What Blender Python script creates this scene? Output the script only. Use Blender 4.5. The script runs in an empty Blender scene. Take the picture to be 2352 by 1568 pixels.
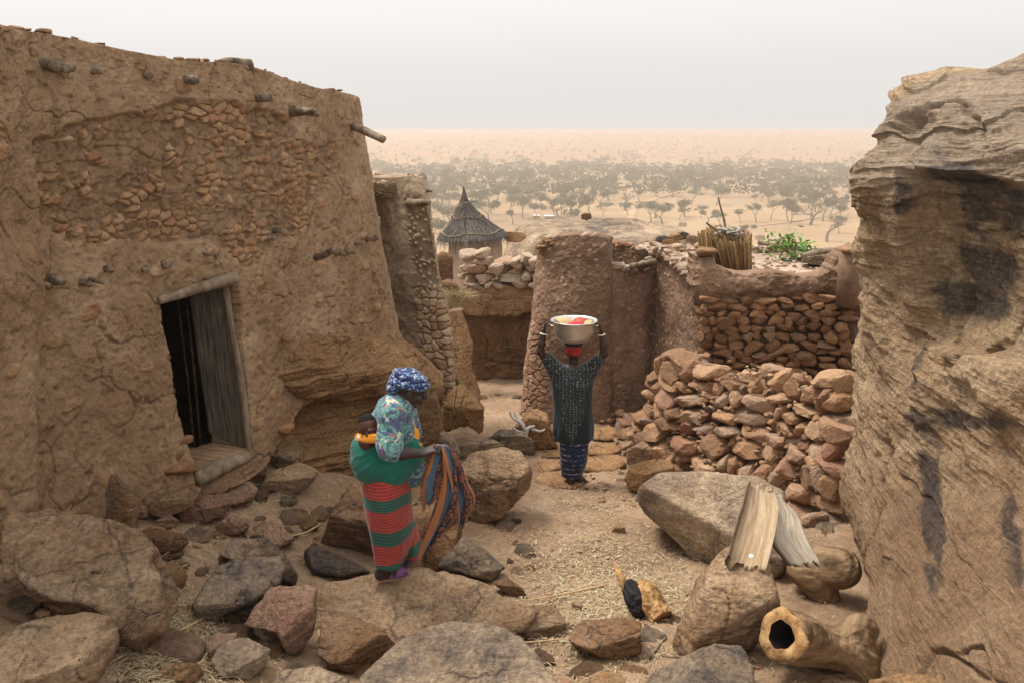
import bpy, bmesh, math, random
import numpy as np
from mathutils import Vector, Matrix, noise as mnoise
S = bpy.context.scene
# ---------------------------------------------------------------- camera, sky, sun, exposure
FPX = 1777.0; PITCH = math.radians(15.2); CP, SP = math.cos(PITCH), math.sin(PITCH)
cam_d = bpy.data.cameras.new('camera'); cam = bpy.data.objects.new('camera', cam_d); S.collection.objects.link(cam)
cam.location = (0, 0, 0); cam.rotation_euler = (math.pi/2-PITCH, 0, 0)
cam_d.sensor_width = 36; cam_d.lens = 36*FPX/2352; cam_d.clip_start = 0.05; cam_d.clip_end = 20000
S.camera = cam
SUN_EL, SUN_AZ = math.radians(62), math.radians(-64)      # azimuth measured from +Y towards +X
wd = bpy.data.worlds.new('World'); S.world = wd; wd.use_nodes = True
wn = wd.node_tree; wn.nodes.clear()
sky = wn.nodes.new('ShaderNodeTexSky'); sky.sky_type = 'NISHITA'; sky.sun_disc = False
sky.sun_elevation = SUN_EL; sky.sun_rotation = SUN_AZ; sky.dust_density = 6; sky.air_density = 1.0; sky.ozone_density = 2.0
hs = wn.nodes.new('ShaderNodeHueSaturation'); hs.inputs['Saturation'].default_value = 0.22
wmx = wn.nodes.new('ShaderNodeMix'); wmx.data_type = 'RGBA'; wmx.inputs[0].default_value = 0.72
wmx.inputs[7].default_value = (8.75, 8.5, 8.2, 1)           # even white overcast veil in front of the clear sky
bg = wn.nodes.new('ShaderNodeBackground'); bg.inputs['Strength'].default_value = 0.096
wo = wn.nodes.new('ShaderNodeOutputWorld')
wn.links.new(sky.outputs[0], hs.inputs['Color']); wn.links.new(hs.outputs[0], wmx.inputs[6])
wtc = wn.nodes.new('ShaderNodeTexCoord'); wsx = wn.nodes.new('ShaderNodeSeparateXYZ'); wmr = wn.nodes.new('ShaderNodeMapRange'); wml = wn.nodes.new('ShaderNodeVectorMath'); wml.operation = 'SCALE'
wmr.inputs[1].default_value = 0.08; wmr.inputs[2].default_value = 1; wmr.inputs[3].default_value = 1.02; wmr.inputs[4].default_value = 2.1     # an overcast sky is brighter overhead than at the horizon
wn.links.new(wtc.outputs['Generated'], wsx.inputs[0]); wn.links.new(wsx.outputs[2], wmr.inputs[0]); wn.links.new(wmx.outputs[2], wml.inputs[0]); wn.links.new(wmr.outputs[0], wml.inputs['Scale'])
wn.links.new(wml.outputs[0], bg.inputs[0]); wn.links.new(bg.outputs[0], wo.inputs[0])
sd = bpy.data.lights.new('sun', 'SUN'); sd.energy = 3.0; sd.angle = math.radians(18); sd.color = (1.0, 0.94, 0.86)
sun = bpy.data.objects.new('sun', sd); S.collection.objects.link(sun)
sdir = Vector((math.sin(SUN_AZ)*math.cos(SUN_EL), math.cos(SUN_AZ)*math.cos(SUN_EL), math.sin(SUN_EL)))
sun.rotation_euler = sdir.to_track_quat('Z', 'Y').to_euler(); sun.location = (-10, 10, 30)
S.view_settings.view_transform = 'Standard'; S.view_settings.look = 'None'; S.view_settings.exposure = 0.34; S.view_settings.gamma = 1
S.render.engine = 'CYCLES'
try:
    S.cycles.volume_bounces = 1; S.cycles.max_bounces = 6
except Exception: pass
# ---------------------------------------------------------------- helpers: maths
C = S.collection
def ray(u, v):
    a = (np.asarray(u, float)-1176)/FPX; b = (784-np.asarray(v, float))/FPX
    return np.stack([a, CP+b*SP, -SP+b*CP], -1)
def P(u, v, y):                      # the point seen at photo position (u,v) that lies y metres ahead
    r = ray(u, v); return r*(np.asarray(y, float)/r[..., 1])[..., None]
def proj(p):
    p = np.asarray(p, float); zc = p[..., 1]*CP-p[..., 2]*SP; up = p[..., 1]*SP+p[..., 2]*CP
    return 1176+FPX*p[..., 0]/zc, 784-FPX*up/zc
def hsh(ix, iy, iz, seed):
    h = (ix.astype(np.int64)*374761393+iy.astype(np.int64)*668265263+iz.astype(np.int64)*2147483647+seed*974711) & 0xffffffff
    h = ((h ^ (h >> 13))*1274126177) & 0xffffffff; h = ((h ^ (h >> 15))*2246822519) & 0xffffffff
    return ((h ^ (h >> 16)) & 0xffffff)/float(0xffffff)
def vn(p, seed=0):
    i = np.floor(p).astype(np.int64); f = p-i; f = f*f*f*(f*(f*6-15)+10); r = 0
    for dx in (0, 1):
        wx = f[:, 0] if dx else 1-f[:, 0]
        for dy in (0, 1):
            wy = f[:, 1] if dy else 1-f[:, 1]
            for dz in (0, 1):
                wz = f[:, 2] if dz else 1-f[:, 2]
                r = r+wx*wy*wz*hsh(i[:, 0]+dx, i[:, 1]+dy, i[:, 2]+dz, seed)
    return r*2-1
def fbm(p, octv=4, seed=0, gain=.5, lac=2.03):
    p = np.asarray(p, float); a = 1.; s = 0; t = 0
    for o in range(octv):
        s = s+a*vn(p, seed+o*17); t += a; a *= gain; p = p*lac+3.1
    return s/t
def ridged(p, octv=4, seed=0):
    a = 1.; s = 0; t = 0
    for o in range(octv):
        s = s+a*(1-2*np.abs(vn(p, seed+o*17))); t += a; a *= .5; p = p*2.07+1.7
    return s/t
def worley2(q, seed=0, jit=.9):
    i = np.floor(q).astype(np.int64); f1 = np.full(len(q), 9.); f2 = f1.copy(); idr = np.zeros(len(q)); z = np.zeros(len(q), np.int64)
    for dx in (-1, 0, 1):
        for dy in (-1, 0, 1):
            cx, cy = i[:, 0]+dx, i[:, 1]+dy
            px = cx+.5+jit*(hsh(cx, cy, z, seed)-.5); py = cy+.5+jit*(hsh(cx, cy, z+1, seed)-.5)
            d = np.hypot(px-q[:, 0], py-q[:, 1]); rr = hsh(cx, cy, z+2, seed)
            m = d < f1; f2 = np.where(m, f1, np.minimum(f2, d)); idr = np.where(m, rr, idr); f1 = np.where(m, d, f1)
    return f1, f2, idr
def sst(a, b, x): t = np.clip((x-a)/(b-a), 0, 1); return t*t*(3-2*t)
def inpoly(u, v, poly):
    u = np.asarray(u); v = np.asarray(v); r = np.zeros(u.shape, bool); n = len(poly)
    for i in range(n):
        (x1, y1), (x2, y2) = poly[i], poly[(i+1) % n]
        c = ((y1 > v) != (y2 > v)) & (u < (x2-x1)*(v-y1)/((y2-y1) if y2 != y1 else 1e-9)+x1); r ^= c
    return r
def unit(v): v = np.asarray(v, float); return v/np.linalg.norm(v)
def crom(K, n):                      # Catmull-Rom resample along axis 0 to n samples
    K = np.asarray(K, float); m = len(K); E = np.concatenate([[2*K[0]-K[1]], K, [2*K[-1]-K[-2]]])
    t = np.linspace(0, m-1-1e-9, n); i = t.astype(int); f = (t-i).reshape((-1,)+(1,)*(K.ndim-1))
    a, b, c, d = E[i], E[i+1], E[i+2], E[i+3]
    return .5*((2*b)+(c-a)*f+(2*a-5*b+4*c-d)*f**2+(3*b-a-3*c+d)*f**3)
# ---------------------------------------------------------------- helpers: objects
def tag(o, label=None, cat=None, group=None, kind=None):
    if label: o['label'] = label
    if cat: o['category'] = cat
    if group: o['group'] = group
    if kind: o['kind'] = kind
    return o
def empty(name, loc):
    o = bpy.data.objects.new(name, None); C.objects.link(o); o.location = loc; o.empty_display_size = .2; return o
def mk(name, V, Fc, mat, parent=None, loc=None, attrs=None, smooth=True, uv=None):
    V = np.asarray(V, float)
    if loc is None: loc = np.array([0, 0, 0.]) if parent is None else np.array(parent.location)
    me = bpy.data.meshes.new(name); loc = np.asarray(loc, float)
    if isinstance(Fc, np.ndarray):
        k = Fc.shape[1]; idx = Fc.ravel().astype(np.int32); st = np.arange(0, len(idx), k, dtype=np.int32); tot = np.full(len(Fc), k, np.int32)
    else:
        tot = np.array([len(f) for f in Fc], np.int32); idx = np.array([i for f in Fc for i in f], np.int32); st = np.concatenate([[0], np.cumsum(tot)[:-1]]).astype(np.int32)
    me.vertices.add(len(V)); me.vertices.foreach_set('co', (V-loc).astype(np.float32).ravel())
    me.loops.add(len(idx)); me.loops.foreach_set('vertex_index', idx)
    me.polygons.add(len(tot)); me.polygons.foreach_set('loop_start', st); me.polygons.foreach_set('loop_total', tot)
    me.polygons.foreach_set('use_smooth', np.full(len(tot), smooth))
    for k_, a in (attrs or {}).items():
        at = me.attributes.new(k_, 'FLOAT', 'POINT'); at.data.foreach_set('value', np.asarray(a, np.float32).ravel())
    if uv is not None:
        l = me.uv_layers.new(name='UVMap'); l.data.foreach_set('uv', np.asarray(uv, np.float32)[idx].ravel())
    me.update(calc_edges=True); me.validate()
    me.materials.append(mat)
    o = bpy.data.objects.new(name, me); C.objects.link(o)
    if parent is not None: o.parent = parent; o.location = tuple(loc-np.array(parent.location))
    else: o.location = tuple(loc)
    return o
class MB:                            # collects pieces into one mesh
    def __init__(s): s.V = []; s.F = []; s.A = []; s.n = 0
    def add(s, V, Fc, a=0.):
        V = np.asarray(V, float); s.V.append(V); s.A.append(np.full(len(V), float(a)) if np.isscalar(a) else np.asarray(a, float))
        s.F += [[int(i)+s.n for i in f] for f in Fc]; s.n += len(V); return s
    def tube(s, pts, rad, seg=8, a=0., rough=0., seed=0, cap=True, oval=1.):
        pts = np.asarray(pts, float); n = len(pts); rad = np.broadcast_to(np.asarray(rad, float), (n,))
        T = np.gradient(pts, axis=0); T /= np.linalg.norm(T, axis=1)[:, None]+1e-12
        ref = np.array([0, 0, 1.]) if abs(T[:, 2]).mean() < .9 else np.array([1., 0, 0])
        V = []
        for i in range(n):
            x = np.cross(ref, T[i]); x /= np.linalg.norm(x)+1e-12; y = np.cross(T[i], x)
            th = np.arange(seg)*2*math.pi/seg
            ring = pts[i]+(np.cos(th)[:, None]*x+np.sin(th)[:, None]*y*oval)*rad[i]; V.append(ring)
        V = np.concatenate(V)
        if rough: 
            c = np.repeat(pts, seg, 0); V = c+(V-c)*(1+rough*fbm(V*14+seed*7.3, 3, seed)[:, None])
        Fc = [[i*seg+j, i*seg+(j+1) % seg, (i+1)*seg+(j+1) % seg, (i+1)*seg+j] for i in range(n-1) for j in range(seg)]
        if cap: Fc += [list(range(seg))[::-1], [(n-1)*seg+j for j in range(seg)]]
        return s.add(V, Fc, a)
    def box(s, c, sx, a=0., R=None):
        q = np.array([[x, y, z] for x in (-.5, .5) for y in (-.5, .5) for z in (-.5, .5)])*np.asarray(sx)
        if R is not None: q = q@np.asarray(R).T
        return s.add(q+np.asarray(c), [[0, 1, 3, 2], [4, 6, 7, 5], [0, 4, 5, 1], [2, 3, 7, 6], [0, 2, 6, 4], [1, 5, 7, 3]], a)
    def build(s, name, mat, parent=None, loc=None, smooth=True, attr='rnd'):
        return mk(name, np.concatenate(s.V), s.F, mat, parent, loc, {attr: np.concatenate(s.A)}, smooth)
# ---------------------------------------------------------------- helpers: materials
def nmat(name, rough=.9):
    m = bpy.data.materials.new(name); m.use_nodes = True; nt = m.node_tree; b = nt.nodes['Principled BSDF']
    b.inputs['Roughness'].default_value = rough; b.inputs['Specular IOR Level'].default_value = .2
    return m, nt, b
class NT:
    def __init__(s, nt): s.nt = nt
    def n(s, t, **k):
        x = s.nt.nodes.new(t)
        for a, b in k.items(): setattr(x, a, b)
        return x
    def l(s, a, b): s.nt.links.new(a, b)
    def coord(s, scale=(1, 1, 1), rot=(0, 0, 0), rnd=True, kind='Object'):
        tc = s.n('ShaderNodeTexCoord'); mp = s.n('ShaderNodeMapping'); mp.inputs['Scale'].default_value = scale; mp.inputs['Rotation'].default_value = rot
        s.l(tc.outputs[kind], mp.inputs[0])
        if rnd:
            oi = s.n('ShaderNodeObjectInfo'); mm = s.n('ShaderNodeMath', operation='MULTIPLY'); mm.inputs[1].default_value = 37; s.l(oi.outputs['Random'], mm.inputs[0]); s.l(mm.outputs[0], mp.inputs['Location'])
        return mp.outputs[0]
    def noise(s, vec, scale, detail=6, rough=.6, dist=0.):
        x = s.n('ShaderNodeTexNoise'); x.inputs['Scale'].default_value = scale; x.inputs['Detail'].default_value = detail
        x.inputs['Roughness'].default_value = rough; x.inputs['Distortion'].default_value = dist; s.l(vec, x.inputs['Vector']); return x.outputs[0]
    def ramp(s, fac, stops, interp='LINEAR'):
        x = s.n('ShaderNodeValToRGB'); cr = x.color_ramp; cr.interpolation = interp
        while len(cr.elements) > 1: cr.elements.remove(cr.elements[-1])
        for i, (p, c) in enumerate(stops):
            e = cr.elements[0] if i == 0 else cr.elements.new(p); e.position = p
            e.color = (c, c, c, 1) if np.isscalar(c) else (*c, 1)
        s.l(fac, x.inputs[0]); return x.outputs[0]
    def mix(s, f, a, b, mode='MIX'):
        x = s.n('ShaderNodeMix', data_type='RGBA', blend_type=mode)
        for v, i in ((f, 0), (a, 6), (b, 7)):
            if hasattr(v, 'links') or hasattr(v, 'is_linked'): s.l(v, x.inputs[i])
            elif i == 0: x.inputs[0].default_value = v
            else: x.inputs[i].default_value = (*v, 1) if not np.isscalar(v) else (v, v, v, 1)
        return x.outputs[2]
    def math(s, op, a, b=0.):
        x = s.n('ShaderNodeMath', operation=op)
        for v, i in ((a, 0), (b, 1)):
            if hasattr(v, 'is_linked'): s.l(v, x.inputs[i])
            else: x.inputs[i].default_value = v
        return x.outputs[0]
    def attr(s, name):
        x = s.n('ShaderNodeAttribute', attribute_name=name); return x.outputs['Fac']
    def bump(s, b, h, strength=.5, dist=.01, prev=None):
        x = s.n('ShaderNodeBump'); x.inputs['Strength'].default_value = strength; x.inputs['Distance'].default_value = dist
        s.l(h, x.inputs['Height'])
        if prev is not None: s.l(prev, x.inputs['Normal'])
        s.l(x.outputs[0], b.inputs['Normal']); return x.outputs[0]
def c3(*a): return tuple(a)
def rock_mat(name, base, light, dark=(.05, .045, .045), ochre=(.28, .15, .07), darkamt=.42, ochreamt=.5, strata=(1, 1, 6), rot=(0, 0, 0), bscale=1., seed=0, wall=False, crk=.45, scon=.6):
    m, nt, b = nmat(name); N = NT(nt); v = N.coord(); vs = N.coord(strata, rot)
    wm = lambda c: (c[0]*1.09, c[1]*.99, c[2]*.84)
    base, light = wm([x*1.22 for x in base]), wm([x*1.25 for x in light]); dark = tuple(x*1.35 for x in dark); darkamt += .045; ochreamt += .06
    big = N.noise(v, 2.2, 8, .68, .4); fine = N.noise(v, 38, 6, .75); mid = N.noise(v, 9, 6, .7, .5)
    st = N.noise(vs, 3.5, 8, .72, .3)
    col = N.ramp(big, [(.32, base), (.66, light)])
    col = N.mix(N.math('MULTIPLY', N.ramp(N.noise(v, 1.35, 7, .72, .8), [(1-ochreamt-.12, 0), (1-ochreamt+.16, 1)]), .75), col, ochre)
    dk = N.ramp(N.math('ADD', N.math('MULTIPLY', N.noise(v, 1.1, 8, .75, .6), .7), N.math('MULTIPLY', st, .3)), [(1-darkamt-.05, 0), (1-darkamt+.12, 1)])
    col = N.mix(N.math('MULTIPLY', dk, .85), col, dark)
    sp = N.ramp(fine, [(.32, .4), (.5, 1.), (.68, 1.5)]); col = N.mix(.85, col, sp, 'MULTIPLY')
    sc = N.ramp(st, [(.3, .62), (.5, 1.), (.72, 1.22)]); col = N.mix(scon, col, sc, 'MULTIPLY')
    va = N.n('ShaderNodeVectorMath', operation='MULTIPLY_ADD'); nz = N.n('ShaderNodeTexNoise'); nz.inputs['Scale'].default_value = 3.5; nz.inputs['Detail'].default_value = 5; N.l(v, nz.inputs['Vector']); N.l(nz.outputs['Color'], va.inputs[0]); va.inputs[1].default_value = (.55, .55, .55); N.l(v, va.inputs[2])
    vo = N.n('ShaderNodeTexVoronoi', feature='DISTANCE_TO_EDGE'); vo.inputs['Scale'].default_value = 2.6; N.l(va.outputs[0], vo.inputs['Vector'])
    ckm = N.ramp(N.noise(v, 1.7, 3, .5), [(.46, 0), (.56, 1)]); ck = N.math('MULTIPLY', N.ramp(vo.outputs['Distance'], [(0, 1), (.022, .5), (.05, 0)]), ckm)
    col = N.mix(N.math('MULTIPLY', ck, crk), col, tuple(x*.6 for x in dark))
    oi = N.n('ShaderNodeObjectInfo'); col = N.mix(1., col, N.ramp(oi.outputs['Random'], [(0, .82), (1, 1.14)]), 'MULTIPLY')
    N.l(col, b.inputs['Base Color'])
    h = N.math('ADD', N.math('MULTIPLY', st, 1.3), N.math('ADD', N.math('MULTIPLY', mid, 1.0), N.math('MULTIPLY', fine, .6))); h = N.math('SUBTRACT', h, N.math('MULTIPLY', ck, crk*1.1))
    N.bump(b, h, 1., .06*bscale); return m
def cliff_mat():
    m = rock_mat('cliff_sandstone', (.26, .19, .13), (.45, .36, .265), dark=(.055, .043, .04), ochre=(.30, .175, .09), darkamt=.38, ochreamt=.42, strata=(.55, .55, 10), rot=(.45, .5, 0), crk=.0, scon=1.)
    nt = m.node_tree; N = NT(nt); b = nt.nodes['Principled BSDF']; src = b.inputs['Base Color'].links[0].from_socket
    f = N.noise(N.coord(rnd=False), 30, 5, .8)
    col = N.mix(N.math('MULTIPLY', N.attr('grey'), .45), src, N.mix(.8, (.42, .36, .30), N.ramp(f, [(.3, .55), (.7, 1.4)]), 'MULTIPLY'))
    col = N.mix(N.math('MULTIPLY', N.attr('rust'), .6), col, N.mix(.9, (.25, .14, .075), N.ramp(f, [(.3, .45), (.7, 1.5)]), 'MULTIPLY'))
    k = N.math('MULTIPLY', N.attr('stain'), N.ramp(f, [(.35, .6), (.6, 1.)]))
    N.l(N.mix(N.math('MULTIPLY', k, .88), col, (.042, .04, .045)), b.inputs['Base Color']); return m
def stones_mat(name, stops, mortar=None):
    m, nt, b = nmat(name); N = NT(nt); v = N.coord(rnd=False); r = N.attr('rnd')
    col = N.ramp(r, stops); mid = N.noise(v, 15, 7, .75, .4); fine = N.noise(v, 60, 5, .7)
    col = N.mix(.8, col, N.ramp(mid, [(.28, .55), (.5, 1.), (.72, 1.35)]), 'MULTIPLY')
    col = N.mix(.6, col, N.ramp(fine, [(.3, .6), (.7, 1.3)]), 'MULTIPLY')
    N.l(col, b.inputs['Base Color']); N.bump(b, N.math('ADD', mid, N.math('MULTIPLY', fine, .6)), .9, .03); return m
def wood_mat(name, a, c, scale=(1, 1, 1), rough=.85, crack=.4, kind='Object', ns=9):
    m, nt, b = nmat(name, rough); N = NT(nt); v = N.coord(scale, kind=kind); n = N.noise(v, ns, 8, .65, .3); f = N.noise(v, 40, 5, .7)
    big = N.noise(N.coord(kind=kind), 5, 5, .6)
    col = N.ramp(n, [(.30, tuple(x*crack*.7 for x in a)), (.44, a), (.64, c)]); col = N.mix(.5, col, N.ramp(big, [(.3, .6), (.7, 1.25)]), 'MULTIPLY')
    N.l(col, b.inputs['Base Color']); N.bump(b, N.math('ADD', n, N.math('MULTIPLY', f, .4)), .7, .012); return m
def flat_mat(name, col, rough=.8, var=.35, scale=14, bump=.3, metal=0.):
    m, nt, b = nmat(name, rough); N = NT(nt); v = N.coord(); n = N.noise(v, scale, 5, .6)
    N.l(N.mix(var, col, N.ramp(n, [(.3, .4), (.7, 1.6)]), 'MULTIPLY'), b.inputs['Base Color']); b.inputs['Metallic'].default_value = metal
    if bump: N.bump(b, n, bump, .006)
    return m
# ---------------------------------------------------------------- ground
_gp = np.array([(0, 1, -2.6), (0, 2.6, -2.8), (0, 3.6, -2.97), (0, 5, -3.34), (-.3, 6.5, -3.62), (.4, 6.5, -3.62), (.6, 8.2, -3.97), (.4, 10, -4.1), (0, 12, -4.3), (-.3, 15, -4.62), (0, 19, -4.8), (0, 24, -5.2),
    (-3, 1, -2.3), (-2.2, 3.2, -2.5), (-3, 4.4, -2.5), (-2.7, 5.6, -2.88), (-2.2, 6.6, -3.0), (-1.5, 5.5, -3.25), (-1.3, 4, -2.98), (-1.7, 7.4, -3.35), (-1.2, 8.3, -3.65), (-.8, 9.5, -3.95), (-1.2, 11, -4.15), (-1.0, 14, -4.6),
    (-6, 5, -2.6), (-6, 10, -3.4), (-6, 20, -5), (1.2, 3.6, -2.95), (2.2, 3.6, -2.98), (2.2, 5.2, -3.36), (3.2, 6.5, -3.6), (1.5, 8, -3.9), (2.5, 8.5, -4.0), (3.5, 10, -4.0), (2, 12, -4.2), (6, 6, -3.6), (6, 14, -4.4), (3, 20, -5), (7, 23, -5.2), (3, 1, -2.5)])
def _k(a, b): return np.sqrt(((a[:, None, :]-b[None])**2).sum(-1)+.35)
_gA = np.linalg.solve(_k(_gp[:, :2], _gp[:, :2]), _gp[:, 2]+3.8)
def gz(x, y):
    q = np.stack([np.ravel(x), np.ravel(y)], -1).astype(float); return (_k(q, _gp[:, :2])@_gA-3.8).reshape(np.shape(x))
def G(u, v):                        # where the sight line (u,v) of the photo meets the ground
    r = ray(u, v); ts = np.linspace(1.5, 26, 1500); p = r[None]*ts[:, None]; d = p[:, 2]-gz(p[:, 0], p[:, 1]); i = np.argmax(d < 0)
    return p[i] if d[i] < 0 else p[-1]
def build_ground():
    ny, nx = 620, 560
    y = 1.2*(24/1.2)**np.linspace(0, 1, ny); s = np.linspace(-1, 1, nx); s = np.sign(s)*np.abs(s)**1.25
    X = s[None]*(y*.85+2)[:, None]; Y = np.repeat(y[:, None], nx, 1)
    Z = gz(X, Y) if X.size < 5e4 else np.concatenate([gz(X[i:i+40], Y[i:i+40]) for i in range(0, ny, 40)])
    q = np.stack([X.ravel(), Y.ravel(), X.ravel()*0], -1)
    Z = Z.ravel()+.05*fbm(q*1.3, 4, 3)+.022*fbm(q*6, 4, 5)+.007*fbm(q*26, 3, 8)
    f1, f2, r = worley2(q[:, :2]*11+1.2*np.stack([fbm(q*3, 2, 1), fbm(q*3, 2, 2)], -1), 5)       # half buried pebbles
    peb = (r > .8)*np.clip(1-f1*2.6, 0, 1)**.6; Z = Z+.02*peb*(r-.6)*2
    f1b, _, r2 = worley2(q[:, :2]*30, 9); pb = (r2 > .72)*np.clip(1-f1b*2.6, 0, 1)**.6; Z = Z+.008*pb
    V = np.stack([X.ravel(), Y.ravel(), Z], -1)
    i = np.arange(ny*nx).reshape(ny, nx); Fc = np.stack([i[:-1, :-1], i[:-1, 1:], i[1:, 1:], i[1:, :-1]], -1).reshape(-1, 4)
    m, nt, b = nmat('trodden_earth', .95); N = NT(nt); v = N.coord(rnd=False)
    n1 = N.noise(v, 1.6, 7, .65); n2 = N.noise(v, 14, 7, .7); n3 = N.noise(v, 90, 4, .7)
    col = N.ramp(n1, [(.3, (.20, .125, .075)), (.5, (.29, .19, .115)), (.7, (.36, .255, .165))])
    col = N.mix(.7, col, N.ramp(n2, [(.3, .6), (.5, 1), (.7, 1.25)]), 'MULTIPLY'); col = N.mix(.7, col, N.ramp(n3, [(.3, .5), (.5, 1), (.7, 1.5)]), 'MULTIPLY')
    col = N.mix(N.math('MULTIPLY', N.attr('peb'), .8), col, (.25, .175, .13)); N.l(col, b.inputs['Base Color'])
    N.bump(b, N.math('ADD', n2, N.math('MULTIPLY', n3, .5)), .8, .02)
    o = mk('ground', V, Fc, m, attrs={'peb': np.clip(peb*2, 0, 1)+np.clip(pb, 0, 1)*.6}); tag(o, kind='structure')
build_ground()
# ---------------------------------------------------------------- boulders
_ico = {}
def ico(n):
    if n not in _ico:
        bm = bmesh.new(); bmesh.ops.create_icosphere(bm, subdivisions=n, radius=1); bm.verts.ensure_lookup_table()
        _ico[n] = (np.array([v.co[:] for v in bm.verts]), np.array([[v.index for v in f.verts] for f in bm.faces])); bm.free()
    V, Fc = _ico[n]; return V/np.linalg.norm(V, axis=1)[:, None], Fc
M = {}
M['rock'] = rock_mat('weathered_sandstone', (.22, .15, .10), (.42, .325, .24), ochreamt=.42, darkamt=.38)
M['rock_pink'] = rock_mat('pinkish_sandstone', (.25, .17, .125), (.43, .33, .26), ochre=(.26, .12, .085), ochreamt=.45, darkamt=.32)
M['rock_grey'] = rock_mat('grey_lichen_sandstone', (.25, .19, .145), (.47, .385, .30), darkamt=.47, ochreamt=.32)
M['rock_brown'] = rock_mat('brown_sandstone', (.15, .095, .065), (.33, .235, .165), ochre=(.24, .12, .05), darkamt=.42, ochreamt=.5)
M['rock_ochre'] = rock_mat('ochre_sandstone', (.30, .185, .105), (.47, .33, .215), ochre=(.33, .17, .07), darkamt=.3, ochreamt=.52)
M['rock_dark'] = rock_mat('dark_sandstone', (.17, .13, .105), (.31, .24, .195), ochre=(.22, .11, .06), darkamt=.55, ochreamt=.4)
_dummy = 0
def rock(poly, label, mat='rock', depth=None, y=None, lift=0., facets=None, p=6.0, rough=.09, strata=(.014, 0, 0), sdir=(0, 0, 1), sub=6, seed=None, name='boulder', group=None, nrand=9, cat='boulder', kind=None, sfreq=16, parent=None):
    seed = (abs(hash(label)) if False else sum(ord(c)*(i+3) for i, c in enumerate(label))) % 9973 if seed is None else seed
    rs = np.random.RandomState(seed); pp = np.array(poly, float)
    uc = (pp[:, 0].min()+pp[:, 0].max())/2; vc = (pp[:, 1].min()+pp[:, 1].max())/2
    ctr = np.array([pp[:, 0].mean(), pp[:, 1].mean()])*.5+np.array([uc, vc])*.5
    wpx = np.ptp(pp[:, 0]); 
    if y is None:
        g = G(uc, pp[:, 1].max()-2); zc = g[1]*CP-g[2]*SP; dep = depth if depth else .38*wpx*zc/FPX; y = g[1]+dep*.55
    else: zc = y*CP+2*SP; dep = depth if depth else .4*wpx*zc/FPX
    Cc = P(ctr[0], ctr[1], y); w = unit(Cc); r_ = unit(np.cross(w, [0, 0, 1])); u_ = np.cross(r_, w); L = np.linalg.norm(Cc)
    q = ray(pp[:, 0], pp[:, 1]); q = q*(L*L/(q@Cc))[:, None]-Cc; A = np.stack([q@r_, q@u_], -1)
    th = np.linspace(-np.pi, np.pi, 361); d = np.stack([np.cos(th), np.sin(th)], -1); rho = np.full(361, 0.)
    n = len(A)
    for i in range(n):
        a = A[i]; e = A[(i+1) % n]-a; den = d[:, 0]*e[1]-d[:, 1]*e[0]; den = np.where(abs(den) < 1e-9, 1e-9, den)
        t = (a[0]*e[1]-a[1]*e[0])/den; s = (a[0]*d[:, 1]-a[1]*d[:, 0])/den
        ok = (t > 0) & (s >= -1e-6) & (s <= 1+1e-6); rho = np.where(ok, np.maximum(rho, t), rho)
    rho[rho == 0] = rho[rho > 0].mean(); k = np.array([.2, .6, .2]); rr = np.concatenate([rho[-4:-1], rho, rho[1:4]])
    rho = np.convolve(np.convolve(rr, k, 'same'), k, 'same')[3:-3]; R = rho.mean()
    D, Fc = ico(sub); a = D@r_; b = D@u_; c = D@w; sa = np.hypot(a, b)+1e-9
    rt = np.interp(np.arctan2(b, a), th, rho)
    E = (sa/rt)**p+(abs(c)/dep)**p
    if facets is None: facets = [((rs.uniform(-.12, .12), -.28+rs.uniform(-.1, .1), 1), .93), ((rs.uniform(-.35, .35), -1, -.05), .86)]
    fl = list(facets)+[(unit(rs.normal(size=3)*[1, 1, .8]), rs.uniform(.82, .98)) for _ in range(nrand)]
    r = E**(-1/p); kk = 34.; acc = r**-kk; qx = p/(p-1)
    for fi, (m_, kf) in enumerate(fl):
        m_ = unit(m_); sil = (rho*(d@np.array([m_@r_, m_@u_]))).max(); sp = (sil*min(1., kf+.12)+.16*dep*abs(m_@w))/kf if fi < len(facets) else (np.maximum(0, (rho*(d@np.array([m_@r_, m_@u_])))).max()**qx+(dep*abs(m_@w))**qx)**(1/qx)
        nm = D@m_; acc = acc+np.where(nm > .02, (sp*kf/np.maximum(nm, .02))**-kk, 0)
    r = acc**(-1/kk); V = D*r[:, None]; o3 = rs.uniform(0, 50, 3)
    sc = 1/max(R, .05)
    q1 = V*sc; wv = .25*np.stack([fbm(q1*1.5+o3, 2, 5), fbm(q1*1.5+o3, 2, 6), fbm(q1*1.5+o3, 2, 7)], -1)
    disp = rough*R*(fbm(q1*1.6+o3, 5, seed, .55)+.5*ridged(q1*2.8+wv*4+o3, 5, seed+3)+.32*fbm(q1*9+o3, 4, seed+8, .65))
    ck = vn((q1+wv)*1.1+o3, seed+21); disp = disp-rough*R*.9*np.exp(-(ck/.018)**2)*(vn(q1*1.7+o3, seed+22) > 0)
    if strata[0]:
        sd_ = unit(sdir); t = V@sd_; wob = fbm(V*sc*1.2+o3, 3, seed+5)*.12/sc*1.5
        q3 = np.stack([(t+wob)*sfreq, (V@r_)*2.2, (V@w)*2.2], -1)+o3; disp = disp+strata[0]*R*ridged(q3, 3, seed+9)
    V = V+D*disp[:, None]+Cc; V[:, 2] += lift
    base = np.array([Cc[0], Cc[1], V[:, 2].min()])
    o = mk(name, V, Fc, M[mat] if isinstance(mat, str) else mat, parent, base if parent is None else None)
    if parent is None: tag(o, label, cat, group, kind)
    return o
FT = lambda x=0, y=-.3, k=.92: ((x, y, 1), k)      # a top facet
FF = lambda x=0, z=-.05, k=.85: ((x, -1, z), k)    # a facet turned towards the camera
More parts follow.
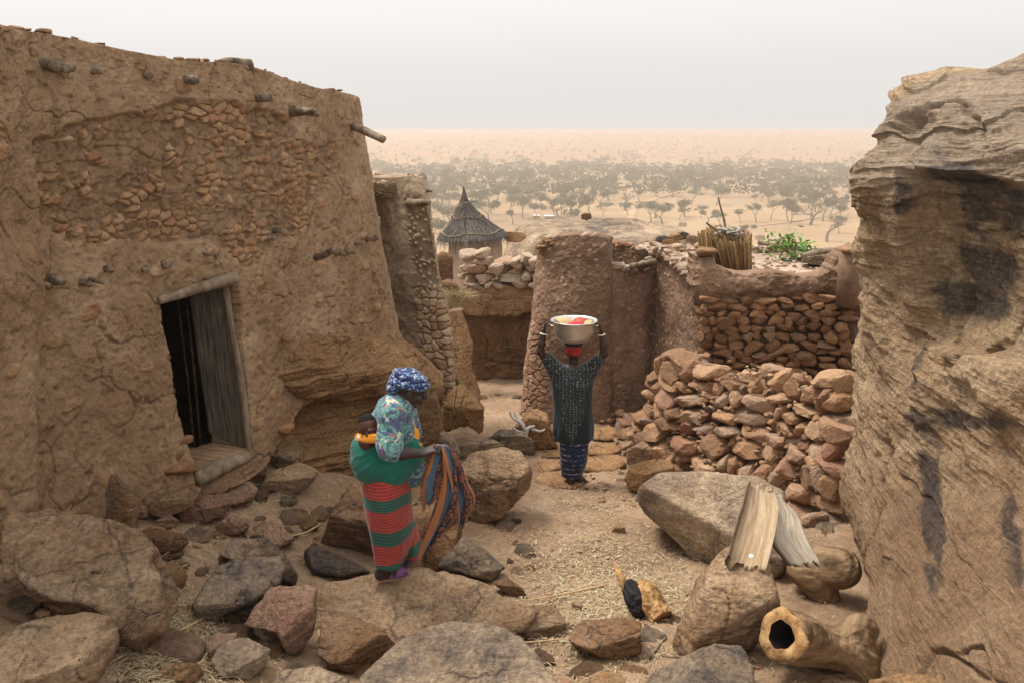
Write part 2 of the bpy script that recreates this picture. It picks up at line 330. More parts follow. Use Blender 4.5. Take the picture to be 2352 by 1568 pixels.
ROCKS = [
 ([(30,1190),(120,1183),(250,1215),(330,1250),(378,1330),(386,1390),(362,1450),(290,1484),(262,1440),(220,1395),(100,1372),(45,1330),(15,1260)], 'long grey rock furrowed by deep parallel grooves below the house wall', 'rock', dict(strata=(.2,), p=3.4, rough=.12, sdir=(.9,-.1,.42), sfreq=8, sub=6, facets=[FT(.35,-.35,.92)], depth=.5)),
 ([(-60,1500),(60,1432),(200,1410),(262,1420),(268,1470),(240,1530),(200,1600),(80,1680),(-60,1690)], 'brown boulder with black stains filling the bottom left corner', 'rock', dict(sub=6, facets=[FT(.1,-.45,.9), FF(.5)])),
 ([(92,1382),(120,1356),(195,1350),(240,1372),(243,1398),(180,1410),(110,1404)], 'flat ochre oval stone lying beside the grooved grey rock', 'rock_ochre', {}),
 ([(128,1095),(180,1070),(255,1085),(298,1125),(318,1155),(305,1242),(285,1262),(185,1235),(160,1195),(138,1140)], 'tall cracked boulder leaning against the foot of the house wall', 'rock_brown', dict(y=5.15, depth=.25, sub=6, facets=[FF(.1,.25,.8)])),
 ([(86,1106),(118,1094),(147,1112),(140,1132),(100,1138)], 'upper small ochre stone stacked at the left foot of the wall', 'rock_ochre', dict(y=5.0, sub=5)),
 ([(78,1136),(110,1126),(145,1132),(142,1152),(95,1156)], 'middle dark ochre stone in the little stack at the left foot of the wall', 'rock_ochre', dict(y=4.95, sub=5)),
 ([(78,1163),(140,1150),(162,1165),(160,1197),(105,1190)], 'lowest ochre block of the little stack at the left foot of the wall', 'rock_ochre', dict(y=4.9, sub=5)),
 ([(-60,1300),(10,1262),(50,1275),(72,1310),(66,1350),(20,1366),(-60,1370)], 'rough brown rock at the left edge beside the grooved rock', 'rock_brown', dict(y=4.5, depth=.25)),
 ([(-40,1240),(0,1205),(40,1200),(60,1230),(30,1262),(-30,1270)], 'dusty rock at the left edge at the foot of the wall', 'rock', dict(y=4.7, depth=.2)),
 ([(335,1180),(350,1155),(430,1120),(462,1118),(455,1140),(440,1165),(370,1187)], 'thin leaning slab against the house wall left of the door sill', 'rock', dict(y=5.35, depth=.12)),
 ([(410,1175),(438,1142),(520,1133),(534,1150),(515,1180),(450,1210),(415,1198)], 'thick flat slab lying in front of the door sill', 'rock_pink', dict(facets=[FT(.1,-.55,.86), FF(.3,-.1,.9)])),
 ([(474,1142),(505,1114),(570,1104),(592,1122),(582,1146),(540,1162),(500,1150)], 'rounded flat stone right below the wooden door sill', 'rock_pink', dict(facets=[FT(.1,-.55,.86)])),
 ([(603,1112),(622,1082),(690,1062),(732,1080),(715,1108),(668,1140),(625,1135)], 'broad flat stone at the bottom of the pile by the door jamb', 'rock', dict(facets=[FT(.05,-.4,.84), FF(.2,-.25,.85)], strata=(.03,))),
 ([(600,1052),(612,1030),(680,1012),(698,1036),(692,1068),(645,1082),(606,1074)], 'rounded stone stacked on the broad stone by the door jamb', 'rock', dict(y=6.75, depth=.25)),
 ([(533,1088),(558,1062),(600,1058),(612,1078),(606,1106),(572,1114),(540,1108)], 'dark round stone supporting the right end of the door sill', 'rock_brown', dict(y=6.4, depth=.2, sub=5)),
 ([(560,1062),(570,1040),(600,1036),(604,1055),(585,1066)], 'small wedge stone under the right tip of the door sill', 'rock_brown', dict(y=6.45, depth=.1, sub=5)),
 ([(492,1205),(528,1174),(568,1192),(576,1210),(542,1232),(502,1222)], 'purplish square stone below the flat slabs', 'rock_pink', dict(sub=5)),
 ([(300,1232),(345,1211),(420,1224),(433,1245),(405,1270),(340,1266),(305,1250)], 'flat dark stone between the grooved rock and the slabs', 'rock_brown', {}),
 ([(355,1196),(388,1180),(412,1194),(400,1211),(366,1211)], 'small pinkish stone left of the thick slab', 'rock_pink', dict(sub=5)),
 ([(314,1165),(325,1155),(340,1165),(340,1188),(318,1190)], 'small upright stone between the cracked boulder and the leaning slab', 'rock_pink', dict(sub=5)),
 ([(443,1392),(480,1330),(510,1298),(550,1286),(640,1280),(652,1305),(640,1345),(580,1385),(515,1408),(492,1440),(456,1438)], 'large wedge shaped grey boulder tilted on its tip', 'rock_grey', dict(sub=6, facets=[FT(-.1,-.35,.84), ((.15,-1,-.45),.8)])),
 ([(506,1275),(530,1242),(612,1236),(645,1262),(682,1318),(676,1344),(640,1330),(560,1296)], 'pitted low rock behind the wedge shaped boulder', 'rock_grey', dict(facets=[FT(.3,-.3,.9)])),
 ([(563,1436),(585,1395),(622,1352),(700,1345),(724,1352),(725,1420),(716,1455),(682,1507),(655,1490),(635,1452),(600,1444)], 'pink layered block with a pale flat top', 'rock_pink', dict(sub=6, facets=[FT(-.25,-.75,.82), ((.75,-.8,-.2),.72)], strata=(.035,), sdir=(.9,.1,.3))),
 ([(718,1372),(760,1338),(880,1322),(960,1314),(1050,1322),(1100,1340),(1150,1380),(1225,1398),(1190,1450),(1060,1500),(900,1580),(760,1520),(722,1450)], 'broad low boulder the woman in the striped skirt stands on', 'rock', dict(sub=6, y=4.55, depth=.75, rough=.08, facets=[FT(0,-.42,.86)])),
 ([(790,1640),(850,1540),(900,1500),(960,1458),(1040,1428),(1120,1438),(1190,1468),(1230,1520),(1275,1580),(1280,1700),(800,1700)], 'huge pale layered boulder at the bottom centre of the picture', 'rock_grey', dict(sub=6, y=3.55, depth=.6, rough=.07, facets=[FT(0,-.42,.88)], strata=(.018,), sdir=(0,.2,1), sfreq=10)),
 ([(730,1500),(742,1420),(800,1412),(862,1440),(914,1482),(880,1522),(832,1550),(760,1530)], 'dull brown wedge of rock left of the huge pale boulder', 'rock_brown', dict(facets=[FT(-.1,-.5,.86), FF(.7,-.1,.85)])),
 ([(486,1522),(500,1490),(525,1472),(570,1465),(620,1490),(610,1530),(572,1562),(510,1552)], 'pale round topped stone below the pink layered block', 'rock_grey', dict(facets=[FT(.05,-.6,.85), FF(.6,-.1,.85)])),
 ([(478,1495),(498,1456),(545,1452),(536,1480),(492,1524)], 'narrow reddish stone behind the pale round topped stone', 'rock_pink', dict(sub=5)),
 ([(428,1500),(440,1468),(470,1462),(475,1490),(450,1510)], 'small grey stone left of the narrow reddish stone', 'rock_grey', dict(sub=5)),
 ([(1178,1415),(1200,1392),(1275,1390),(1298,1432),(1290,1452),(1240,1466),(1185,1455)], 'squat five sided stone right of the boulder underfoot', 'rock', dict(facets=[FT(0,-.5,.8), FF(.2,-.2,.9)])),
 ([(1298,1455),(1340,1428),(1440,1418),(1466,1432),(1470,1500),(1440,1522),(1380,1508),(1320,1480)], 'dark ridged stone in front of the burnt log', 'rock_brown', dict(strata=(.05,), sdir=(.2,-.3,.9))),
 ([(1470,1640),(1500,1548),(1560,1515),(1640,1480),(1700,1484),(1724,1530),(1730,1640)], 'rounded grey boulder at the bottom edge left of the hollow log', 'rock_grey', dict(y=3.55, depth=.35, sub=6)),
 ([(1325,1600),(1345,1560),(1385,1542),(1435,1552),(1455,1610),(1390,1640)], 'small tan stone cut by the bottom edge of the picture', 'rock_ochre', dict(y=3.45, depth=.2)),
 ([(1050,1150),(1045,1090),(1082,1045),(1150,1028),(1215,1040),(1224,1085),(1216,1120),(1150,1185),(1100,1204),(1068,1180)], 'big block of rock behind the hanging cloth', 'rock', dict(sub=6, facets=[FT(0,-.45,.84), ((-.55,-1,-.1),.78), ((.9,-.8,-.3),.85)])),
 ([(738,1248),(768,1180),(815,1112),(880,1075),(1000,1085),(1062,1140),(1052,1240),(1000,1292),(860,1288),(780,1275)], 'large dark sided boulder behind the striped skirt', 'rock_brown', dict(sub=6, facets=[((.05,-.35,1),.84), ((-.2,-1,-.4),.8)], y=5.95, depth=.5)),
 ([(698,1262),(722,1243),(760,1268),(835,1300),(850,1312),(785,1324),(704,1320)], 'low dark slab with a pointed end left of the sandals', 'rock_dark', dict(facets=[((.3,-.3,1),.8), ((-1,-.6,0),.8)])),
 ([(998,1295),(1040,1262),(1062,1228),(1112,1262),(1156,1302),(1130,1332),(1060,1322)], 'flat pale slab tilted in the dirt below the hanging cloth', 'rock_grey', dict(depth=.14, facets=[FT(.25,-.5,.75)])),
 ([(970,1308),(990,1250),(1010,1208),(1052,1190),(1048,1260),(1012,1312)], 'ochre edged upright stone behind the tip of the cloth', 'rock_ochre', dict(depth=.15)),
 ([(880,1300),(920,1262),(965,1262),(972,1300),(950,1312),(900,1318)], 'small round stone under the rear sandal', 'rock', dict(y=5.18, depth=.12, sub=5)),
 ([(930,1042),(955,990),(1000,978),(1040,1003),(1055,1040),(1030,1070),(950,1070)], 'grey rounded rock behind the elbow of the woman with the baby', 'rock_grey', dict()),
 ([(1120,1008),(1150,985),(1185,988),(1228,1012),(1228,1042),(1180,1046),(1128,1032)], 'low flat grey rock left of the bleached branch', 'rock_grey', {}),
 ([(1165,1000),(1208,950),(1232,938),(1256,950),(1268,990),(1280,1026),(1230,1036),(1180,1020)], 'pale pointed rock carrying the bleached branch', 'rock_ochre', {}),
 ([(1000,1045),(1060,1018),(1130,1008),(1160,1024),(1120,1042),(1040,1066)], 'long thin pale slab between two grey rocks', 'rock_grey', dict(depth=.2)),
 ([(1463,1142),(1478,1118),(1520,1092),(1600,1086),(1740,1094),(1800,1130),(1815,1230),(1790,1320),(1700,1350),(1620,1320),(1585,1272),(1520,1210),(1476,1172)], 'big smooth grey topped boulder in front of the dry stone wall', 'rock_grey', dict(sub=6, rough=.05, y=6.0, facets=[((-.05,-.42,1),.80), ((-.9,-1,-.3),.8)], depth=.7)),
 ([(1545,1482),(1572,1410),(1600,1340),(1660,1262),(1720,1240),(1775,1290),(1790,1350),(1795,1440),(1720,1485),(1640,1510),(1570,1510)], 'sharp edged brown boulder supporting the split logs', 'rock', dict(sub=6, facets=[((-.15,-.4,1),.86), ((.25,-1,-.3),.74), ((-1,-.3,.2),.85)])),
 ([(1436,1100),(1450,1068),(1500,1056),(1545,1056),(1562,1092),(1510,1106),(1470,1134),(1445,1120)], 'ochre sided stone left of the big smooth boulder', 'rock_ochre', {}),
 ([(1440,1062),(1442,1030),(1475,1012),(1530,1018),(1548,1046),(1500,1062),(1450,1078)], 'reddish stone at the left foot of the dry stone wall', 'rock_pink', dict(sub=5)),
 ([(1150,1200),(1180,1174),(1197,1190),(1196,1208),(1160,1210)], 'small grey wedge alone on the path', 'rock_grey', dict(sub=5)),
 ([(1404,1218),(1415,1204),(1430,1202),(1437,1218),(1425,1230),(1408,1228)], 'fist sized ochre stone alone on the straw', 'rock_ochre', dict(sub=3)),
 ([(1312,1388),(1322,1376),(1336,1384),(1338,1400),(1320,1404)], 'small pink stone on the straw left of the burnt log', 'rock_pink', dict(sub=3)),
 ([(1832,1188),(1860,1178),(1902,1174),(1908,1196),(1870,1212),(1836,1206)], 'brick shaped red stone on the ground below the dry stone wall', 'rock_pink', dict(sub=4, p=5, nrand=2)),
 ([(1130,1338),(1160,1324),(1200,1350),(1214,1376),(1180,1372)], 'small brown stone right of the tilted pale slab', 'rock_brown', dict(sub=5)),
 ([(285,1640),(305,1565),(345,1540),(400,1546),(425,1610),(400,1650)], 'grey stone cut by the bottom edge at the left', 'rock_grey', dict(y=3.35, depth=.2)),
 ([(350,1560),(380,1528),(450,1520),(470,1545),(440,1570)], 'low tan stone half buried in straw', 'rock_ochre', dict(sub=5)),
 ([(610,1640),(622,1575),(655,1540),(720,1532),(795,1556),(810,1640)], 'grey rock cut by the bottom edge left of the huge pale boulder', 'rock_grey', dict(y=3.3, depth=.25)),
 ([(505,1400),(520,1370),(560,1372),(600,1345),(640,1350),(600,1400),(540,1440),(500,1440)], 'dusty brown stone in the shade under the wedge boulder', 'rock_brown', dict(depth=.15, sub=5)),
 ([(600,1220),(640,1205),(680,1238),(640,1260),(612,1250)], 'flat pinkish slab lying in the path by the house', 'rock_pink', dict(sub=4, depth=.12, facets=[FT(0,-.2,.6)])),
 ([(545,1215),(580,1196),(630,1196),(642,1222),(600,1235),(560,1232)], 'flat worn stone sunk in the path below the door', 'rock', dict(sub=4, depth=.15, facets=[FT(0,-.2,.6)])),
 ([(1980,1640),(2000,1562),(2060,1548),(2130,1552),(2175,1572),(2190,1640)], 'tan rock cut by the bottom edge under the right cliff rock', 'rock_ochre', dict(y=3.25, depth=.2)),
 # natural ledge that the house stands on
 ([(860,1010),(875,900),(940,880),(1000,900),(1010,1000),(960,1030)], 'dark rock in the ledge behind the turbaned head', 'rock_brown', dict(y=8.1, depth=.4, strata=(.04,))),
 ([(1020,850),(1022,760),(1035,715),(1058,712),(1085,780),(1082,840),(1104,900),(1100,945),(1060,930),(1030,900)], 'tall leaning boulder at the corner of the far house', 'rock_ochre', dict(y=9.9, depth=.5, sub=6, p=2.8, rough=.12, facets=[((.8,-.6,.4),.9)])),
 ([(985,980),(1010,930),(1042,892),(1062,884),(1112,935),(1108,985),(1098,996),(1075,972),(1020,990)], 'pointed triangular boulder behind the thorny saplings', 'rock_ochre', dict(y=9.0, depth=.4, p=4, rough=.12, facets=[((.3,-.6,1),.85), ((.2,-1,-.2),.8)])),
 ([(1052,690),(1065,660),(1110,652),(1180,655),(1245,655),(1245,705),(1180,722),(1080,722)], 'rounded top layer of the cliff below the low stone wall', 'rock', dict(y=14.2, depth=1.2, sub=6, strata=(.05,), rough=.12, p=4)),
 ([(1058,770),(1062,722),(1120,712),(1245,705),(1245,880),(1170,885),(1090,870),(1065,830)], 'dark stained lower face of the cliff below the low stone wall', 'rock_brown', dict(y=14.5, depth=1.2, sub=6, strata=(.05,), rough=.12, p=5, facets=[FF(0,0,.85)])),
 ([(1130,600),(1140,552),(1200,522),(1270,508),(1350,503),(1450,505),(1540,520),(1610,552),(1620,640),(1400,700),(1180,680)], 'great pale bare dome of rock beyond the mud walls', 'rock_grey', dict(y=21, depth=2.6, sub=6, p=2.6, rough=.035, strata=(.02,), sfreq=5, facets=[FT(0,-.12,.93)], cat='rock dome')),
 ([(1335,503),(1335,492),(1345,489),(1358,491),(1359,503),(1347,506)], 'loose square block perched on top of the pale rock dome', 'rock_brown', dict(y=19.6, depth=.12, sub=3, p=5, nrand=1)),
 ([(1157,548),(1160,532),(1200,532),(1210,545),(1195,556),(1165,556)], 'flat pale slab right of the granary thatch', 'rock_ochre', dict(y=17.5, sub=5)),
 ([(998,640),(1000,590),(1018,575),(1040,590),(1040,640),(1020,660)], 'shaded rock between the far house and the granary', 'rock_brown', dict(y=16, sub=5)),
 ([(996,690),(1000,650),(1030,640),(1056,660),(1060,700),(1020,716)], 'dark rock under the dry grass tuft', 'rock_brown', dict(y=13.2, sub=4, depth=.3)),
]
for pl, lab, mt, kw in ROCKS: rock(pl, lab, mt, **kw)
# worn paving slabs on the path where the second woman walks
for i, (pl, lab) in enumerate([([(1225,1110),(1240,1085),(1300,1078),(1345,1095),(1330,1122),(1262,1128)], 'flat worn slab under the feet of the woman carrying the basin'),
    ([(1330,1085),(1350,1048),(1420,1042),(1440,1066),(1400,1092)], 'flat worn slab right of the woman carrying the basin'),
    ([(1345,1045),(1360,1018),(1410,1015),(1432,1035),(1390,1050)], 'paving slab beyond the dark skirt at its right'),
    ([(1225,1080),(1232,1060),(1280,1055),(1290,1075),(1250,1088)], 'paving slab left of the dark skirt'),
    ([(1240,1052),(1250,1034),(1290,1030),(1296,1050)], 'paving slab further up the path left of the dark skirt'),
    ([(1350,1012),(1365,985),(1400,975),(1425,1000),(1400,1015)], 'furthest paving slab below the rubble')]):
    g = G(np.mean([p[0] for p in pl]), np.mean([p[1] for p in pl])); rock(pl, lab, 'rock_ochre', name='paving_slab', cat='paving slab', depth=.35, y=g[1], facets=[((.03,-.03,1),.3)], rough=.03, lift=.0, p=4, nrand=2, sub=4, group='worn slabs in the path')
# ---------------------------------------------------------------- stone masonry
_protos = None
def protos():
    global _protos
    if _protos is None:
        _protos = []
        for s in range(26):
            rs = np.random.RandomState(s+40); D, Fc = ico(3); r = ((abs(D)**7).sum(1))**(-1/7.)
            acc = r**-60.
            for _ in range(11):
                m_ = unit(rs.normal(size=3)); nm = D@m_; acc = acc+np.where(nm > .02, (rs.uniform(.66, 1.0)/np.maximum(nm, .02))**-60, 0)
            r = acc**(-1/60.); V = D*r[:, None]; V = V*(1+.07*fbm(V*2+s, 4, s))[:, None]; _protos.append((V, Fc.tolist()))
    return _protos
def Rz(a): c, s = math.cos(a), math.sin(a); return np.array([[c, -s, 0], [s, c, 0], [0, 0, 1.]])
def Rx(a): c, s = math.cos(a), math.sin(a); return np.array([[1, 0, 0], [0, c, -s], [0, s, c.real]])
def Ry(a): c, s = math.cos(a), math.sin(a); return np.array([[c, 0, s], [0, 1, 0], [-s, 0, c]])
def masonry(mb, top, bot, hs=(.10, .17), ws=(.14, .30), depth=.13, seed=0, tilt=.18, gap=.985, jut=.03, keep=None, lean=0.):
    """courses of separate stones between a bottom and a top polyline of (u,v,y) photo points"""
    rs = np.random.RandomState(seed); T = crom(np.array([P(*t) for t in top]), 200); B = crom(np.array([P(*t) for t in bot]), 200)
    L = np.linalg.norm(np.diff((T+B)/2, axis=0), axis=1); cum = np.concatenate([[0], np.cumsum(L)]); Lt = cum[-1]
    Hm = (T[:, 2]-B[:, 2]).max(); h = 0.
    while h < Hm+.02:
        hh = rs.uniform(*hs); s = rs.uniform(-.1, 0)
        while s < Lt:
            w = rs.uniform(*ws)*rs.choice([.6, .8, 1, 1.25], p=[.2, .25, .35, .2]); sc = s+w/2; s += w*gap
            i = min(199, max(0, np.searchsorted(cum, min(sc, Lt))))
            Hh = T[i, 2]-B[i, 2]; hc = h+hh/2+rs.normal()*.014
            if hc > Hh-hh*rs.uniform(.1, .5): continue
            c = B[i]+(T[i]-B[i])*(hc/max(Hh, .01))
            if keep is not None:
                uu, vv = proj(c)
                if not keep(float(uu), float(vv), rs): continue
            j = min(198, i); t = T[j+1]+B[j+1]-T[j]-B[j]; ang = math.atan2(t[1], t[0])
            Vp, Fp = protos()[rs.randint(26)]
            flip = rs.choice([1, -1], 3)
            R = Rz(ang+rs.normal()*.14)@Rx(rs.normal()*tilt*.7)@Ry(rs.normal()*tilt)
            n_ = np.array([t[1], -t[0], 0.]); n_ /= np.linalg.norm(n_)+1e-9
            hv = hh*rs.choice([.8, 1.0, 1.25], p=[.25, .5, .25])
            V = (Vp*flip*np.array([w*.53, depth*rs.uniform(.8, 1.2), hv*.56]))@R.T+c+n_*(rs.uniform(-1, 1)*jut)
            mb.add(V, Fp if flip.prod() > 0 else [f[::-1] for f in Fp], rs.rand())
        h += hh*.93
    return mb
def loose(mb, n, fn, size, seed, squash=.7):
    rs = np.random.RandomState(seed)
    for _ in range(n):
        c = fn(rs); Vp, Fp = protos()[rs.randint(26)]; sz = rs.uniform(*size)
        R = Rz(rs.uniform(0, 6.3))@Rx(rs.normal()*.3)@Ry(rs.normal()*.3); mb.add((Vp*np.array([sz*rs.uniform(.8, 1.3), sz*rs.uniform(.6, 1), sz*squash*rs.uniform(.6, 1)]))@R.T+c, Fp, rs.rand())
    return mb
M['drystone'] = stones_mat('dry_stones', [(0, (.22, .125, .075)), (.25, (.38, .22, .12)), (.5, (.47, .30, .18)), (.7, (.31, .16, .10)), (.85, (.42, .29, .19)), (1, (.27, .19, .14))])
M['facestone'] = stones_mat('mudded_stones', [(0, (.17, .09, .05)), (.3, (.29, .155, .08)), (.6, (.34, .185, .095)), (.8, (.22, .11, .065)), (1, (.3, .19, .12))])
M['lightstone'] = stones_mat('pale_stones', [(0, (.30, .22, .16)), (.4, (.44, .33, .24)), (.7, (.36, .23, .15)), (1, (.5, .4, .31))])
# ---------------------------------------------------------------- rendered mud surfaces
def patch(name, rows, nu, nv, mat, disp, parent=None, back=(0, .35, 0), hole=None, loc=None, cap=True, world=False, nback=1):
    K = np.array([[q if world else P(*q) for q in r] for r in rows], float)          # nr x nc x 3, top row first
    A = crom(K, nv); A = np.swapaxes(crom(np.swapaxes(A, 0, 1), nu), 0, 1); A = A.reshape(nv, nu, 3)
    du = np.gradient(A, axis=1); dv = np.gradient(A, axis=0); nrm = np.cross(du, dv); nrm /= np.linalg.norm(nrm, axis=2)[..., None]+1e-12
    if (nrm*(-A)).sum() < 0: nrm = -nrm
    V = A.reshape(-1, 3); Nn = nrm.reshape(-1, 3); pu, pv = proj(V)
    sl = np.cumsum(np.linalg.norm(du, axis=2), 1).reshape(-1)
    d, at = disp(V, pu, pv, sl)
    V2 = V+Nn*d[:, None]; i = np.arange(nv*nu).reshape(nv, nu); Fc = np.stack([i[:-1, :-1], i[1:, :-1], i[1:, 1:], i[:-1, 1:]], -1).reshape(-1, 4)
    n0 = np.cross(V2[Fc[:, 1]]-V2[Fc[:, 0]], V2[Fc[:, 2]]-V2[Fc[:, 1]]); 
    if (n0*Nn[Fc[:, 0]]).sum() < 0: Fc = Fc[:, ::-1]
    if hole is not None:
        inside = inpoly(pu, pv, hole); Fc = Fc[~inside[Fc].all(1)]
    E = np.concatenate([Fc[:, [0, 1]], Fc[:, [1, 2]], Fc[:, [2, 3]], Fc[:, [3, 0]]]); key = np.sort(E, 1); key = key[:, 0]*10000000+key[:, 1]
    uq, inv, cnt = np.unique(key, return_inverse=True, return_counts=True); be = E[cnt[inv] == 1]
    bv = np.unique(be); mp = {int(b): len(V2)+j for j, b in enumerate(bv)}; VB = V2[bv]+np.asarray(back)
    Fb = np.array([[e[1], e[0], mp[int(e[0])], mp[int(e[1])]] for e in be]); VBs = [VB]; m_ = len(bv)
    if nback > 1:                    # a rough rear flank in several rings instead of one straight extrusion
        VBs = []; Fbs = []
        for k in range(1, nback+1):
            R_ = V2[bv]+np.asarray(back)*k/nback; R_ = R_+min(1, k/3)*np.stack([.25*fbm(R_*.9+7, 4, 201), .25*fbm(R_*.9+7, 4, 202), .16*fbm(R_*1.1, 4, 203)+.07*ridged(R_*np.array([1, 1, 5.]), 3, 204)], -1); VBs.append(R_)
            q_ = Fb.copy(); q_[:, 2:] += (k-1)*m_
            if k > 1: q_[:, 0] = Fb[:, 3]+(k-2)*m_; q_[:, 1] = Fb[:, 2]+(k-2)*m_
            Fbs.append(q_)
        Fb = np.concatenate(Fbs)
    allV = np.concatenate([V2]+VBs); at = {k: np.concatenate([a]+[a[bv]*(1 if nback == 1 else 0)]*nback) for k, a in at.items()}
    used = np.zeros(len(allV), bool); used[Fc] = True; used[Fb] = True; rm = np.cumsum(used)-1
    allF = rm[np.concatenate([Fc, Fb])]
    o = mk(name, allV[used], allF, mat, parent, loc, {k: a[used] for k, a in at.items()})
    return o, V2, Nn, pu, pv
def mud_mat(name, lo, mid, hi, stone=((0, (.27, .155, .08)), (.5, (.37, .225, .115)), (.8, (.31, .155, .085)), (1, (.42, .29, .175))), bs=1.):
    m, nt, b = nmat(name, .95); N = NT(nt); v = N.coord(rnd=False)
    n1 = N.noise(v, 1.1, 7, .65, .3); n2 = N.noise(v, 12, 8, .7); n3 = N.noise(v, 75, 4, .75)
    col = N.ramp(n1, [(.32, lo), (.5, mid), (.68, hi)]); col = N.mix(N.math('MULTIPLY', N.attr('tone'), 1.), col, tuple(c*.62 for c in lo))
    sc = N.ramp(N.attr('rnd'), list(stone)); col = N.mix(N.attr('stone'), col, sc)
    col = N.mix(.75, col, N.ramp(n2, [(.3, .62), (.5, 1), (.7, 1.3)]), 'MULTIPLY'); col = N.mix(.55, col, N.ramp(n3, [(.3, .5), (.5, 1), (.7, 1.4)]), 'MULTIPLY')
    N.l(col, b.inputs['Base Color']); N.bump(b, N.math('ADD', N.math('MULTIPLY', n2, 1.0), N.math('MULTIPLY', n3, .4)), .8, .022*bs); return m
M['mud'] = mud_mat('house_mud', (.215, .13, .072), (.30, .196, .115), (.385, .27, .17))
M['mud_red'] = mud_mat('red_stony_mud', (.16, .095, .06), (.235, .148, .096), (.31, .205, .14), stone=((0, (.32, .2, .13)), (.5, (.25, .13, .08)), (1, (.42, .3, .21))))
# ---------------------------------------------------------------- the big mud house at the left
DOOR = [(368,688),(430,668),(512,652),(545,655),(552,700),(560,800),(568,900),(578,1030),(520,1048),(450,1090),(432,1040),(408,960),(400,900),(388,820),(372,750)]
STONY = [(85,330),(150,280),(330,265),(470,225),(560,240),(640,265),(700,330),(770,330),(790,400),(720,480),(715,520),(650,560),(560,620),(460,560),(300,560),(200,580),(100,520)]
def pdist(u, v, poly):               # signed-ish distance in photo units, positive inside
    d = np.full(u.shape, 1e9)
    for i in range(len(poly)):
        a = np.array(poly[i], float); e = np.array(poly[(i+1) % len(poly)], float)-a
        t = np.clip(((u-a[0])*e[0]+(v-a[1])*e[1])/(e@e), 0, 1); d = np.minimum(d, np.hypot(u-a[0]-t*e[0], v-a[1]-t*e[1]))
    return np.where(inpoly(u, v, poly), d, -d)
house = empty('mud_house', (-2.6, 6.2, -2.9)); tag(house, 'tall mud plastered stone house with an open wooden door at the left', 'house')
def house_disp(V, u, v, s):
    q = V*1.0; d = .05*fbm(q*.9, 3, 11)+.022*fbm(q*3.2, 4, 12)+.010*fbm(np.stack([s*9, V[:, 2]*1.1, s*0], -1), 3, 27)+.010*fbm(q*14, 4, 13)+.008*fbm(q*38, 3, 14)
    wob = 22*fbm(q*3, 4, 21)
    md = pdist(u, v, STONY)+wob
    m = sst(-6, 10, md); ctr = sst(10, 90, md)
    sh = np.stack([s*11, V[:, 2]*16.5], -1)+.6*np.stack([fbm(q*5, 3, 31), fbm(q*5, 3, 32)], -1)
    f1, f2, r = worley2(sh, 3, .85); edge = sst(.0, .16, f2-f1); dome = np.clip(1-(f1/.75)**2, 0, 1)
    bare = sst(.40, .56, .5+.9*fbm(q*6.1, 3, 41)+.25*np.exp(-((u-600)/130)**2-((v-430)/120)**2)-.04)      # where rain has washed the stones clean
    big = (r > .22)
    d = d-m*.045+m*(.010+.022*bare*big)*edge*(.5+.5*dome)+.018*m*(r-.5)*edge
    cr1, cr2, _ = worley2(np.stack([s*2.3, V[:, 2]*2.0], -1)+.5*np.stack([fbm(q*2.5, 4, 51), fbm(q*2.5, 4, 52)], -1), 8)
    crk = (1-sst(0, .028, cr2-cr1))*sst(.0, .25, fbm(q*1.3, 3, 55)+.02); d = d-.018*crk*(1-m)
    c21, c22, _ = worley2(np.stack([s*9, V[:, 2]*9], -1)+.6*np.stack([fbm(q*8, 3, 61), fbm(q*8, 3, 62)], -1), 18)
    crk2 = (1-sst(0, .05, c22-c21))*sst(.0, .2, fbm(q*1.9, 3, 65)-.05)*(1-ctr); d = d-.008*crk2
    pit = sst(.36, .5, fbm(q*19, 2, 71)); d = d-.009*pit
    # stray stones poking from the plaster
    g1, g2, r3 = worley2(np.stack([s*4.2, V[:, 2]*5.5], -1), 77, .95); stray = (r3 > .84)*(1-sst(.2, .3, g1*(1+.6*fbm(q*9, 2, 73))))*(1-m); d = d+.016*stray
    # weathered plaster band along the top, rounded pilaster right of the door, slumped base
    d = d+.03*np.exp(-((u-640-.05*(v-800))/38)**2)*sst(620, 760, v)+.05*sst(980, 1150, v+20*fbm(q*4, 3, 81))*(u < 450)
    # the left end of the wall swells towards the viewer
    d = d+.16*sst(95, 40, u+wob*.6+.07*(v-600))*sst(520, 660, v)
    st = np.clip(m*edge*bare*big*.95+stray*.8*(r3 < .96), 0, 1)
    tone = np.clip(.5*m*(1-edge)+.9*crk+.5*crk2*(1-m)+.35*m+.4*pit, 0, 1)*.8
    return d, {'stone': st, 'rnd': np.where(stray > .1, (r3*97) % 1, (r*31) % 1), 'tone': tone}
hr = [  # photo position and distance of the wall face, top to bottom, left to right
 [(-330,-60,3.3),(-120,25,4.1),(0,62,4.5),(130,82,4.95),(300,118,5.45),(420,140,5.8),(560,150,6.35),(700,195,7.2),(790,214,8.1),(822,226,8.7),(800,222,9.6)],
 [(-330,200,3.25),(-120,240,4.05),(0,260,4.45),(125,270,4.9),(295,280,5.42),(420,290,5.76),(560,300,6.3),(702,320,7.15),(800,330,8.1),(838,330,8.66),(815,330,9.6)],
 [(-330,560,3.2),(-120,560,4.0),(0,560,4.4),(120,560,4.84),(290,560,5.36),(418,560,5.7),(562,560,6.22),(705,560,7.05),(825,560,8.0),(872,540,8.6),(850,540,9.6)],
 [(-330,900,3.15),(-120,860,3.95),(0,840,4.35),(115,840,4.8),(285,840,5.3),(412,830,5.62),(566,800,6.15),(700,760,6.98),(845,740,7.95),(905,720,8.5),(880,720,9.6)],
 [(-330,1500,3.1),(-120,1400,3.9),(0,1260,4.25),(112,1190,4.75),(290,1190,5.22),(425,1160,5.55),(600,1080,6.1),(700,930,6.9),(860,900,7.9),(935,880,8.4),(910,880,9.6)]]
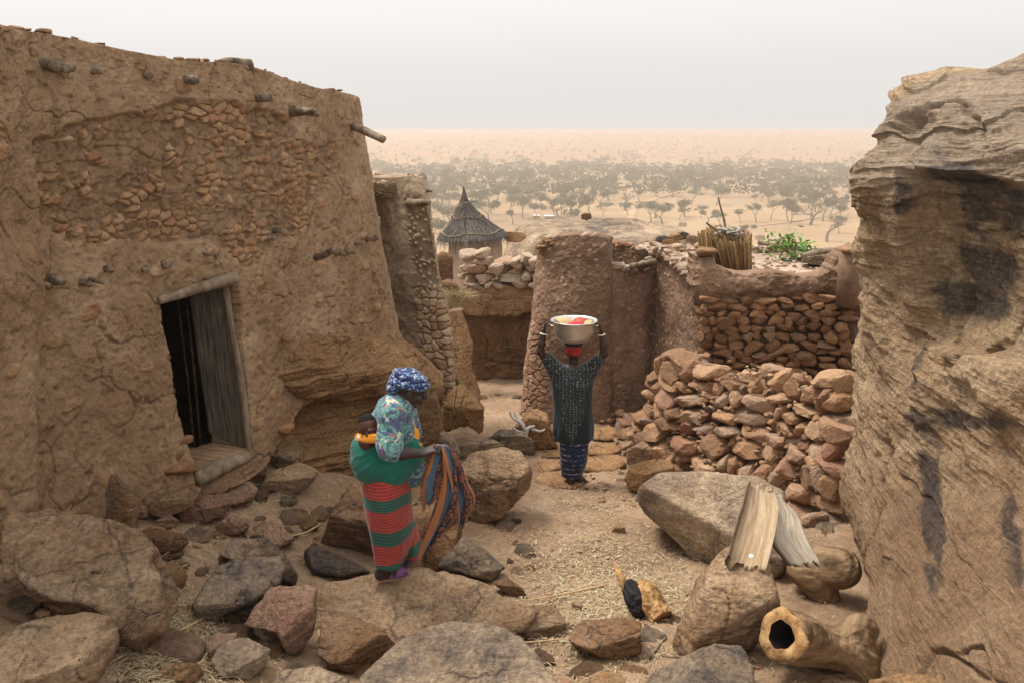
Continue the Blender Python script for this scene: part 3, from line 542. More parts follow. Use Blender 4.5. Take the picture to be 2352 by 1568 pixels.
_, HV, HN, hpu, hpv = patch('wall', hr, 640, 400, M['mud'], house_disp, house, back=(-.38, .12, 0), hole=DOOR)
def onwall(u, v):
    i = np.argmin((hpu-u)**2+(hpv-v)**2); return HV[i], HN[i]
# hidden sides and flat roof of the house, so that its inside stays dark
def quadbox(name, foot, z0, z1, mat, parent, top=True):
    n = len(foot); V = np.array([(x, y, z0) for x, y in foot]+[(x, y, z1) for x, y in foot]); Fc = [[i, (i+1) % n, n+(i+1) % n, n+i] for i in range(n-1)]
    return mk(name, V, Fc, mat, parent, smooth=False)
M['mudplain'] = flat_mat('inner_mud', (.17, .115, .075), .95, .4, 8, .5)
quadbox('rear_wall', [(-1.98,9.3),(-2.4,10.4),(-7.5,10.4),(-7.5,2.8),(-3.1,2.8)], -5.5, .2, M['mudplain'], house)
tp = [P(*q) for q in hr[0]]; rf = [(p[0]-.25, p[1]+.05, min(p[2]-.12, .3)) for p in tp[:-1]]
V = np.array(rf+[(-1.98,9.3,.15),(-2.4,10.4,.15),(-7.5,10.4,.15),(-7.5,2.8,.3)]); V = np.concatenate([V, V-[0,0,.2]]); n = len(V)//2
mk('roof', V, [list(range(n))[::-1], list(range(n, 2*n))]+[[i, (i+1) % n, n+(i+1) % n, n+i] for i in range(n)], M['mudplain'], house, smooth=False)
# parapet rubble along the top edge
mb = MB(); rs = np.random.RandomState(4)
for k in range(150):
    t = rs.uniform(.12, .98); K = crom(np.array(tp[:-1]), 400)[int(t*399)]; Vp, Fp = protos()[rs.randint(26)]; sz = rs.uniform(.012, .035)
    mb.add((Vp*[sz*1.4, sz, sz*.5])@Rz(rs.uniform(0, 6)).T+K+[-rs.uniform(0.02, .3), .03, rs.uniform(-.02, .025)], Fp, rs.rand())
mb.build('coping', M['facestone'], house)['kind'] = 'stuff'
M['wood_old'] = wood_mat('old_wood', (.16, .115, .075), (.30, .235, .165), (1, 1, .25))
M['wood_door'] = wood_mat('door_wood', (.105, .084, .063), (.21, .17, .13), (6, 6, .35))
M['wood_dark'] = wood_mat('dark_wood', (.13, .095, .065), (.27, .195, .13), (1, 1, 1), ns=20)
def peg(name, u, v, du, dv, ln, r, mat='wood_dark', out=.0, seed=1):
    p, n = onwall(u, v); ex = P(u+du, v+dv, p[1]-.01) ; d = unit(unit(n)*1.0+unit(ex-p)*out) if out else unit(n)
    if out >= 9: d = unit(ex-p)
    r *= .8; pts = [p-d*.12+d*(ln+.12)*t for t in np.linspace(0, 1, 6)]; pts = [q+np.array([0, 0, .004*math.sin(3*i+seed)]) for i, q in enumerate(pts)]
    mb = MB(); mb.tube(pts, np.linspace(r*1.1, r*.9, 6), 10, .5, .25, seed); return mb.build(name, M[mat], house)
for i, (u, v, r, ln) in enumerate([(98,148,.045,.10),(120,155,.038,.12),(142,153,.035,.08),(206,163,.03,.06),(332,172,.03,.05),(421,184,.038,.10),(375,606,.04,.05),(327,618,.03,.04),(243,617,.03,.06),(182,646,.03,.09),(205,640,.022,.12),(112,640,.045,.08),(586,225,.05,.12),(622,546,.035,.06),(640,530,.035,.07),(775,583,.03,.10),(798,580,.035,.12),(820,560,.025,.08),(846,548,.045,.14),(465,583,.015,.1),(98,655,.03,.05)]):
    peg('beam_end', u, v, 0, 0, ln, r, seed=i)
def stick(name, pts, rad, mat='wood_dark', parent=None, rough=.2, seed=0):
    mb = MB(); K = crom(np.array([P(*q) for q in pts]), 14); rr = crom(np.array(rad, float).reshape(-1, 1), 14)[:, 0]; mb.tube(K, rr, 9, .5, rough, seed); return mb.build(name, M[mat], parent)
stick('roof_pole', [(655,252,6.95),(690,255,6.85),(728,262,6.75)], [.04,.035,.028], parent=house)
stick('roof_pole', [(660,262,6.95),(700,258,6.82),(722,253,6.7)], [.03,.028,.02], parent=house)
stick('beam_end', [(726,592,7.0),(750,583,6.85),(768,572,6.75)], [.035,.03,.028], parent=house)
stick('beam_end', [(455,585,5.9),(475,582,5.86),(490,586,5.84)], [.012,.012,.01], parent=house)
stick('waterspout', [(798,286,8.25),(835,300,8.1),(880,321,7.95)], [.045,.042,.04], 'wood_old', house)
stick('roof_board', [(495,147,6.2),(535,143,6.3),(576,146,6.42)], [.03,.035,.03], 'wood_old', house)
stick('roof_board', [(568,143,6.4),(576,152,6.42),(580,168,6.44)], [.03,.025,.012], 'wood_old', house)
# doorway: lintel, leaf, post, sill
stick('lintel', [(366,690,5.45),(420,674,5.62),(480,655,5.82),(540,638,6.02)], [.03,.036,.045,.05], 'wood_old', house, .12, 5)
stick('lintel', [(380,676,5.7),(460,655,5.95),(548,650,6.2)], [.05,.05,.045], 'wood_dark', house, .12, 6)
def plank(mb, a, b, c, d, th, rnd):                       # quad prism with ragged long edges
    a, b, c, d = [np.asarray(q, float) for q in (a, b, c, d)]; n = unit(np.cross(b-a, d-a))*th; k = 16; Vt = []
    for i in range(k+1):
        t = i/k; l = a+(d-a)*t; r = b+(c-b)*t; e = .006*math.sin(i*2.1+rnd*9)
        Vt += [l+(r-l)*(.0+e), r+(l-r)*(.0-e), r+(l-r)*(-e)-n, l+(r-l)*(e)-n]
    Fc = []
    for i in range(k):
        o = i*4
        for j in range(4): Fc.append([o+j, o+(j+1) % 4, o+4+(j+1) % 4, o+4+j])
    Fc += [[0, 3, 2, 1], [k*4, k*4+1, k*4+2, k*4+3]]; mb.add(np.array(Vt), Fc, rnd)
door = empty('door', P(520, 1040, 6.3)-np.array(house.location)); door.parent = house; door.location = tuple(P(520, 1040, 6.3)-np.array(house.location))
def childmesh(mb, name, mat, par):                        # grandchild: bake world position into parent's frame
    V = np.concatenate(mb.V); wl = np.array(par.location)+np.array(par.parent.location)
    o = mk(name, V-wl, mb.F, mat, None, (0, 0, 0), {'rnd': np.concatenate(mb.A)}, smooth=False); o.parent = par; o.location = (0, 0, 0); return o
mb = MB(); plank(mb, P(440,672,6.2), P(482,664,6.14), P(530,1012,6.13), P(486,990,6.18), .03, .2); childmesh(mb, 'board', M['wood_door'], door)
mb = MB(); plank(mb, P(483,664,6.13), P(522,655,6.08), P(572,1026,6.07), P(531,1012,6.12), .03, .7); childmesh(mb, 'board', M['wood_door'], door)
mb = MB(); mb.tube(crom(np.array([P(517,655,6.05), P(534,770,6.03), P(555,880,6.02), P(573,1027,6.0)]), 12), .028, 8, .5, .15, 3); childmesh(mb, 'door_post', M['wood_old'], door)
mb = MB()
for (a, b, r_) in [((408,690,6.6),(448,1040,6.5),.010), ((428,685,6.5),(462,1035,6.4),.013)]: mb.tube([P(*a), (P(*a)+P(*b))/2+[.01,0,0], P(*b)], r_, 7, .5, .1)
mb.build('inner_pole', M['wood_dark'], house)
sl = crom(np.array([P(448,1098,5.52), P(500,1072,5.72), P(550,1048,5.95), P(602,1024,6.25)]), 24); mb = MB(); mb.tube(sl+[0, .03, -.02], np.interp(np.linspace(0,1,24), [0,.1,.5,.9,1], [.07,.085,.075,.07,.05]), 14, .5, .12, 9, oval=.8); mb.build('door_sill', M['wood_old'], house)
g = P(500, 1120, 5.95); mb = MB(); mb.box(P(520, 1120, 6.25)+[-.06, .02, -.16], (.8, .16, .3), R=Rz(math.atan2(.6, .4))); mb.build('sill_base', M['mud_red'], house)
# projecting stones beside the doorway
for (u, v, y, sx) in [(410,1075,5.5,.12),(400,1045,5.55,.09),(660,775,6.6,.07),(655,985,6.45,.09),(630,1000,6.4,.08),(425,1125,5.5,.08),(420,1010,5.6,.07)]:
    Vp, Fp = protos()[int(u) % 26]; mb = MB(); mb.add((Vp*[sx, sx*.7, sx*.45])@Rz(.9).T+P(u, v, y), Fp, (u*.013) % 1); mb.build('jamb_stone', M['facestone'], house)
pass
# ---------------------------------------------------------------- the lower house behind it
fh = empty('stone_house', P(930, 890, 9.9)); tag(fh, 'lower mud house with a stone studded edge behind the big house', 'house')
def far_disp(V, u, v, s):
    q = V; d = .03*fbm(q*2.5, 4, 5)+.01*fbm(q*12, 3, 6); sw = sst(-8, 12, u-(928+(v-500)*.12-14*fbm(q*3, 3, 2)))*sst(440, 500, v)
    f1, f2, r = worley2(np.stack([s*7.5, V[:, 2]*11], -1)+.35*np.stack([fbm(q*6, 3, 3), fbm(q*6, 3, 4)], -1), 9, .8); e = sst(0, .17, f2-f1); low = sst(640, 720, v+20*fbm(q*4, 2, 8))
    hole = sw*low; g1, g2, r3 = worley2(np.stack([s*16, V[:, 2]*16], -1), 21); small = (r3 > .55)*(1-sst(.25, .4, g1))*sw*(1-low)
    d = d-.03*sw+hole*.05*e+.02*small
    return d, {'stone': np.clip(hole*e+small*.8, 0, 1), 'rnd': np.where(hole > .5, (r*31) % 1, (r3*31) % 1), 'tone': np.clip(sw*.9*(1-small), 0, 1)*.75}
fr = [[(800,405,10.4),(850,410,10.1),(905,408,9.8),(955,404,9.6),(980,415,9.7),(978,420,10.6)],
      [(800,470,10.35),(855,470,10.05),(910,470,9.75),(965,468,9.5),(990,475,9.6),(985,480,10.6)],
      [(830,600,10.3),(880,600,10.0),(930,600,9.6),(985,600,9.4),(1008,600,9.5),(1000,600,10.6)],
      [(850,760,10.2),(900,760,9.8),(950,760,9.5),(1005,750,9.25),(1030,750,9.4),(1020,750,10.6)],
      [(860,930,10.0),(920,930,9.6),(960,930,9.3),(1020,920,9.15),(1046,915,9.3),(1035,915,10.6)]]
patch('wall', fr, 200, 360, mud_mat('far_house_mud', (.27, .195, .125), (.36, .27, .185), (.44, .34, .245), stone=((0, (.28, .17, .1)), (.5, (.4, .27, .17)), (1, (.46, .34, .23)))), far_disp, fh, back=(-.3, .4, 0))
V = np.array([P(846,404,11.5), P(975,402,11.2), P(978,416,9.75), P(905,412,9.9), P(848,440,9.9)]); V = np.concatenate([V, V-[0, 0, .12]])
mk('roof', V, [[4,3,2,1,0],[5,6,7,8,9]]+[[i,(i+1)%5,5+(i+1)%5,5+i] for i in range(5)], M['mudplain'], fh, smooth=False)
def _rp(rs):
    a, b = rs.rand(2); return P(850+122*a, 402+(8+16*(1-a))*b, 11.0-1.2*b)
loose(MB(), 170, _rp, (.025, .06), 3, .5).build('parapet_stone', M['lightstone'], fh)['kind'] = 'stuff'
mb = MB(); rs = np.random.RandomState(8)
for _ in range(140):
    p = P(rs.uniform(850, 915), rs.uniform(420, 444), 9.8); a = rs.uniform(-.9, .9); mb.tube([p, p+[.12*math.cos(a)+.03, -.03, .07*math.sin(a)], p+[.22*math.cos(a), -.05, .03*math.sin(a)-.03]], .004, 4, rs.rand())
M['straw'] = stones_mat('straw', [(0, (.30, .21, .11)), (.5, (.46, .35, .20)), (1, (.60, .50, .33))])
mb.build('roof_thatch', M['straw'], fh)
loose(MB(), 60, lambda rs: P(rs.uniform(853, 910), rs.uniform(440, 447), 9.95), (.03, .05), 6).build('coping_stone', M['lightstone'], fh)['kind'] = 'stuff'
stick('waterspout', [(938,466,9.4),(965,468,9.25),(986,464,9.1)], [.05,.045,.03], 'wood_old', fh); stick('beam_end', [(975,440,9.6),(985,437,9.5),(989,440,9.45)], [.02,.02,.018], 'wood_dark', fh)
stick('beam_end', [(965,598,9.3),(980,602,9.2),(988,606,9.15)], [.02,.02,.015], 'wood_old', fh); stick('beam_end', [(975,470,9.5),(984,468,9.4),(988,463,9.35)], [.015,.02,.012], 'wood_dark', fh)
def ledge_disp(V, u, v, s):
    q = V; z = V[:, 2]+.05*V[:, 0]+.09*fbm(q*1.3, 3, 7); lay = ridged(np.stack([z*13, q[:, 0]*1.5, q[:, 1]*1.5], -1), 4, 8)
    blk = np.floor(z*7+.8*fbm(q*1.7, 3, 12)); st = (blk*.37 % 1)-.5; rgt = sst(1010, 960, u)
    return (.10*fbm(q*1.5, 4, 3)+.055*lay+.05*st+.02*fbm(q*9, 4, 5)+.008*fbm(q*35, 3, 6))*rgt+.02*(1-rgt), {'rnd': V[:, 0]*0}
_lu = [630,700,770,840,910,970,1015]; _ly = [6.8,7.0,7.25,7.5,7.8,8.1,8.6]
lr = [[(a, b, c+o) for a, b, c in zip(_lu, vv_, _ly)] for vv_, o in (([790,762,778,785,798,828,862],.14), ([820,800,815,818,826,845,872],-.1), ([858,842,856,852,862,872,886],-.3), ([886,902,904,886,892,902,912],-.26), ([904,922,922,906,910,918,926],.02), ([970,985,980,975,965,955,950],-.04), ([1062,1062,1046,1026,1006,990,980],-.18), ([1130,1120,1100,1080,1060,1040,1030],-.2))]
M['ledge'] = rock_mat('ledge_sandstone', (.25, .155, .085), (.43, .30, .185), ochre=(.32, .17, .075), darkamt=.38, ochreamt=.5, strata=(.7, .7, 7))
o, *_ = patch('rock_ledge', lr, 300, 300, M['ledge'], ledge_disp, None, back=(-.3, .8, 0), loc=(-1.6, 7.4, -3.5)); tag(o, 'layered sandstone ledge with an overhanging top under the house wall', 'rock')
# ---------------------------------------------------------------- the big cliff rock at the right
M['cliff'] = cliff_mat()
def cliff_disp(V, u, v, s):
    q = V; z = V[:, 2]
    d = .09*fbm(q*1.2, 4, 91)+.045*fbm(q*3.5, 4, 92)+.014*fbm(q*12, 4, 93)+.006*fbm(q*40, 3, 94)
    wob = .12*fbm(q*1.1, 3, 95)
    dirA = z+.18*V[:, 0]+.12*V[:, 1]+wob; layA = ridged(np.stack([dirA*9, V[:, 0]*1.3, V[:, 1]*1.3], -1), 4, 96)
    dirB = z*.75+.6*(V[:, 0]-V[:, 1]*.35)+wob; layB = ridged(np.stack([dirB*9, V[:, 0]*1.0, V[:, 1]*1.6], -1), 4, 97)
    up = sst(720, 560, v+.12*(u-2000)); low = sst(1000, 1250, v)
    sA = np.floor(dirA*5.5+.5*fbm(q*2., 3, 85)); sB = np.floor(dirB*5+.6*fbm(q*1.7, 3, 86))
    d = d+.055*layA*up*(.6+.6*fbm(q*.9+9, 2, 98))+.032*layB*(1-up)*(1-.8*low)+.04*((sA*.618 % 1)-.5)*up+.045*((sB*.618 % 1)-.5)*(1-up)*(1-.6*low)
    for cs, fr, am in ((83, .55, .08), (84, .9, .05)):
        cc = vn(np.stack([dirB*fr*2.2+.35*fbm(q*2.5, 4, cs), V[:, 0]*.7, V[:, 1]*.7], -1), cs); d = d-am*np.exp(-(cc/.022)**2)*(vn(q*.8+cs, 3) > -.15)
    d = d-.045
    # overhanging brow over the dark recess, hollow near the top, ledge at mid height
    brow = 385+.22*np.maximum(0, u-2200)+14*fbm(q*3, 3, 99); rec = sst(0, 26, v-brow)*sst(2060, 2100, u)*sst(860, 700, v)*(.45+.55*sst(2360, 2200, u)); d = d-.17*rec
    led = sst(0, 18, v-(775+.22*(u-2100)+10*fbm(q*3, 3, 89)))*sst(2090, 2120, u); d = d+.12*led*sst(1050, 820, v)
    d = d-.05*np.exp(-((u-2100)/45)**2-((v-268)/14)**2)-.06*np.exp(-((u-2090)/60)**2-((v-300)/22)**2)
    d = d+.05*np.exp(-((u-2075)/50)**2-((v-250)/14)**2)
    rv = np.exp(-((u-(2020+.25*(v-560)))/16)**2)*sst(560, 620, v)*sst(900, 800, v); d = d-.05*rv
    kx = np.exp(-((u-(2270+.1*(v-1200)))/60)**2)*sst(1080, 1200, v)
    cr = (abs(v-(240+.0*u)-8*fbm(q*5, 3, 88)) < 2)
    B = lambda x, y, a, b, k=1: k*np.exp(-((u-x)/a)**2-((v-y)/b)**2)
    st = B(2170,470,70,95)+B(2190,660,75,70)+B(2150,400,60,25,.7)+B(2280,520,60,60,.6)+B(2110,860,25,90,.6)+B(2060,470,12,60,.9)+B(2140,1230,26,130,1)+B(2160,960,60,25,.6)+B(2130,1060,30,60,.5)+B(2310,1230,30,110,.6)+B(2260,970,80,22,.5)+B(2100,700,30,40,.4)
    st = sst(.22, .62, st*1.2*(1+1.5*fbm(q*np.array([3.5, 3.5, 9.]), 5, 66, .65)))
    gry = sst(520, 380, v-.2*(u-2100))
    return d, {'stain': st, 'grey': gry*1., 'rust': sst(900, 1300, v+.2*(2100-u)+60*fbm(q*2, 3, 82))}
cr_ = [ # rows top to bottom; columns from the left edge of the rock to outside the frame
 [(2077,238,6.6),(2043,233,5.6),(2100,196,5.3),(2200,166,5.0),(2300,140,4.8),(2400,118,4.6),(2560,90,4.4),(2700,90,4.6)],
 [(2062,270,6.4),(2027,262,5.3),(2100,250,4.95),(2200,240,4.6),(2300,230,4.35),(2400,220,4.15),(2560,200,3.9),(2700,200,4.0)],
 [(2047,340,6.2),(2011,335,5.15),(2100,330,4.75),(2200,325,4.4),(2300,320,4.1),(2400,320,3.9),(2560,310,3.6),(2700,310,3.7)],
 [(1987,410,6.3),(1951,408,5.25),(2050,420,4.75),(2180,430,4.35),(2300,430,4.0),(2400,430,3.8),(2560,430,3.5),(2700,430,3.6)],
 [(2002,580,6.4),(1969,570,5.5),(2060,600,4.9),(2180,600,4.4),(2300,600,4.0),(2400,600,3.75),(2560,600,3.4),(2700,600,3.5)],
 [(1992,720,6.6),(1958,710,5.7),(2050,730,5.0),(2180,760,4.4),(2300,780,3.95),(2400,780,3.7),(2560,780,3.3),(2700,780,3.4)],
 [(1977,860,6.8),(1947,860,5.9),(2040,880,5.0),(2170,900,4.3),(2300,900,3.8),(2400,900,3.55),(2560,900,3.15),(2700,900,3.2)],
 [(1977,980,6.9),(1951,975,6.0),(2040,1020,4.95),(2170,1040,4.2),(2300,1040,3.65),(2400,1040,3.4),(2560,1040,3.0),(2700,1040,3.1)],
 [(1962,1120,6.9),(1933,1110,6.0),(2030,1170,4.8),(2160,1200,4.0),(2300,1200,3.45),(2400,1200,3.2),(2560,1200,2.85),(2700,1200,2.9)],
 [(1992,1260,6.4),(1965,1260,5.2),(2040,1330,4.3),(2160,1380,3.6),(2300,1380,3.15),(2400,1380,2.95),(2560,1380,2.6),(2700,1380,2.7)],
 [(2027,1420,5.6),(1989,1420,4.4),(2060,1500,3.7),(2170,1550,3.2),(2300,1560,2.85),(2400,1560,2.7),(2560,1560,2.4),(2700,1560,2.4)],
 [(2052,1680,4.6),(2021,1700,3.5),(2090,1740,3.1),(2180,1760,2.8),(2300,1760,2.6),(2400,1760,2.5),(2560,1760,2.2),(2700,1760,2.2)]]
o, *_ = patch('cliff_rock', cr_, 420, 760, M['cliff'], cliff_disp, None, back=(1.6, 1.2, 0), loc=(2.6, 4.5, -3.4), nback=40); tag(o, 'towering striped sandstone rock with black stains filling the right side', 'rock')
# ---------------------------------------------------------------- mud tower house in the middle
th_ = empty('mud_tower', P(1330, 950, 11.4)); tag(th_, 'roofless round cornered reddish mud building standing behind the woman with the basin', 'building')
def red_disp(V, u, v, s):
    q = V; d = .05*fbm(q*1.5, 3, 15)+.015*fbm(q*8, 4, 16)+.008*fbm(q*30, 3, 17)
    g1, g2, r = worley2(np.stack([s*13, V[:, 2]*15], -1)+.3*np.stack([fbm(q*9, 2, 1), fbm(q*9, 2, 2)], -1), 31); reg = sst(-.25, .35, fbm(q*1.4, 3, 33)+.15+.5*np.exp(-((u-1225)/25)**2)+.4*sst(620, 560, v))
    st = (r > .66)*(1-sst(.22, .42, g1*(1.2-.3*reg)))*np.clip(reg+.25, 0, 1); d = d+.005*st+.006*fbm(q*22, 3, 19)
    h1, h2, r2 = worley2(np.stack([s*6.5, V[:, 2]*9], -1)+.3*np.stack([fbm(q*6, 2, 4), fbm(q*6, 2, 5)], -1), 41); e = sst(0, .16, h2-h1)*sst(1275, 1222, u)*sst(640, 800, v); d = d+.04*e
    top = sst(35, 0, v-548)*0
    return d, {'stone': np.clip(st*.95+e*.8, 0, 1), 'rnd': np.where(e > .3, r2*7 % 1, r*31 % 1), 'tone': np.clip(.35-.5*fbm(q*1.2, 3, 44), 0, .7)}
tr = [[(1240,575,12.4),(1238,560,11.7),(1256,548,11.4),(1300,542,11.2),(1355,540,11.1),(1392,548,11.1),(1400,556,11.3),(1398,560,12.2)],
      [(1232,640,12.4),(1230,640,11.6),(1248,640,11.25),(1298,640,11.05),(1355,640,10.95),(1396,640,11.0),(1408,640,11.3),(1404,640,12.2)],
      [(1225,760,12.4),(1222,760,11.5),(1242,760,11.1),(1296,760,10.9),(1358,760,10.85),(1400,760,10.95),(1412,760,11.3),(1408,760,12.2)],
      [(1215,860,12.3),(1208,860,11.4),(1235,860,11.0),(1295,860,10.8),(1360,860,10.8),(1402,860,10.9),(1414,860,11.3),(1410,860,12.2)],
      [(1205,965,12.2),(1195,960,11.3),(1228,965,10.85),(1295,975,10.7),(1362,975,10.7),(1404,970,10.85),(1416,960,11.3),(1412,960,12.2)]]
patch('wall', tr, 260, 380, M['mud_red'], red_disp, th_, back=(.1, .35, 0))
# lower curtain wall that joins the tower to the terrace, sagging top with coping stones
tr2 = [[(1360,590,11.3),(1385,600,11.18),(1420,612,11.2),(1450,618,11.3),(1480,615,11.35),(1505,606,11.5),(1535,600,11.9)],
       [(1365,720,11.15),(1390,720,11.05),(1425,720,11.1),(1452,720,11.2),(1482,720,11.25),(1505,720,11.45),(1535,720,11.8)],
       [(1370,850,11.05),(1395,850,10.95),(1428,850,11.02),(1455,850,11.15),(1482,850,11.2),(1505,850,11.4),(1535,850,11.75)],
       [(1375,990,11.0),(1400,985,10.9),(1430,975,10.95),(1458,970,11.05),(1480,970,11.15),(1505,975,11.35),(1535,985,11.7)]]
patch('side_wall', tr2, 200, 300, M['mud_red'], red_disp, th_, back=(.05, .35, 0))
loose(MB(), 55, lambda rs: (lambda t: P(1372+130*t, np.interp(t, [0,.3,.6,.85,1], [596,612,616,608,592])+rs.uniform(-4, 12), np.interp(t, [0,.5,1], [11.3,11.3,11.4])+rs.uniform(-.1,.2)))(rs.rand()), (.04, .085), 11).build('coping_stone', M['lightstone'], th_)['kind'] = 'stuff'
loose(MB(), 120, lambda rs: (lambda t: P(1238+160*t, np.interp(t, [0,.1,.4,.8,1], [572,552,543,544,556])+rs.uniform(-3, 20), 11.35+rs.uniform(-.05,.15)))(rs.rand()), (.03, .06), 12).build('top_stone', M['facestone'], th_)['kind'] = 'stuff'
# walls at the back of the roofless rooms
tr3 = [[(1318,556,14.0),(1350,548,13.6),(1385,545,13.3),(1400,550,13.1),(1404,556,13.4)],[(1318,680,14.0),(1350,680,13.6),(1385,680,13.3),(1400,680,13.1),(1404,680,13.4)],[(1318,760,14),(1350,760,13.6),(1385,760,13.3),(1400,760,13.1),(1404,760,13.4)]]
patch('rear_wall', tr3, 90, 150, M['mud_red'], red_disp, th_, back=(.05, .3, 0))
tr4 = [[(1400,556,14.6),(1440,568,14.4),(1480,572,14.0),(1530,565,13.6)],[(1400,640,14.6),(1440,640,14.4),(1480,640,14.0),(1530,640,13.6)],[(1400,760,14.6),(1440,760,14.4),(1480,760,14.0),(1530,760,13.6)]]
patch('rear_wall', tr4, 110, 150, M['mud_red'], red_disp, th_, back=(.05, .3, 0))
loose(MB(), 70, lambda rs: (lambda t: P(1320+210*t, np.interp(t, [0,.2,.4,.42,.7,1], [558,546,548,558,570,562])+rs.uniform(-3, 4), np.interp(t, [0,.39,.4,1], [13.9,13.2,14.5,13.5])))(rs.rand()), (.035, .07), 14).build('coping_stone', M['facestone'], th_)['kind'] = 'stuff'
stick('timber', [(1450,612,11.1),(1470,608,11.0),(1504,600,10.6)], [.05,.04,.04], 'wood_dark', th_); stick('timber', [(1470,616,11.05),(1490,604,10.9),(1502,602,10.7)], [.04,.05,.03], 'wood_dark', th_)
# ---------------------------------------------------------------- terrace house at the right
tc = empty('terrace_house', P(1780, 840, 9.6)); tag(tc, 'flat roofed house with a stone face between the mud tower and the cliff rock', 'house')
ts = [[(1498,572,11.7),(1520,590,11.4),(1560,612,10.9),(1590,640,10.3),(1605,655,9.9),(1625,668,9.7)],
      [(1495,680,11.6),(1515,700,11.25),(1550,720,10.75),(1585,740,10.15),(1602,750,9.75),(1625,755,9.65)],
      [(1492,830,11.4),(1512,830,11.0),(1545,840,10.5),(1580,850,10.0),(1600,850,9.65),(1625,850,9.6)],
      [(1478,985,10.9),(1492,985,10.6),(1520,985,10.2),(1560,985,9.8),(1590,985,9.4),(1620,985,9.4)]]
patch('side_wall', ts, 240, 380, M['mud_red'], red_disp, tc, back=(.35, .1, 0))
def face_disp(V, u, v, s):
    q = V; return .05*fbm(q*3, 4, 61)+.03*ridged(q*7, 4, 63)*sst(720, 660, v)+.022*fbm(q*16, 4, 62)+.05*sst(690, 650, v+12*fbm(q*4, 3, 6)), {'stone': np.zeros(len(u)), 'rnd': np.zeros(len(u)), 'tone': np.clip(sst(660, 700, v)*.9, 0, 1)}
tf = [[(1600,585,9.75),(1612,590,9.6),(1648,612,9.55),(1700,632,9.5),(1780,628,9.45),(1850,640,9.4),(1905,625,9.3),(1935,590,9.2),(1960,572,9.1),(1985,565,9.1)],
      [(1600,640,9.75),(1612,645,9.58),(1648,655,9.5),(1700,660,9.45),(1780,660,9.4),(1850,665,9.35),(1905,655,9.28),(1935,640,9.15),(1960,625,9.05),(1985,620,9.05)],
      [(1604,740,9.75),(1614,740,9.58),(1650,740,9.5),(1700,740,9.45),(1780,740,9.4),(1850,740,9.35),(1905,740,9.28),(1935,740,9.15),(1960,740,9.05),(1985,740,9.05)],
      [(1606,900,9.75),(1616,900,9.58),(1652,900,9.5),(1700,900,9.45),(1780,900,9.4),(1850,900,9.35),(1905,900,9.28),(1935,900,9.15),(1960,900,9.05),(1985,900,9.05)]]
patch('front_wall', tf, 300, 230, M['mud_red'], face_disp, tc, back=(0, .3, 0))
mb = MB(); masonry(mb, [(1612,668,9.5),(1700,672,9.42),(1780,678,9.36),(1850,680,9.3),(1950,672,9.1)], [(1612,860,9.5),(1700,860,9.42),(1780,860,9.36),(1850,860,9.3),(1950,860,9.1)], hs=(.075,.125), ws=(.12,.25), depth=.06, seed=5, tilt=.14, jut=.012, gap=1.04)
mb.build('face_stone', M['facestone'], tc, smooth=False)
rz = P(1700, 632, 9.5)[2]-.16                               # roof terrace, a little below its rim
V = np.array([(*P(1625,650,9.75)[:2], rz), (*P(1985,640,9.3)[:2], rz), (6, 12.5, rz+.03), (2.4, 15.6, rz+.03), (*P(1498,585,13.1)[:2], rz+.02), (*P(1590,640,10.4)[:2], rz)])
nu_ = 130; gx, gy = np.meshgrid(np.linspace(0, 1, nu_), np.linspace(0, 1, nu_)); a0, a1, b0, b1 = np.array(P(1618,640,9.7)), np.array(P(1990,640,9.25)), np.array((2.15,13.0,0)), np.array((6.3,12.6,0))
Q = (a0[:2]*(1-gx)[..., None]+a1[:2]*gx[..., None])*(1-gy)[..., None]+(b0[:2]*(1-gx)[..., None]+b1[:2]*gx[..., None])*gy[..., None]; Q = Q.reshape(-1, 2); q3 = np.c_[Q, Q[:, 0]*0]
zz = rz+.05*fbm(q3*1.5, 4, 71)+.025*fbm(q3*9, 3, 72); i = np.arange(nu_*nu_).reshape(nu_, nu_)
M['roofmud'] = mud_mat('terrace_mud', (.27, .19, .135), (.36, .265, .19), (.44, .335, .25))
V = np.c_[Q, zz]; Fc = np.stack([i[:-1, :-1], i[:-1, 1:], i[1:, 1:], i[1:, :-1]], -1).reshape(-1, 4); mk('roof_terrace', V, Fc, M['roofmud'], tc, attrs={'stone': zz*0, 'rnd': zz*0, 'tone': zz*0})
loose(MB(), 420, lambda rs: (lambda a, b: np.r_[(a0[:2]*(1-a)+a1[:2]*a)*(1-b)+(b0[:2]*(1-a)+b1[:2]*a)*b, rz+.02])(rs.uniform(.1, .95), rs.rand()**1.3), (.015, .045), 15).build('roof_gravel', M['lightstone'], tc)['kind'] = 'stuff'
loose(MB(), 190, lambda rs: (lambda t: P(1500+100*t, np.interp(t, [0,.3,.6,1], [570,584,608,640])+rs.uniform(-12, 12), np.interp(t, [0,1], [11.6,10.1])+rs.uniform(-.05,.35)))(rs.rand()), (.04, .10), 16, .6).build('parapet_stone', M['lightstone'], tc)['kind'] = 'stuff'
loose(MB(), 150, lambda rs: (lambda t: np.r_[(b0[:2]*(1-t)+b1[:2]*t)*.985, rz+rs.uniform(-.03, .06)])(rs.rand()), (.05, .12), 17, .6).build('parapet_stone', M['lightstone'], tc)['kind'] = 'stuff'
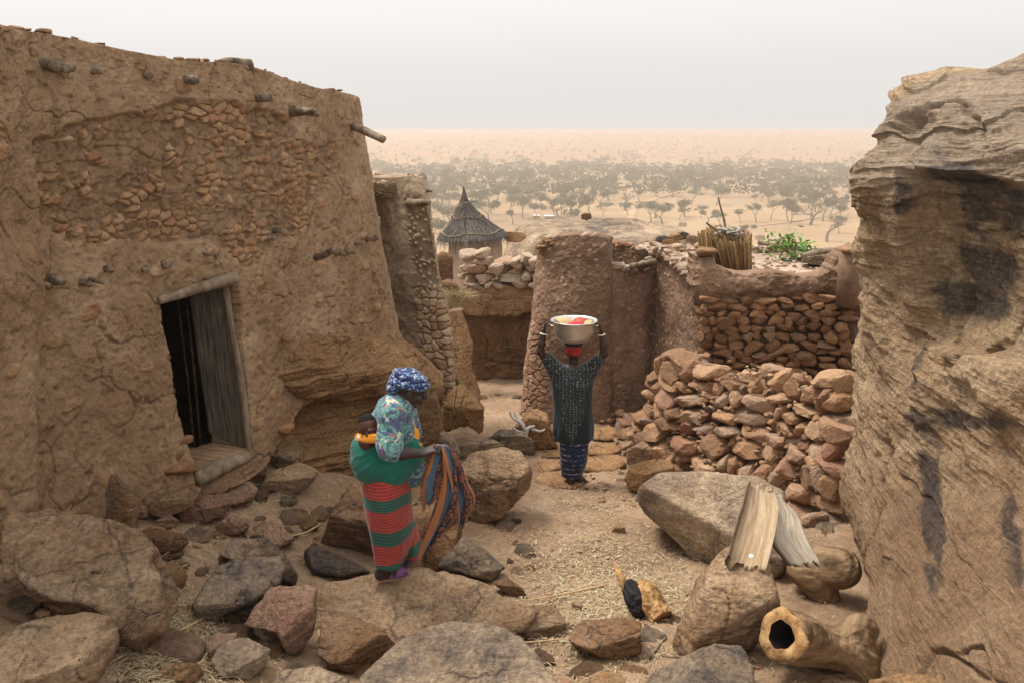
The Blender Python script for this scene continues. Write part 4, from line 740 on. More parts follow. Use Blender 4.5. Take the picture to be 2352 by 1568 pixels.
# two pillars with a flat slab on top
for (u, v0, v1, w0, w1, y) in [(1622,588,700,.105,.16,9.62), (1948,580,700,.10,.14,9.05)]:
    p0, p1 = P(u, v0, y), P(u, v1, y); mb = MB(); mb.tube([p1, p1*.5+p0*.5+[.0,0,.02], p0], [w1, (w0+w1)*.52, w0], 20, .3, .16, int(u)); V = np.concatenate(mb.V)
    mk('pillar', V, mb.F, M['mud_red'], tc, attrs={'stone': V[:, 0]*0, 'rnd': V[:, 0]*0, 'tone': V[:, 0]*0+.2})
for (pl, y) in [([(1596,574),(1606,568),(1640,570),(1650,576),(1640,588),(1602,588)], 9.6), ([(1930,574),(1934,567),(1965,568),(1975,576),(1965,584),(1938,582)], 9.05)]:
    o = rock(pl, 'cap', 'rock_ochre', y=y, depth=.16, sub=4, p=4, facets=[FT(0,-.05,.7)], parent=tc, name='cap_slab')
# ---------------------------------------------------------------- dry stone walls
dw = masonry(MB(), [(1500,925,9.7),(1530,815,9.3),(1560,798,9.0),(1620,818,8.7),(1700,835,8.4),(1780,848,8.1),(1860,850,7.7),(1935,862,7.2)],
    [(1470,1010,9.6),(1500,1040,9.1),(1545,1080,8.6),(1620,1100,8.15),(1700,1115,7.75),(1780,1140,7.45),(1860,1190,7.05),(1930,1200,6.8)], hs=(.09,.21), ws=(.15,.42), depth=.17, seed=21, tilt=.25, jut=.045)
masonry(dw, [(1520,925,10.0),(1540,818,9.55),(1600,822,9.2),(1700,840,8.75),(1780,852,8.4),(1935,870,7.6)], [(1500,1000,9.8),(1545,1000,9.3),(1600,1000,9.0),(1700,1000,8.5),(1780,1000,8.2),(1935,1000,7.5)], hs=(.12,.2), ws=(.2,.35), depth=.2, seed=22, tilt=.2)
rs_ = np.random.RandomState(2); Tw = crom(np.array([P(*q) for q in [(1530,815,9.15),(1620,818,8.55),(1780,848,7.95),(1935,862,7.1)]]), 100); Bw = crom(np.array([P(*q) for q in [(1490,1040,9.1),(1600,1100,8.1),(1760,1140,7.45),(1925,1200,6.75)]]), 100)
loose(dw, 330, lambda rs: (lambda i, t: Tw[i]*(1-t)+Bw[i]*t+[0, .05, 0])(rs.randint(100), rs.rand()), (.02, .05), 5)
o = dw.build('dry_stone_wall', M['drystone'], None, P(1700, 1110, 7.8), smooth=False); tag(o, 'high curved wall of loose reddish stones against the right cliff rock', 'stone wall')
lw = masonry(MB(), [(1072,578,14.3),(1095,566,14.1),(1120,566,14.0),(1160,580,14.0),(1200,576,13.9),(1245,572,13.8)], [(1070,662,14.3),(1090,662,14.1),(1120,662,14.0),(1160,662,14.0),(1200,660,13.9),(1245,660,13.8)], hs=(.10,.18), ws=(.2,.42), depth=.22, seed=31, tilt=.14, jut=.04)
o = lw.build('dry_stone_wall', M['lightstone'], None, P(1150, 662, 14), smooth=False); tag(o, 'low wall of pale rounded stones in front of the thatched granary', 'stone wall')
# dark slope under the foot of the high wall
rock([(1490,1010),(1560,960),(1700,1000),(1930,1120),(1930,1235),(1850,1180),(1700,1120),(1560,1100)], 'earth bank packed with small stones under the high dry stone wall', 'rock_brown', y=8.6, depth=.5, sub=5, name='earth_bank', cat='bank', kind=None, lift=-.12)
# rubble fallen in the corner between the tower and the high wall
rs = np.random.RandomState(77); _pr = []
for k in range(14):
    Vp, Fp = protos()[k]; _pr.append(mk('proto', Vp*[.5, .4, .32], Fp, M['drystone'], None, (0, 0, 0), {'rnd': Vp[:, 0]*0+rs.rand()}, smooth=False))
cnt = 0; big = []
for k in range(150):
    u = rs.uniform(1370, 1530); v = rs.uniform(905, 1045)
    if v < 905+(abs(u-1440)*.5) or (u > 1500 and v > 1010) or (u < 1400 and v > 985): continue
    g = G(u, v); sz = rs.uniform(.05, .15)*(1.35 if 1420 < u < 1470 and v > 950 else 1); t = np.clip((u-1380)/110, 0, 1)*.25*rs.rand()
    s_ = _pr[k % 14]; o = s_ if s_.get('label') is None else s_.copy()
    if o is not s_: C.objects.link(o)
    o.name = 'rubble_stone'; o.location = (g[0], g[1], g[2]+sz*.2+t); o.scale = (sz*1.3, sz*1.1, sz); o.rotation_euler = (rs.uniform(-.4,.4), rs.uniform(-.4,.4), rs.uniform(0, 6.3))
    tag(o, '%s reddish stone in the %s of the heap between tower and stone wall' % ('larger' if sz > .11 else 'middling' if sz > .08 else 'small', 'upper part' if v < 950 else 'middle' if v < 990 else 'lowest part'), 'stone', 'rubble stones fallen between the tower and the wall')
# stones of middling size half sunk in the trodden earth, each a thing of its own
ZN = [((560,760,1090,1250),'on the path below the house',16), ((300,560,1230,1340),'between the grooved rock and the wedge boulder',12), ((380,640,1440,1568),'among the straw at the bottom left',14), ((40,330,1370,1480),'beside the grooved grey rock',8), ((640,900,1540,1568),'near the bottom edge',5), ((1150,1330,1000,1110),'left of the barefoot woman on the path',12), ((1040,1300,900,1000),'on the path behind the bleached branch',12), ((1380,1560,1080,1200),'left of the big smooth boulder',9), ((1180,1560,1430,1560),'at the bottom near the ridged stone',14), ((1800,1930,1190,1300),'in the shade below the cliff rock',9), ((1100,1240,1180,1330),'right of the hanging cloth',6)]
_pk = []; mats_ = ['rock', 'rock_pink', 'rock_ochre', 'rock_brown', 'rock_grey']
for (u0, u1, v0, v1), wh, n_ in ZN:
    for k in range(n_):
        u, v = rs.uniform(u0, u1), rs.uniform(v0, v1); g = G(u, v); sz = rs.uniform(.025, .085)*(1 if rs.rand() < .8 else 1.5); j = len(_pk) % 20
        if len(_pk) < 20: Vp, Fp = protos()[j]; Vq, Fq = Vp, Fp; s_ = mk('loose_stone', Vp*[1.3, 1, .6]*(1+.05*fbm(Vp*5, 3, j)[:, None]), Fp, M[mats_[j % 5]], None, (0, 0, 0)); o = s_
        else: s_ = _pk[j]; o = s_.copy(); C.objects.link(o)
        _pk.append(o); o.name = 'loose_stone'; o.location = (g[0], g[1], g[2]+sz*.1); o.scale = (sz, sz, sz*.9); o.rotation_euler = (rs.uniform(-.25,.25), rs.uniform(-.25,.25), rs.uniform(0, 6.3))
        tag(o, '%s %s stone half sunk in the earth %s' % ('larger' if sz > .07 else 'small', ['brown', 'pinkish', 'ochre', 'dark', 'greyish'][j % 5], wh), 'stone', 'loose stones lying on the trodden earth')
for o in _pr:
    if o.get('label') is None: bpy.data.objects.remove(o)
# ---------------------------------------------------------------- bodies: smooth solid union of tapered limbs, meshed as one surface
class SDF:
    def __init__(s, lo, hi, h):
        s.lo = np.asarray(lo, float)-3*h; s.h = h; s.n = np.ceil((np.asarray(hi, float)+3*h-s.lo)/h).astype(int)+1
        s.f = np.full(s.n, 1., np.float32); s.ax = [s.lo[i]+h*np.arange(s.n[i]) for i in range(3)]
    def _put(s, lo, hi, fn, k):
        pad = k*1.5+3*s.h; a = np.clip(np.floor((np.asarray(lo)-pad-s.lo)/s.h).astype(int), 0, s.n); b = np.clip(np.ceil((np.asarray(hi)+pad-s.lo)/s.h).astype(int)+1, 0, s.n)
        if (b <= a).any(): return
        sl = tuple(slice(a[i], b[i]) for i in range(3)); X, Y, Z = np.meshgrid(*[s.ax[i][sl[i]] for i in range(3)], indexing='ij', sparse=True)
        d = fn(X, Y, Z); g = s.f[sl]; h = np.clip(.5+.5*(g-d)/k, 0, 1); s.f[sl] = (g*(1-h)+d*h-k*h*(1-h)).astype(np.float32)
    def cap(s, a, b, ra, rb, k=.02):
        a, b = np.asarray(a, float), np.asarray(b, float); ab = b-a; L = ab@ab+1e-12; m = max(ra, rb)
        def fn(X, Y, Z):
            t = np.clip(((X-a[0])*ab[0]+(Y-a[1])*ab[1]+(Z-a[2])*ab[2])/L, 0, 1)
            return np.sqrt((X-a[0]-t*ab[0])**2+(Y-a[1]-t*ab[1])**2+(Z-a[2]-t*ab[2])**2)-(ra+(rb-ra)*t)
        s._put(np.minimum(a, b)-m, np.maximum(a, b)+m, fn, k); return s
    def chain(s, pts, rr, k=.02):
        for i in range(len(pts)-1): s.cap(pts[i], pts[i+1], rr[i], rr[i+1], k)
        return s
    def ell(s, c, r, R=None, k=.02):
        c = np.asarray(c, float); r = np.asarray(r, float); R = np.eye(3) if R is None else np.asarray(R); m = r.max()
        def fn(X, Y, Z):
            x, y, z = X-c[0], Y-c[1], Z-c[2]; l = [x*R[0, i]+y*R[1, i]+z*R[2, i] for i in range(3)]
            k0 = np.sqrt(sum((l[i]/r[i])**2 for i in range(3))); k1 = np.sqrt(sum((l[i]/r[i]**2)**2 for i in range(3)))+1e-9; return k0*(k0-1)/k1
        s._put(c-m, c+m, fn, k); return s
    def loft(s, rings, k=.01, folds=(0, 0, 0), tilt=0.):
        """rings: (z, cx, cy, rx, ry) from bottom to top; folds=(count, depth at bottom, depth at top)"""
        q = np.array(sorted(rings)); lo = np.array([(q[:, 1]-q[:, 3]).min(), (q[:, 2]-q[:, 4]).min(), q[0, 0]]); hi = np.array([(q[:, 1]+q[:, 3]).max(), (q[:, 2]+q[:, 4]).max(), q[-1, 0]])
        zz = np.linspace(q[0, 0], q[-1, 0], 90); sm = np.stack([zz]+[np.interp(zz, q[:, 0], q[:, i]) for i in range(1, 5)], 1)
        for i in range(1, 5):
            a = np.concatenate([[sm[0, i]]*4, sm[:, i], [sm[-1, i]]*4]); sm[:, i] = np.convolve(a, np.ones(9)/9, 'same')[4:-4]
        def fn(X, Y, Z):
            Zt = Z-tilt*(X-q[0, 1]); zi = np.clip(Zt, q[0, 0], q[-1, 0]); cx, cy, rx, ry = [np.interp(zi, zz, sm[:, i]) for i in range(1, 5)]
            x, y = X-cx, Y-cy; th = np.arctan2(y, x); t = (zi-q[0, 0])/(q[-1, 0]-q[0, 0])
            if folds[0]: fd = 1+(folds[1]*(1-t)+folds[2]*t)*(np.sin(folds[0]*th+2.2*t)+.5*np.sin((folds[0]*1.7//1)*th+1.3-3*t)); rx = rx*fd; ry = ry*fd
            d = (np.sqrt((x/rx)**2+(y/ry)**2)-1)*np.minimum(rx, ry); dz = np.maximum(q[0, 0]-Zt, Zt-q[-1, 0]); return np.maximum(d, dz)
        s._put(lo-.05, hi+.05, fn, k); return s
    def mesh(s):
        f = s.f; c = [f[i:f.shape[0]-1+i, j:f.shape[1]-1+j, k:f.shape[2]-1+k] for i in (0, 1) for j in (0, 1) for k in (0, 1)]
        neg = sum((x < 0).astype(np.int8) for x in c); act = (neg > 0) & (neg < 8); I = np.argwhere(act); idx = np.full(act.shape, -1, np.int64); idx[act] = np.arange(len(I))
        cv = np.stack([x[act] for x in c], 1); off = np.array([[i, j, k] for i in (0, 1) for j in (0, 1) for k in (0, 1)], float); acc = np.zeros((len(I), 3)); w = np.zeros(len(I))
        for a in range(8):
            for b in range(a+1, 8):
                if abs(off[a]-off[b]).sum() != 1: continue
                va, vb = cv[:, a], cv[:, b]; m = (va < 0) != (vb < 0); t = np.where(m, va/np.where(m, va-vb, 1), 0)
                acc += np.where(m[:, None], off[a]+(off[b]-off[a])*t[:, None], 0); w += m
        V = s.lo+s.h*(I+acc/w[:, None]); Fc = []
        for ax in range(3):
            sa = [slice(None)]*3; sb = [slice(None)]*3; sa[ax] = slice(0, -1); sb[ax] = slice(1, None); A = f[tuple(sa)] < 0; B = f[tuple(sb)] < 0; E = np.argwhere(A != B); pos = A[tuple(E.T)]
            u, v = [(1, 2), (2, 0), (0, 1)][ax]; ok = (E[:, u] > 0) & (E[:, v] > 0) & (E[:, u] < idx.shape[u]) & (E[:, v] < idx.shape[v]); E = E[ok]; pos = pos[ok]; q = []
            for du, dv in ((1, 1), (0, 1), (0, 0), (1, 0)):
                g = E.copy(); g[:, u] -= du; g[:, v] -= dv; q.append(idx[tuple(g.T)])
            q = np.stack(q, 1); q[~pos] = q[~pos][:, ::-1]; q = q[(q >= 0).all(1)]; Fc.append(q)
        return V, np.concatenate(Fc)
def BB(Jf, u0, v0, u1, v1, d):
    q = np.array([Jf(u, v, 0) for u in (u0, u1) for v in (v0, v1)]); lo, hi = q.min(0), q.max(0); return lo-[.03, d, .03], hi+[.03, d, .03]
def frame(f, up=(0, 0, 1)):          # columns: side (left), forward, up
    f = unit(f); l = unit(np.cross(up, f)); return np.stack([l, f, np.cross(f, l)], 1)
def head(s, c, f, up=(0, 0, 1), sc=1., k=.012):
    R = frame(f, up); g = lambda x, y, z: np.asarray(c)+R@(np.array([x, y, z])*sc); E = lambda x, y, z, a, b, d, kk=k: s.ell(g(x, y, z), np.array([a, b, d])*sc, R, kk*sc)
    E(0, -.012, .03, .073, .092, .088); E(0, .022, -.035, .058, .066, .078); E(0, .058, -.088, .026, .022, .02); E(0, .082, .018, .05, .016, .016)
    s.cap(g(0, .09, .008), g(0, .108, -.026), .009*sc, .014*sc, .008*sc)
    for q in (-1, 1):
        E(q*.013, .1, -.032, .008, .01, .007, .006); E(q*.078, -.008, -.008, .008, .02, .03, .008); E(q*.038, .066, -.03, .022, .02, .022)
        E(q*.03, .082, .0, .014, .01, .01, .006)
    E(0, .092, -.055, .025, .013, .008, .006); E(0, .09, -.068, .023, .013, .009, .006)
    return R, g
def hand(s, w, f, n, t, sc=1., curl=.6, k=.006):
    """wrist w, forward f, palm normal n (towards the gripped side), t = thumb side"""
    f, n, t = unit(f), unit(n), unit(t); g = lambda a, b, c: np.asarray(w)+(f*a+t*b+n*c)*sc
    for b in (-.026, -.009, .009, .026): s.cap(g(.01, b*.75, 0), g(.085, b, 0), .016*sc, .0125*sc, .01)
    for b, L in ((-.033, .062), (-.011, .078), (.011, .084), (.033, .072)):
        p0 = g(.088, b, 0); a1 = curl; d1 = f*math.cos(a1)+n*math.sin(a1); a2 = curl*2.1; d2 = f*math.cos(a2)+n*math.sin(a2); a3 = curl*2.9; d3 = f*math.cos(a3)+n*math.sin(a3)
        p1 = p0+d1*L*.42*sc; p2 = p1+d2*L*.33*sc; p3 = p2+d3*L*.25*sc; s.chain([p0, p1, p2, p3], [.0098*sc, .009*sc, .0084*sc, .007*sc], .004)
    p0 = g(.022, .03, .006); p1 = g(.055, .055, .02); p2 = g(.08, .058, .04); s.chain([p0, p1, p2], [.014*sc, .011*sc, .009*sc], .006)
def put(s, name, mat, parent, attrs=None, disp=None):
    V, Fc = s.mesh()
    if disp is not None: V = disp(V)
    return mk(name, V, Fc, mat, parent, attrs=attrs(V) if attrs else None)
M['skin'] = flat_mat('dark_skin', (.034, .018, .013), .5, .3, 6, .1); M['skin'].node_tree.nodes['Principled BSDF'].inputs['Specular IOR Level'].default_value = .4
M['skin_baby'] = flat_mat('baby_skin', (.07, .031, .021), .5, .25, 6, .1); M['eye'] = flat_mat('eye_white', (.5, .47, .42), .3, .1, 5, 0); M['pupil'] = flat_mat('pupil', (.01, .008, .006), .2, .1, 5, 0)
def cloth_mat(name, build, rough=.85, kind='Object', bump=.25):
    m, nt, b = nmat(name, rough); N = NT(nt); col = build(N); b.inputs['Sheen Weight'].default_value = .15
    w = N.noise(N.coord(rnd=False), 22, 5, .6); f = N.noise(N.coord(rnd=False), 260, 2, .5); col = N.mix(.5, col, N.ramp(w, [(.3, .7), (.7, 1.25)]), 'MULTIPLY'); N.l(col, b.inputs['Base Color']); N.bump(b, N.math('ADD', w, N.math('MULTIPLY', f, .15)), bump*1.6, .012); return m
def _stripes(N):
    z = N.attr('sz'); w = N.noise(N.coord((1, 1, 1), rnd=False), 7, 3, .5); zz = N.math('ADD', z, N.math('MULTIPLY', w, .012)); fr = N.math('FRACT', N.math('DIVIDE', zz, .232))
    R_, G_ = (.29, .042, .034), (.022, .08, .060)
    base = N.ramp(fr, [(0, R_), (.60, R_), (.62, G_), (.97, G_), (1, R_)]); fine = N.ramp(N.math('FRACT', N.math('DIVIDE', zz, .021)), [(.0, .6), (.45, 1.), (.55, 1.7), (.75, 1.9), (.9, .7)]); return N.mix(.62, base, fine, 'MULTIPLY')
M['striped'] = cloth_mat('striped_skirt', _stripes)
def _blouse(N):
    v = N.coord((1, 1, 1.2), rnd=False); n = N.noise(v, 9.5, 4, .65, 2.2); n2 = N.noise(v, 8, 3, .6, 1.8); n3 = N.noise(v, 13, 3, .6, 2.)
    a = N.ramp(n, [(.0, (.03, .04, .10)), (.38, (.10, .09, .22)), (.46, (.03, .15, .10)), (.52, (.22, .34, .40)), (.56, (.05, .22, .17)), (.62, (.40, .44, .38)), (.66, (.09, .08, .2))], 'CONSTANT')
    a = N.mix(N.ramp(n2, [(.66, 0), (.68, 1)]), a, (.45, .12, .06)); a = N.mix(N.ramp(n3, [(.67, 0), (.68, 1)]), a, (.36, .035, .03)); return N.mix(N.ramp(N.noise(v, 17, 3, .5, 1.), [(.62, 0), (.64, 1)]), a, (.52, .47, .33))
M['blouse'] = cloth_mat('brushstroke_blouse', _blouse)
def _turban(N):
    n = N.noise(N.coord((1, 1, 1.6), (0, .5, 0), rnd=False), 34, 4, .55, 1.2); return N.ramp(n, [(.44, (.010, .018, .07)), (.54, (.025, .055, .15)), (.57, (.22, .30, .42)), (.64, (.42, .49, .58))])
M['turban'] = cloth_mat('blue_white_headscarf', _turban, bump=.5)
M['green'] = cloth_mat('green_carrying_cloth', lambda N: N.ramp(N.noise(N.coord(rnd=False), 4, 3, .5), [(.3, (.006, .085, .062)), (.7, (.012, .13, .095))]), bump=.4)
M['yellow'] = cloth_mat('yellow_cloth', lambda N: N.ramp(N.noise(N.coord(rnd=False), 8, 3, .5), [(.3, (.60, .20, .01)), (.7, (.74, .33, .02))]), bump=.4)
M['sandal'] = flat_mat('purple_sandal', (.20, .09, .24), .4, .6, 90, .2); M['sole'] = flat_mat('sandal_sole', (.22, .13, .09), .8, .3, 30, .2)
def _wax(N):
    v = N.coord((1, 1, 1), rnd=False, kind='UV'); sx = N.n('ShaderNodeSeparateXYZ'); N.l(v, sx.inputs[0]); w = N.noise(v, 6, 3, .5)
    t = N.math('FRACT', N.math('ADD', N.math('MULTIPLY', sx.outputs[0], 2.7), N.math('MULTIPLY', w, .25)))
    vo = N.n('ShaderNodeTexVoronoi', feature='DISTANCE_TO_EDGE'); vo.inputs['Scale'].default_value = 30; N.l(v, vo.inputs['Vector'])
    net = N.ramp(vo.outputs['Distance'], [(.10, (.018, .016, .03)), (.16, (.30, .092, .024))]); v2 = N.n('ShaderNodeTexVoronoi', feature='DISTANCE_TO_EDGE'); v2.inputs['Scale'].default_value = 12; N.l(v, v2.inputs['Vector'])
    plain = (.33, .12, .038); blue = (.065, .11, .17)
    s1 = N.mix(N.ramp(t, [(.34, 0), (.36, 1)]), net, plain); s1 = N.mix(N.ramp(t, [(.60, 0), (.62, 1)]), s1, blue); return N.mix(N.ramp(t, [(.94, 0), (.96, 1)]), s1, (.02, .02, .03))
M['wax'] = cloth_mat('orange_blue_print', _wax, bump=.3)
def vhit(o, u, v, rad=9):            # point of an object's surface seen at photo position (u,v)
    n = len(o.data.vertices); a = np.zeros(n*3, np.float32); o.data.vertices.foreach_get('co', a); a = a.reshape(-1, 3)+np.array(o.location); pu, pv = proj(a); m = np.hypot(pu-u, pv-v) < rad
    q = a[m]; return q[np.argmin(np.linalg.norm(q, axis=1))]
find = lambda s_: [o for o in C.objects if o.get('label', '').startswith(s_)][0]
# ======================== woman with the baby on her back
bo = find('broad low boulder'); h1 = vhit(bo, 885, 1332, 14); Y1 = float(h1[1]); J = lambda u, v, dy=0.: P(u, v, Y1+dy)
w1 = empty('person', J(892, 1328)); tag(w1, 'woman in striped red and green skirt standing in profile, holding up a patterned cloth', 'person')
F1 = unit([.93, .36, 0])
s = SDF(*BB(J, 830, 835, 1020, 1335, .4), .0062)
hc = J(941, 893, .05); 
sh_n, el_n, wr_n = J(897, 950, -.16), J(896, 1040, -.24), J(968, 1040, -.22); sh_f, el_f, wr_f = J(925, 945, .17), J(948, 1015, .24), J(950, 1055, .1)
s.chain([J(888, 1070), J(888, 1030), J(897, 975, .01), J(912, 938, .02)], [.10, .11, .12, .085], .05); s.chain([J(913, 938, .02), J(926, 912, .035)], [.058, .052], .03)
s.chain([sh_n, el_n], [.052, .040], .03); s.chain([el_n, el_n*.6+wr_n*.4, wr_n], [.040, .037, .026], .02); s.chain([sh_f, el_f], [.052, .038], .03); s.chain([el_f, wr_f], [.038, .026], .02)
s.cap(J(912, 940, .02), sh_n, .07, .055, .04); s.cap(J(914, 940, .02), sh_f, .07, .055, .04)
R, hg = head(s, hc, unit([.90, .22, -.34]), (0, 0, 1), 1.02)
hand(s, wr_n, J(995, 1030, -.2)-wr_n, (0.25, .0, -1), (-.2, 1, .3), .95, .62); hand(s, wr_f, (.7, -.4, -.5), (0, -.3, -1), (.5, .5, .6), .9, .7)
# legs and feet
an_n, an_f = J(884, 1300, .0), J(925, 1278, .17)
s.chain([J(885, 1110, -.04), J(895, 1205, -.03), an_n], [.075, .052, .038], .03); s.chain([J(893, 1110, .07), J(918, 1200, .14), an_f], [.075, .052, .036], .03)
hz_n, tz_n = J(874, 1319, .0), J(925, 1311, .07); hz_f, tz_f = J(916, 1296, .12), J(950, 1276, .24)
for a, h_, t_ in ((an_n, hz_n, tz_n), (an_f, hz_f, tz_f)):
    s.cap(a, h_+[0, 0, .01], .038, .034, .02); s.chain([h_, h_*.5+t_*.5+[0, 0, .012], t_], [.036, .036, .026], .02); sd2 = unit(np.cross(t_-h_, [0, 0, 1]))
    for j in range(5): b_ = t_+sd2*(j-2)*.016; s.cap(b_, b_+unit(t_-h_)*(.028-.004*abs(j-1)), .011, .009, .004)
put(s, 'body', M['skin'], w1)
mb = MB()
for h_, t_ in ((hz_n, tz_n), (hz_f, tz_f)):
    q = SDF(np.minimum(h_, t_)-.12, np.maximum(h_, t_)+.12, .005); d = unit(t_-h_); q.ell((h_+t_)/2+d*.01-[0, 0, .034], (.155, .046, .011), np.stack([d, unit(np.cross([0, 0, 1], d)), np.cross(d, unit(np.cross([0, 0, 1], d)))], 1), .002); put(q, 'sandal_sole', M['sole'], w1)
    q = SDF(np.minimum(h_, t_)-.12, np.maximum(h_, t_)+.12, .004); sd2 = unit(np.cross(d, [0, 0, 1])); mid = h_*.35+t_*.65
    Rm = np.stack([d, -sd2, np.cross(d, -sd2)], 1); q.ell(mid+d*.02+[0, 0, .0], (.055, .044, .040), Rm, .01); q.ell(mid-d*.035, (.02, .043, .046), Rm, .01); q.ell(mid+d*.065-[0, 0, .008], (.03, .04, .026), Rm, .01)
    put(q, 'sandal_strap', M['sandal'], w1)
for q_ in (-1, 1):
    e = hg(q_*.03, .090, .002); D_, Fc = ico(2); mk('eye', D_*.0045+e, Fc, M['eye'], w1); mk('pupil', D_*.003+hg(q_*.03, .0935, .002), Fc, M['pupil'], w1)
# blouse
q = SDF(*BB(J, 800, 900, 1000, 1110, .5), .007)
q.chain([J(893, 1075), J(890, 1030, .0), J(897, 980, .0), J(911, 944, .02)], [.135, .130, .140, .09], .05); q.cap(J(905, 945, 0), sh_n+[0, 0, .0], .095, .082, .05); q.cap(J(908, 942, .02), sh_f, .095, .08, .05)
q.chain([sh_n, sh_n*.25+el_n*.75+[-.005, 0, 0], sh_n*.1+el_n*.9], [.082, .078, .080], .03); q.chain([sh_f, sh_f*.3+el_f*.7], [.08, .075], .03); q.cap(J(920, 1055, .05), J(938, 1085, .05), .11, .10, .05)
bd = lambda V: V+.012*np.stack([fbm(V*np.array([9, 9, 5.]), 3, 1), fbm(V*np.array([9, 9, 5.]), 3, 2), fbm(V*8, 2, 3)], -1)+.006*np.stack([ridged(V*np.array([10, 10, 4.])+3, 3, 4), ridged(V*11, 3, 5), V[:, 0]*0], -1)
put(q, 'blouse', M['blouse'], w1, disp=bd)
# headscarf
q = SDF(hc-.2, hc+[.2, .2, .24], .005); g = hg; up = R[:, 2]
q.ell(g(0, -.02, .055), (.089, .104, .075), R, .02); q.ell(g(0, -.075, .045), (.07, .06, .06), R, .02); q.ell(g(0, -.105, -.01), (.055, .04, .055), R, .03)
ring = [g(.086*math.cos(a), -.012+.102*math.sin(a), .038+.012*math.sin(a)) for a in np.linspace(0, 2*math.pi, 25)]; q.chain(ring, [.020]*25, .015)
ring = [g(.074*math.cos(a), -.02+.088*math.sin(a), .075) for a in np.linspace(0, 2*math.pi, 25)]; q.chain(ring, [.022]*25, .012)
put(q, 'headscarf', M['turban'], w1, disp=lambda V: V+unit(up)*(.005*ridged(np.stack([(V-hc)@R[:, 2]*30+((V-hc)@R[:, 1])*16, (V-hc)@R[:, 0]*4, (V-hc)@R[:, 1]*4], -1), 3, 2))[:, None])
# skirt
def ringpx(v, ul, ur, ry, dy=0.):
    a, b = J(ul, v, dy), J(ur, v, dy); return (a[2], (a[0]+b[0])/2, a[1], (b[0]-a[0])/2, ry)
zt = J(890, 1078)[2]; q = SDF(*BB(J, 820, 1060, 1000, 1310, .45), .0062)
q.loft([ringpx(1292, 862, 925, .10, .0), ringpx(1262, 856, 938, .13, .03), ringpx(1205, 846, 945, .16, .03), ringpx(1150, 836, 943, .18, .02), ringpx(1110, 834, 943, .175, .01), ringpx(1078, 842, 938, .16, 0)], .012, (5, .05, .015))
q.loft([ringpx(1268, 893, 978, .10, .2), ringpx(1240, 895, 965, .11, .18), ringpx(1190, 890, 948, .13, .12), ringpx(1120, 880, 938, .14, .06)], .03, (4, .05, .02), -.12)
put(q, 'skirt', M['striped'], w1, attrs=lambda V: {'sz': (zt-V[:, 2])+.04*fbm(V*3, 2, 8)-.05*np.abs(fbm(V*2.2, 2, 9))}, disp=lambda V: V+(.016*ridged(np.stack([V[:, 0]*11, V[:, 1]*11, V[:, 2]*1.6], -1), 3, 6)*sst(0, .6, zt-V[:, 2]))[:, None]*np.array([.2, -1, 0]))
# carrying cloth, baby and yellow band
q = SDF(*BB(J, 790, 960, 970, 1130, .4), .0065)
q.ell(J(860, 1046, -.04), (.145, .165, .135), None, .03); q.ell(J(848, 1018, -.05), (.10, .125, .08), None, .05); q.ell(J(848, 1066, -.02), (.10, .13, .09), None, .04); q.chain([J(870, 1066), J(900, 1058, -.02), J(930, 1040, .0)], [.135, .15, .125], .04)
put(q, 'carrying_cloth', M['green'], w1, disp=lambda V: V+(.022*ridged(np.stack([V[:, 2]*11-V[:, 0]*8+V[:, 1]*3, V[:, 0]*2.2, V[:, 1]*2.2], -1), 3, 5))[:, None]*np.array([-.3, -.8, .1]))
q = SDF(*BB(J, 800, 950, 990, 1050, .35), .006)
K = crom(np.array([J(822, 1010, .05), J(826, 1008, -.12), J(850, 1008, -.21), J(880, 1010, -.2), J(905, 1012, -.16)]), 24); q.chain(list(K), [.021]*24, .01); q.chain(list(K+[0, 0, .022]), [.016]*24, .006)
q.chain([J(938, 978, .1), J(950, 995, .05), J(948, 1020, .0), J(955, 1030, -.02)], [.03, .035, .035, .02], .01); q.chain([J(950, 1018, .0), J(966, 1022, -.02)], [.026, .012], .01)
put(q, 'yellow_band', M['yellow'], w1, disp=lambda V: V+(.006*ridged(V*np.array([9, 9, 22.]), 3, 2))[:, None]*np.array([0, -.6, .6]))
baby = empty('person', J(850, 1045, -.05)); tag(baby, 'sleeping baby tied in green cloth on the back of the woman', 'person')
bc = J(846, 984, -.16); q = SDF(bc-[.2, .2, .42], bc+.16, .0045); Rb, gb = head(q, bc, unit([.62, -.76, -.05]), unit([.12, 0, 1]), .70, .016)
q.ell(gb(0, -.02, .03), (.050, .060, .054), Rb, .02); q.cap(gb(0, -.01, -.06), gb(0, -.02, -.13), .033, .04, .02); q.chain([gb(0, -.02, -.12), gb(.02, -.02, -.17)], [.04, .04], .03)
put(q, 'body', M['skin_baby'], baby); q = SDF(bc-.12, bc+.14, .0045); q.ell(gb(0, -.022, .040), (.0535, .066, .062), Rb, .01); put(q, 'hair', flat_mat('baby_hair', (.012, .008, .007), .95, .4, 60, .8), baby); [mk('closed_eye', ico(2)[0]@np.diag([.010, .004, .0025])@Rb.T+gb(q_*.030, .086, .0), ico(2)[1], M['pupil'], baby) for q_ in (-1, 1)]; e = J(826, 1003, -.16); D_, Fc = ico(3); mk('white_bead', D_*.014+e, Fc, flat_mat('white_bead', (.8, .74, .72), .5, .1), baby)
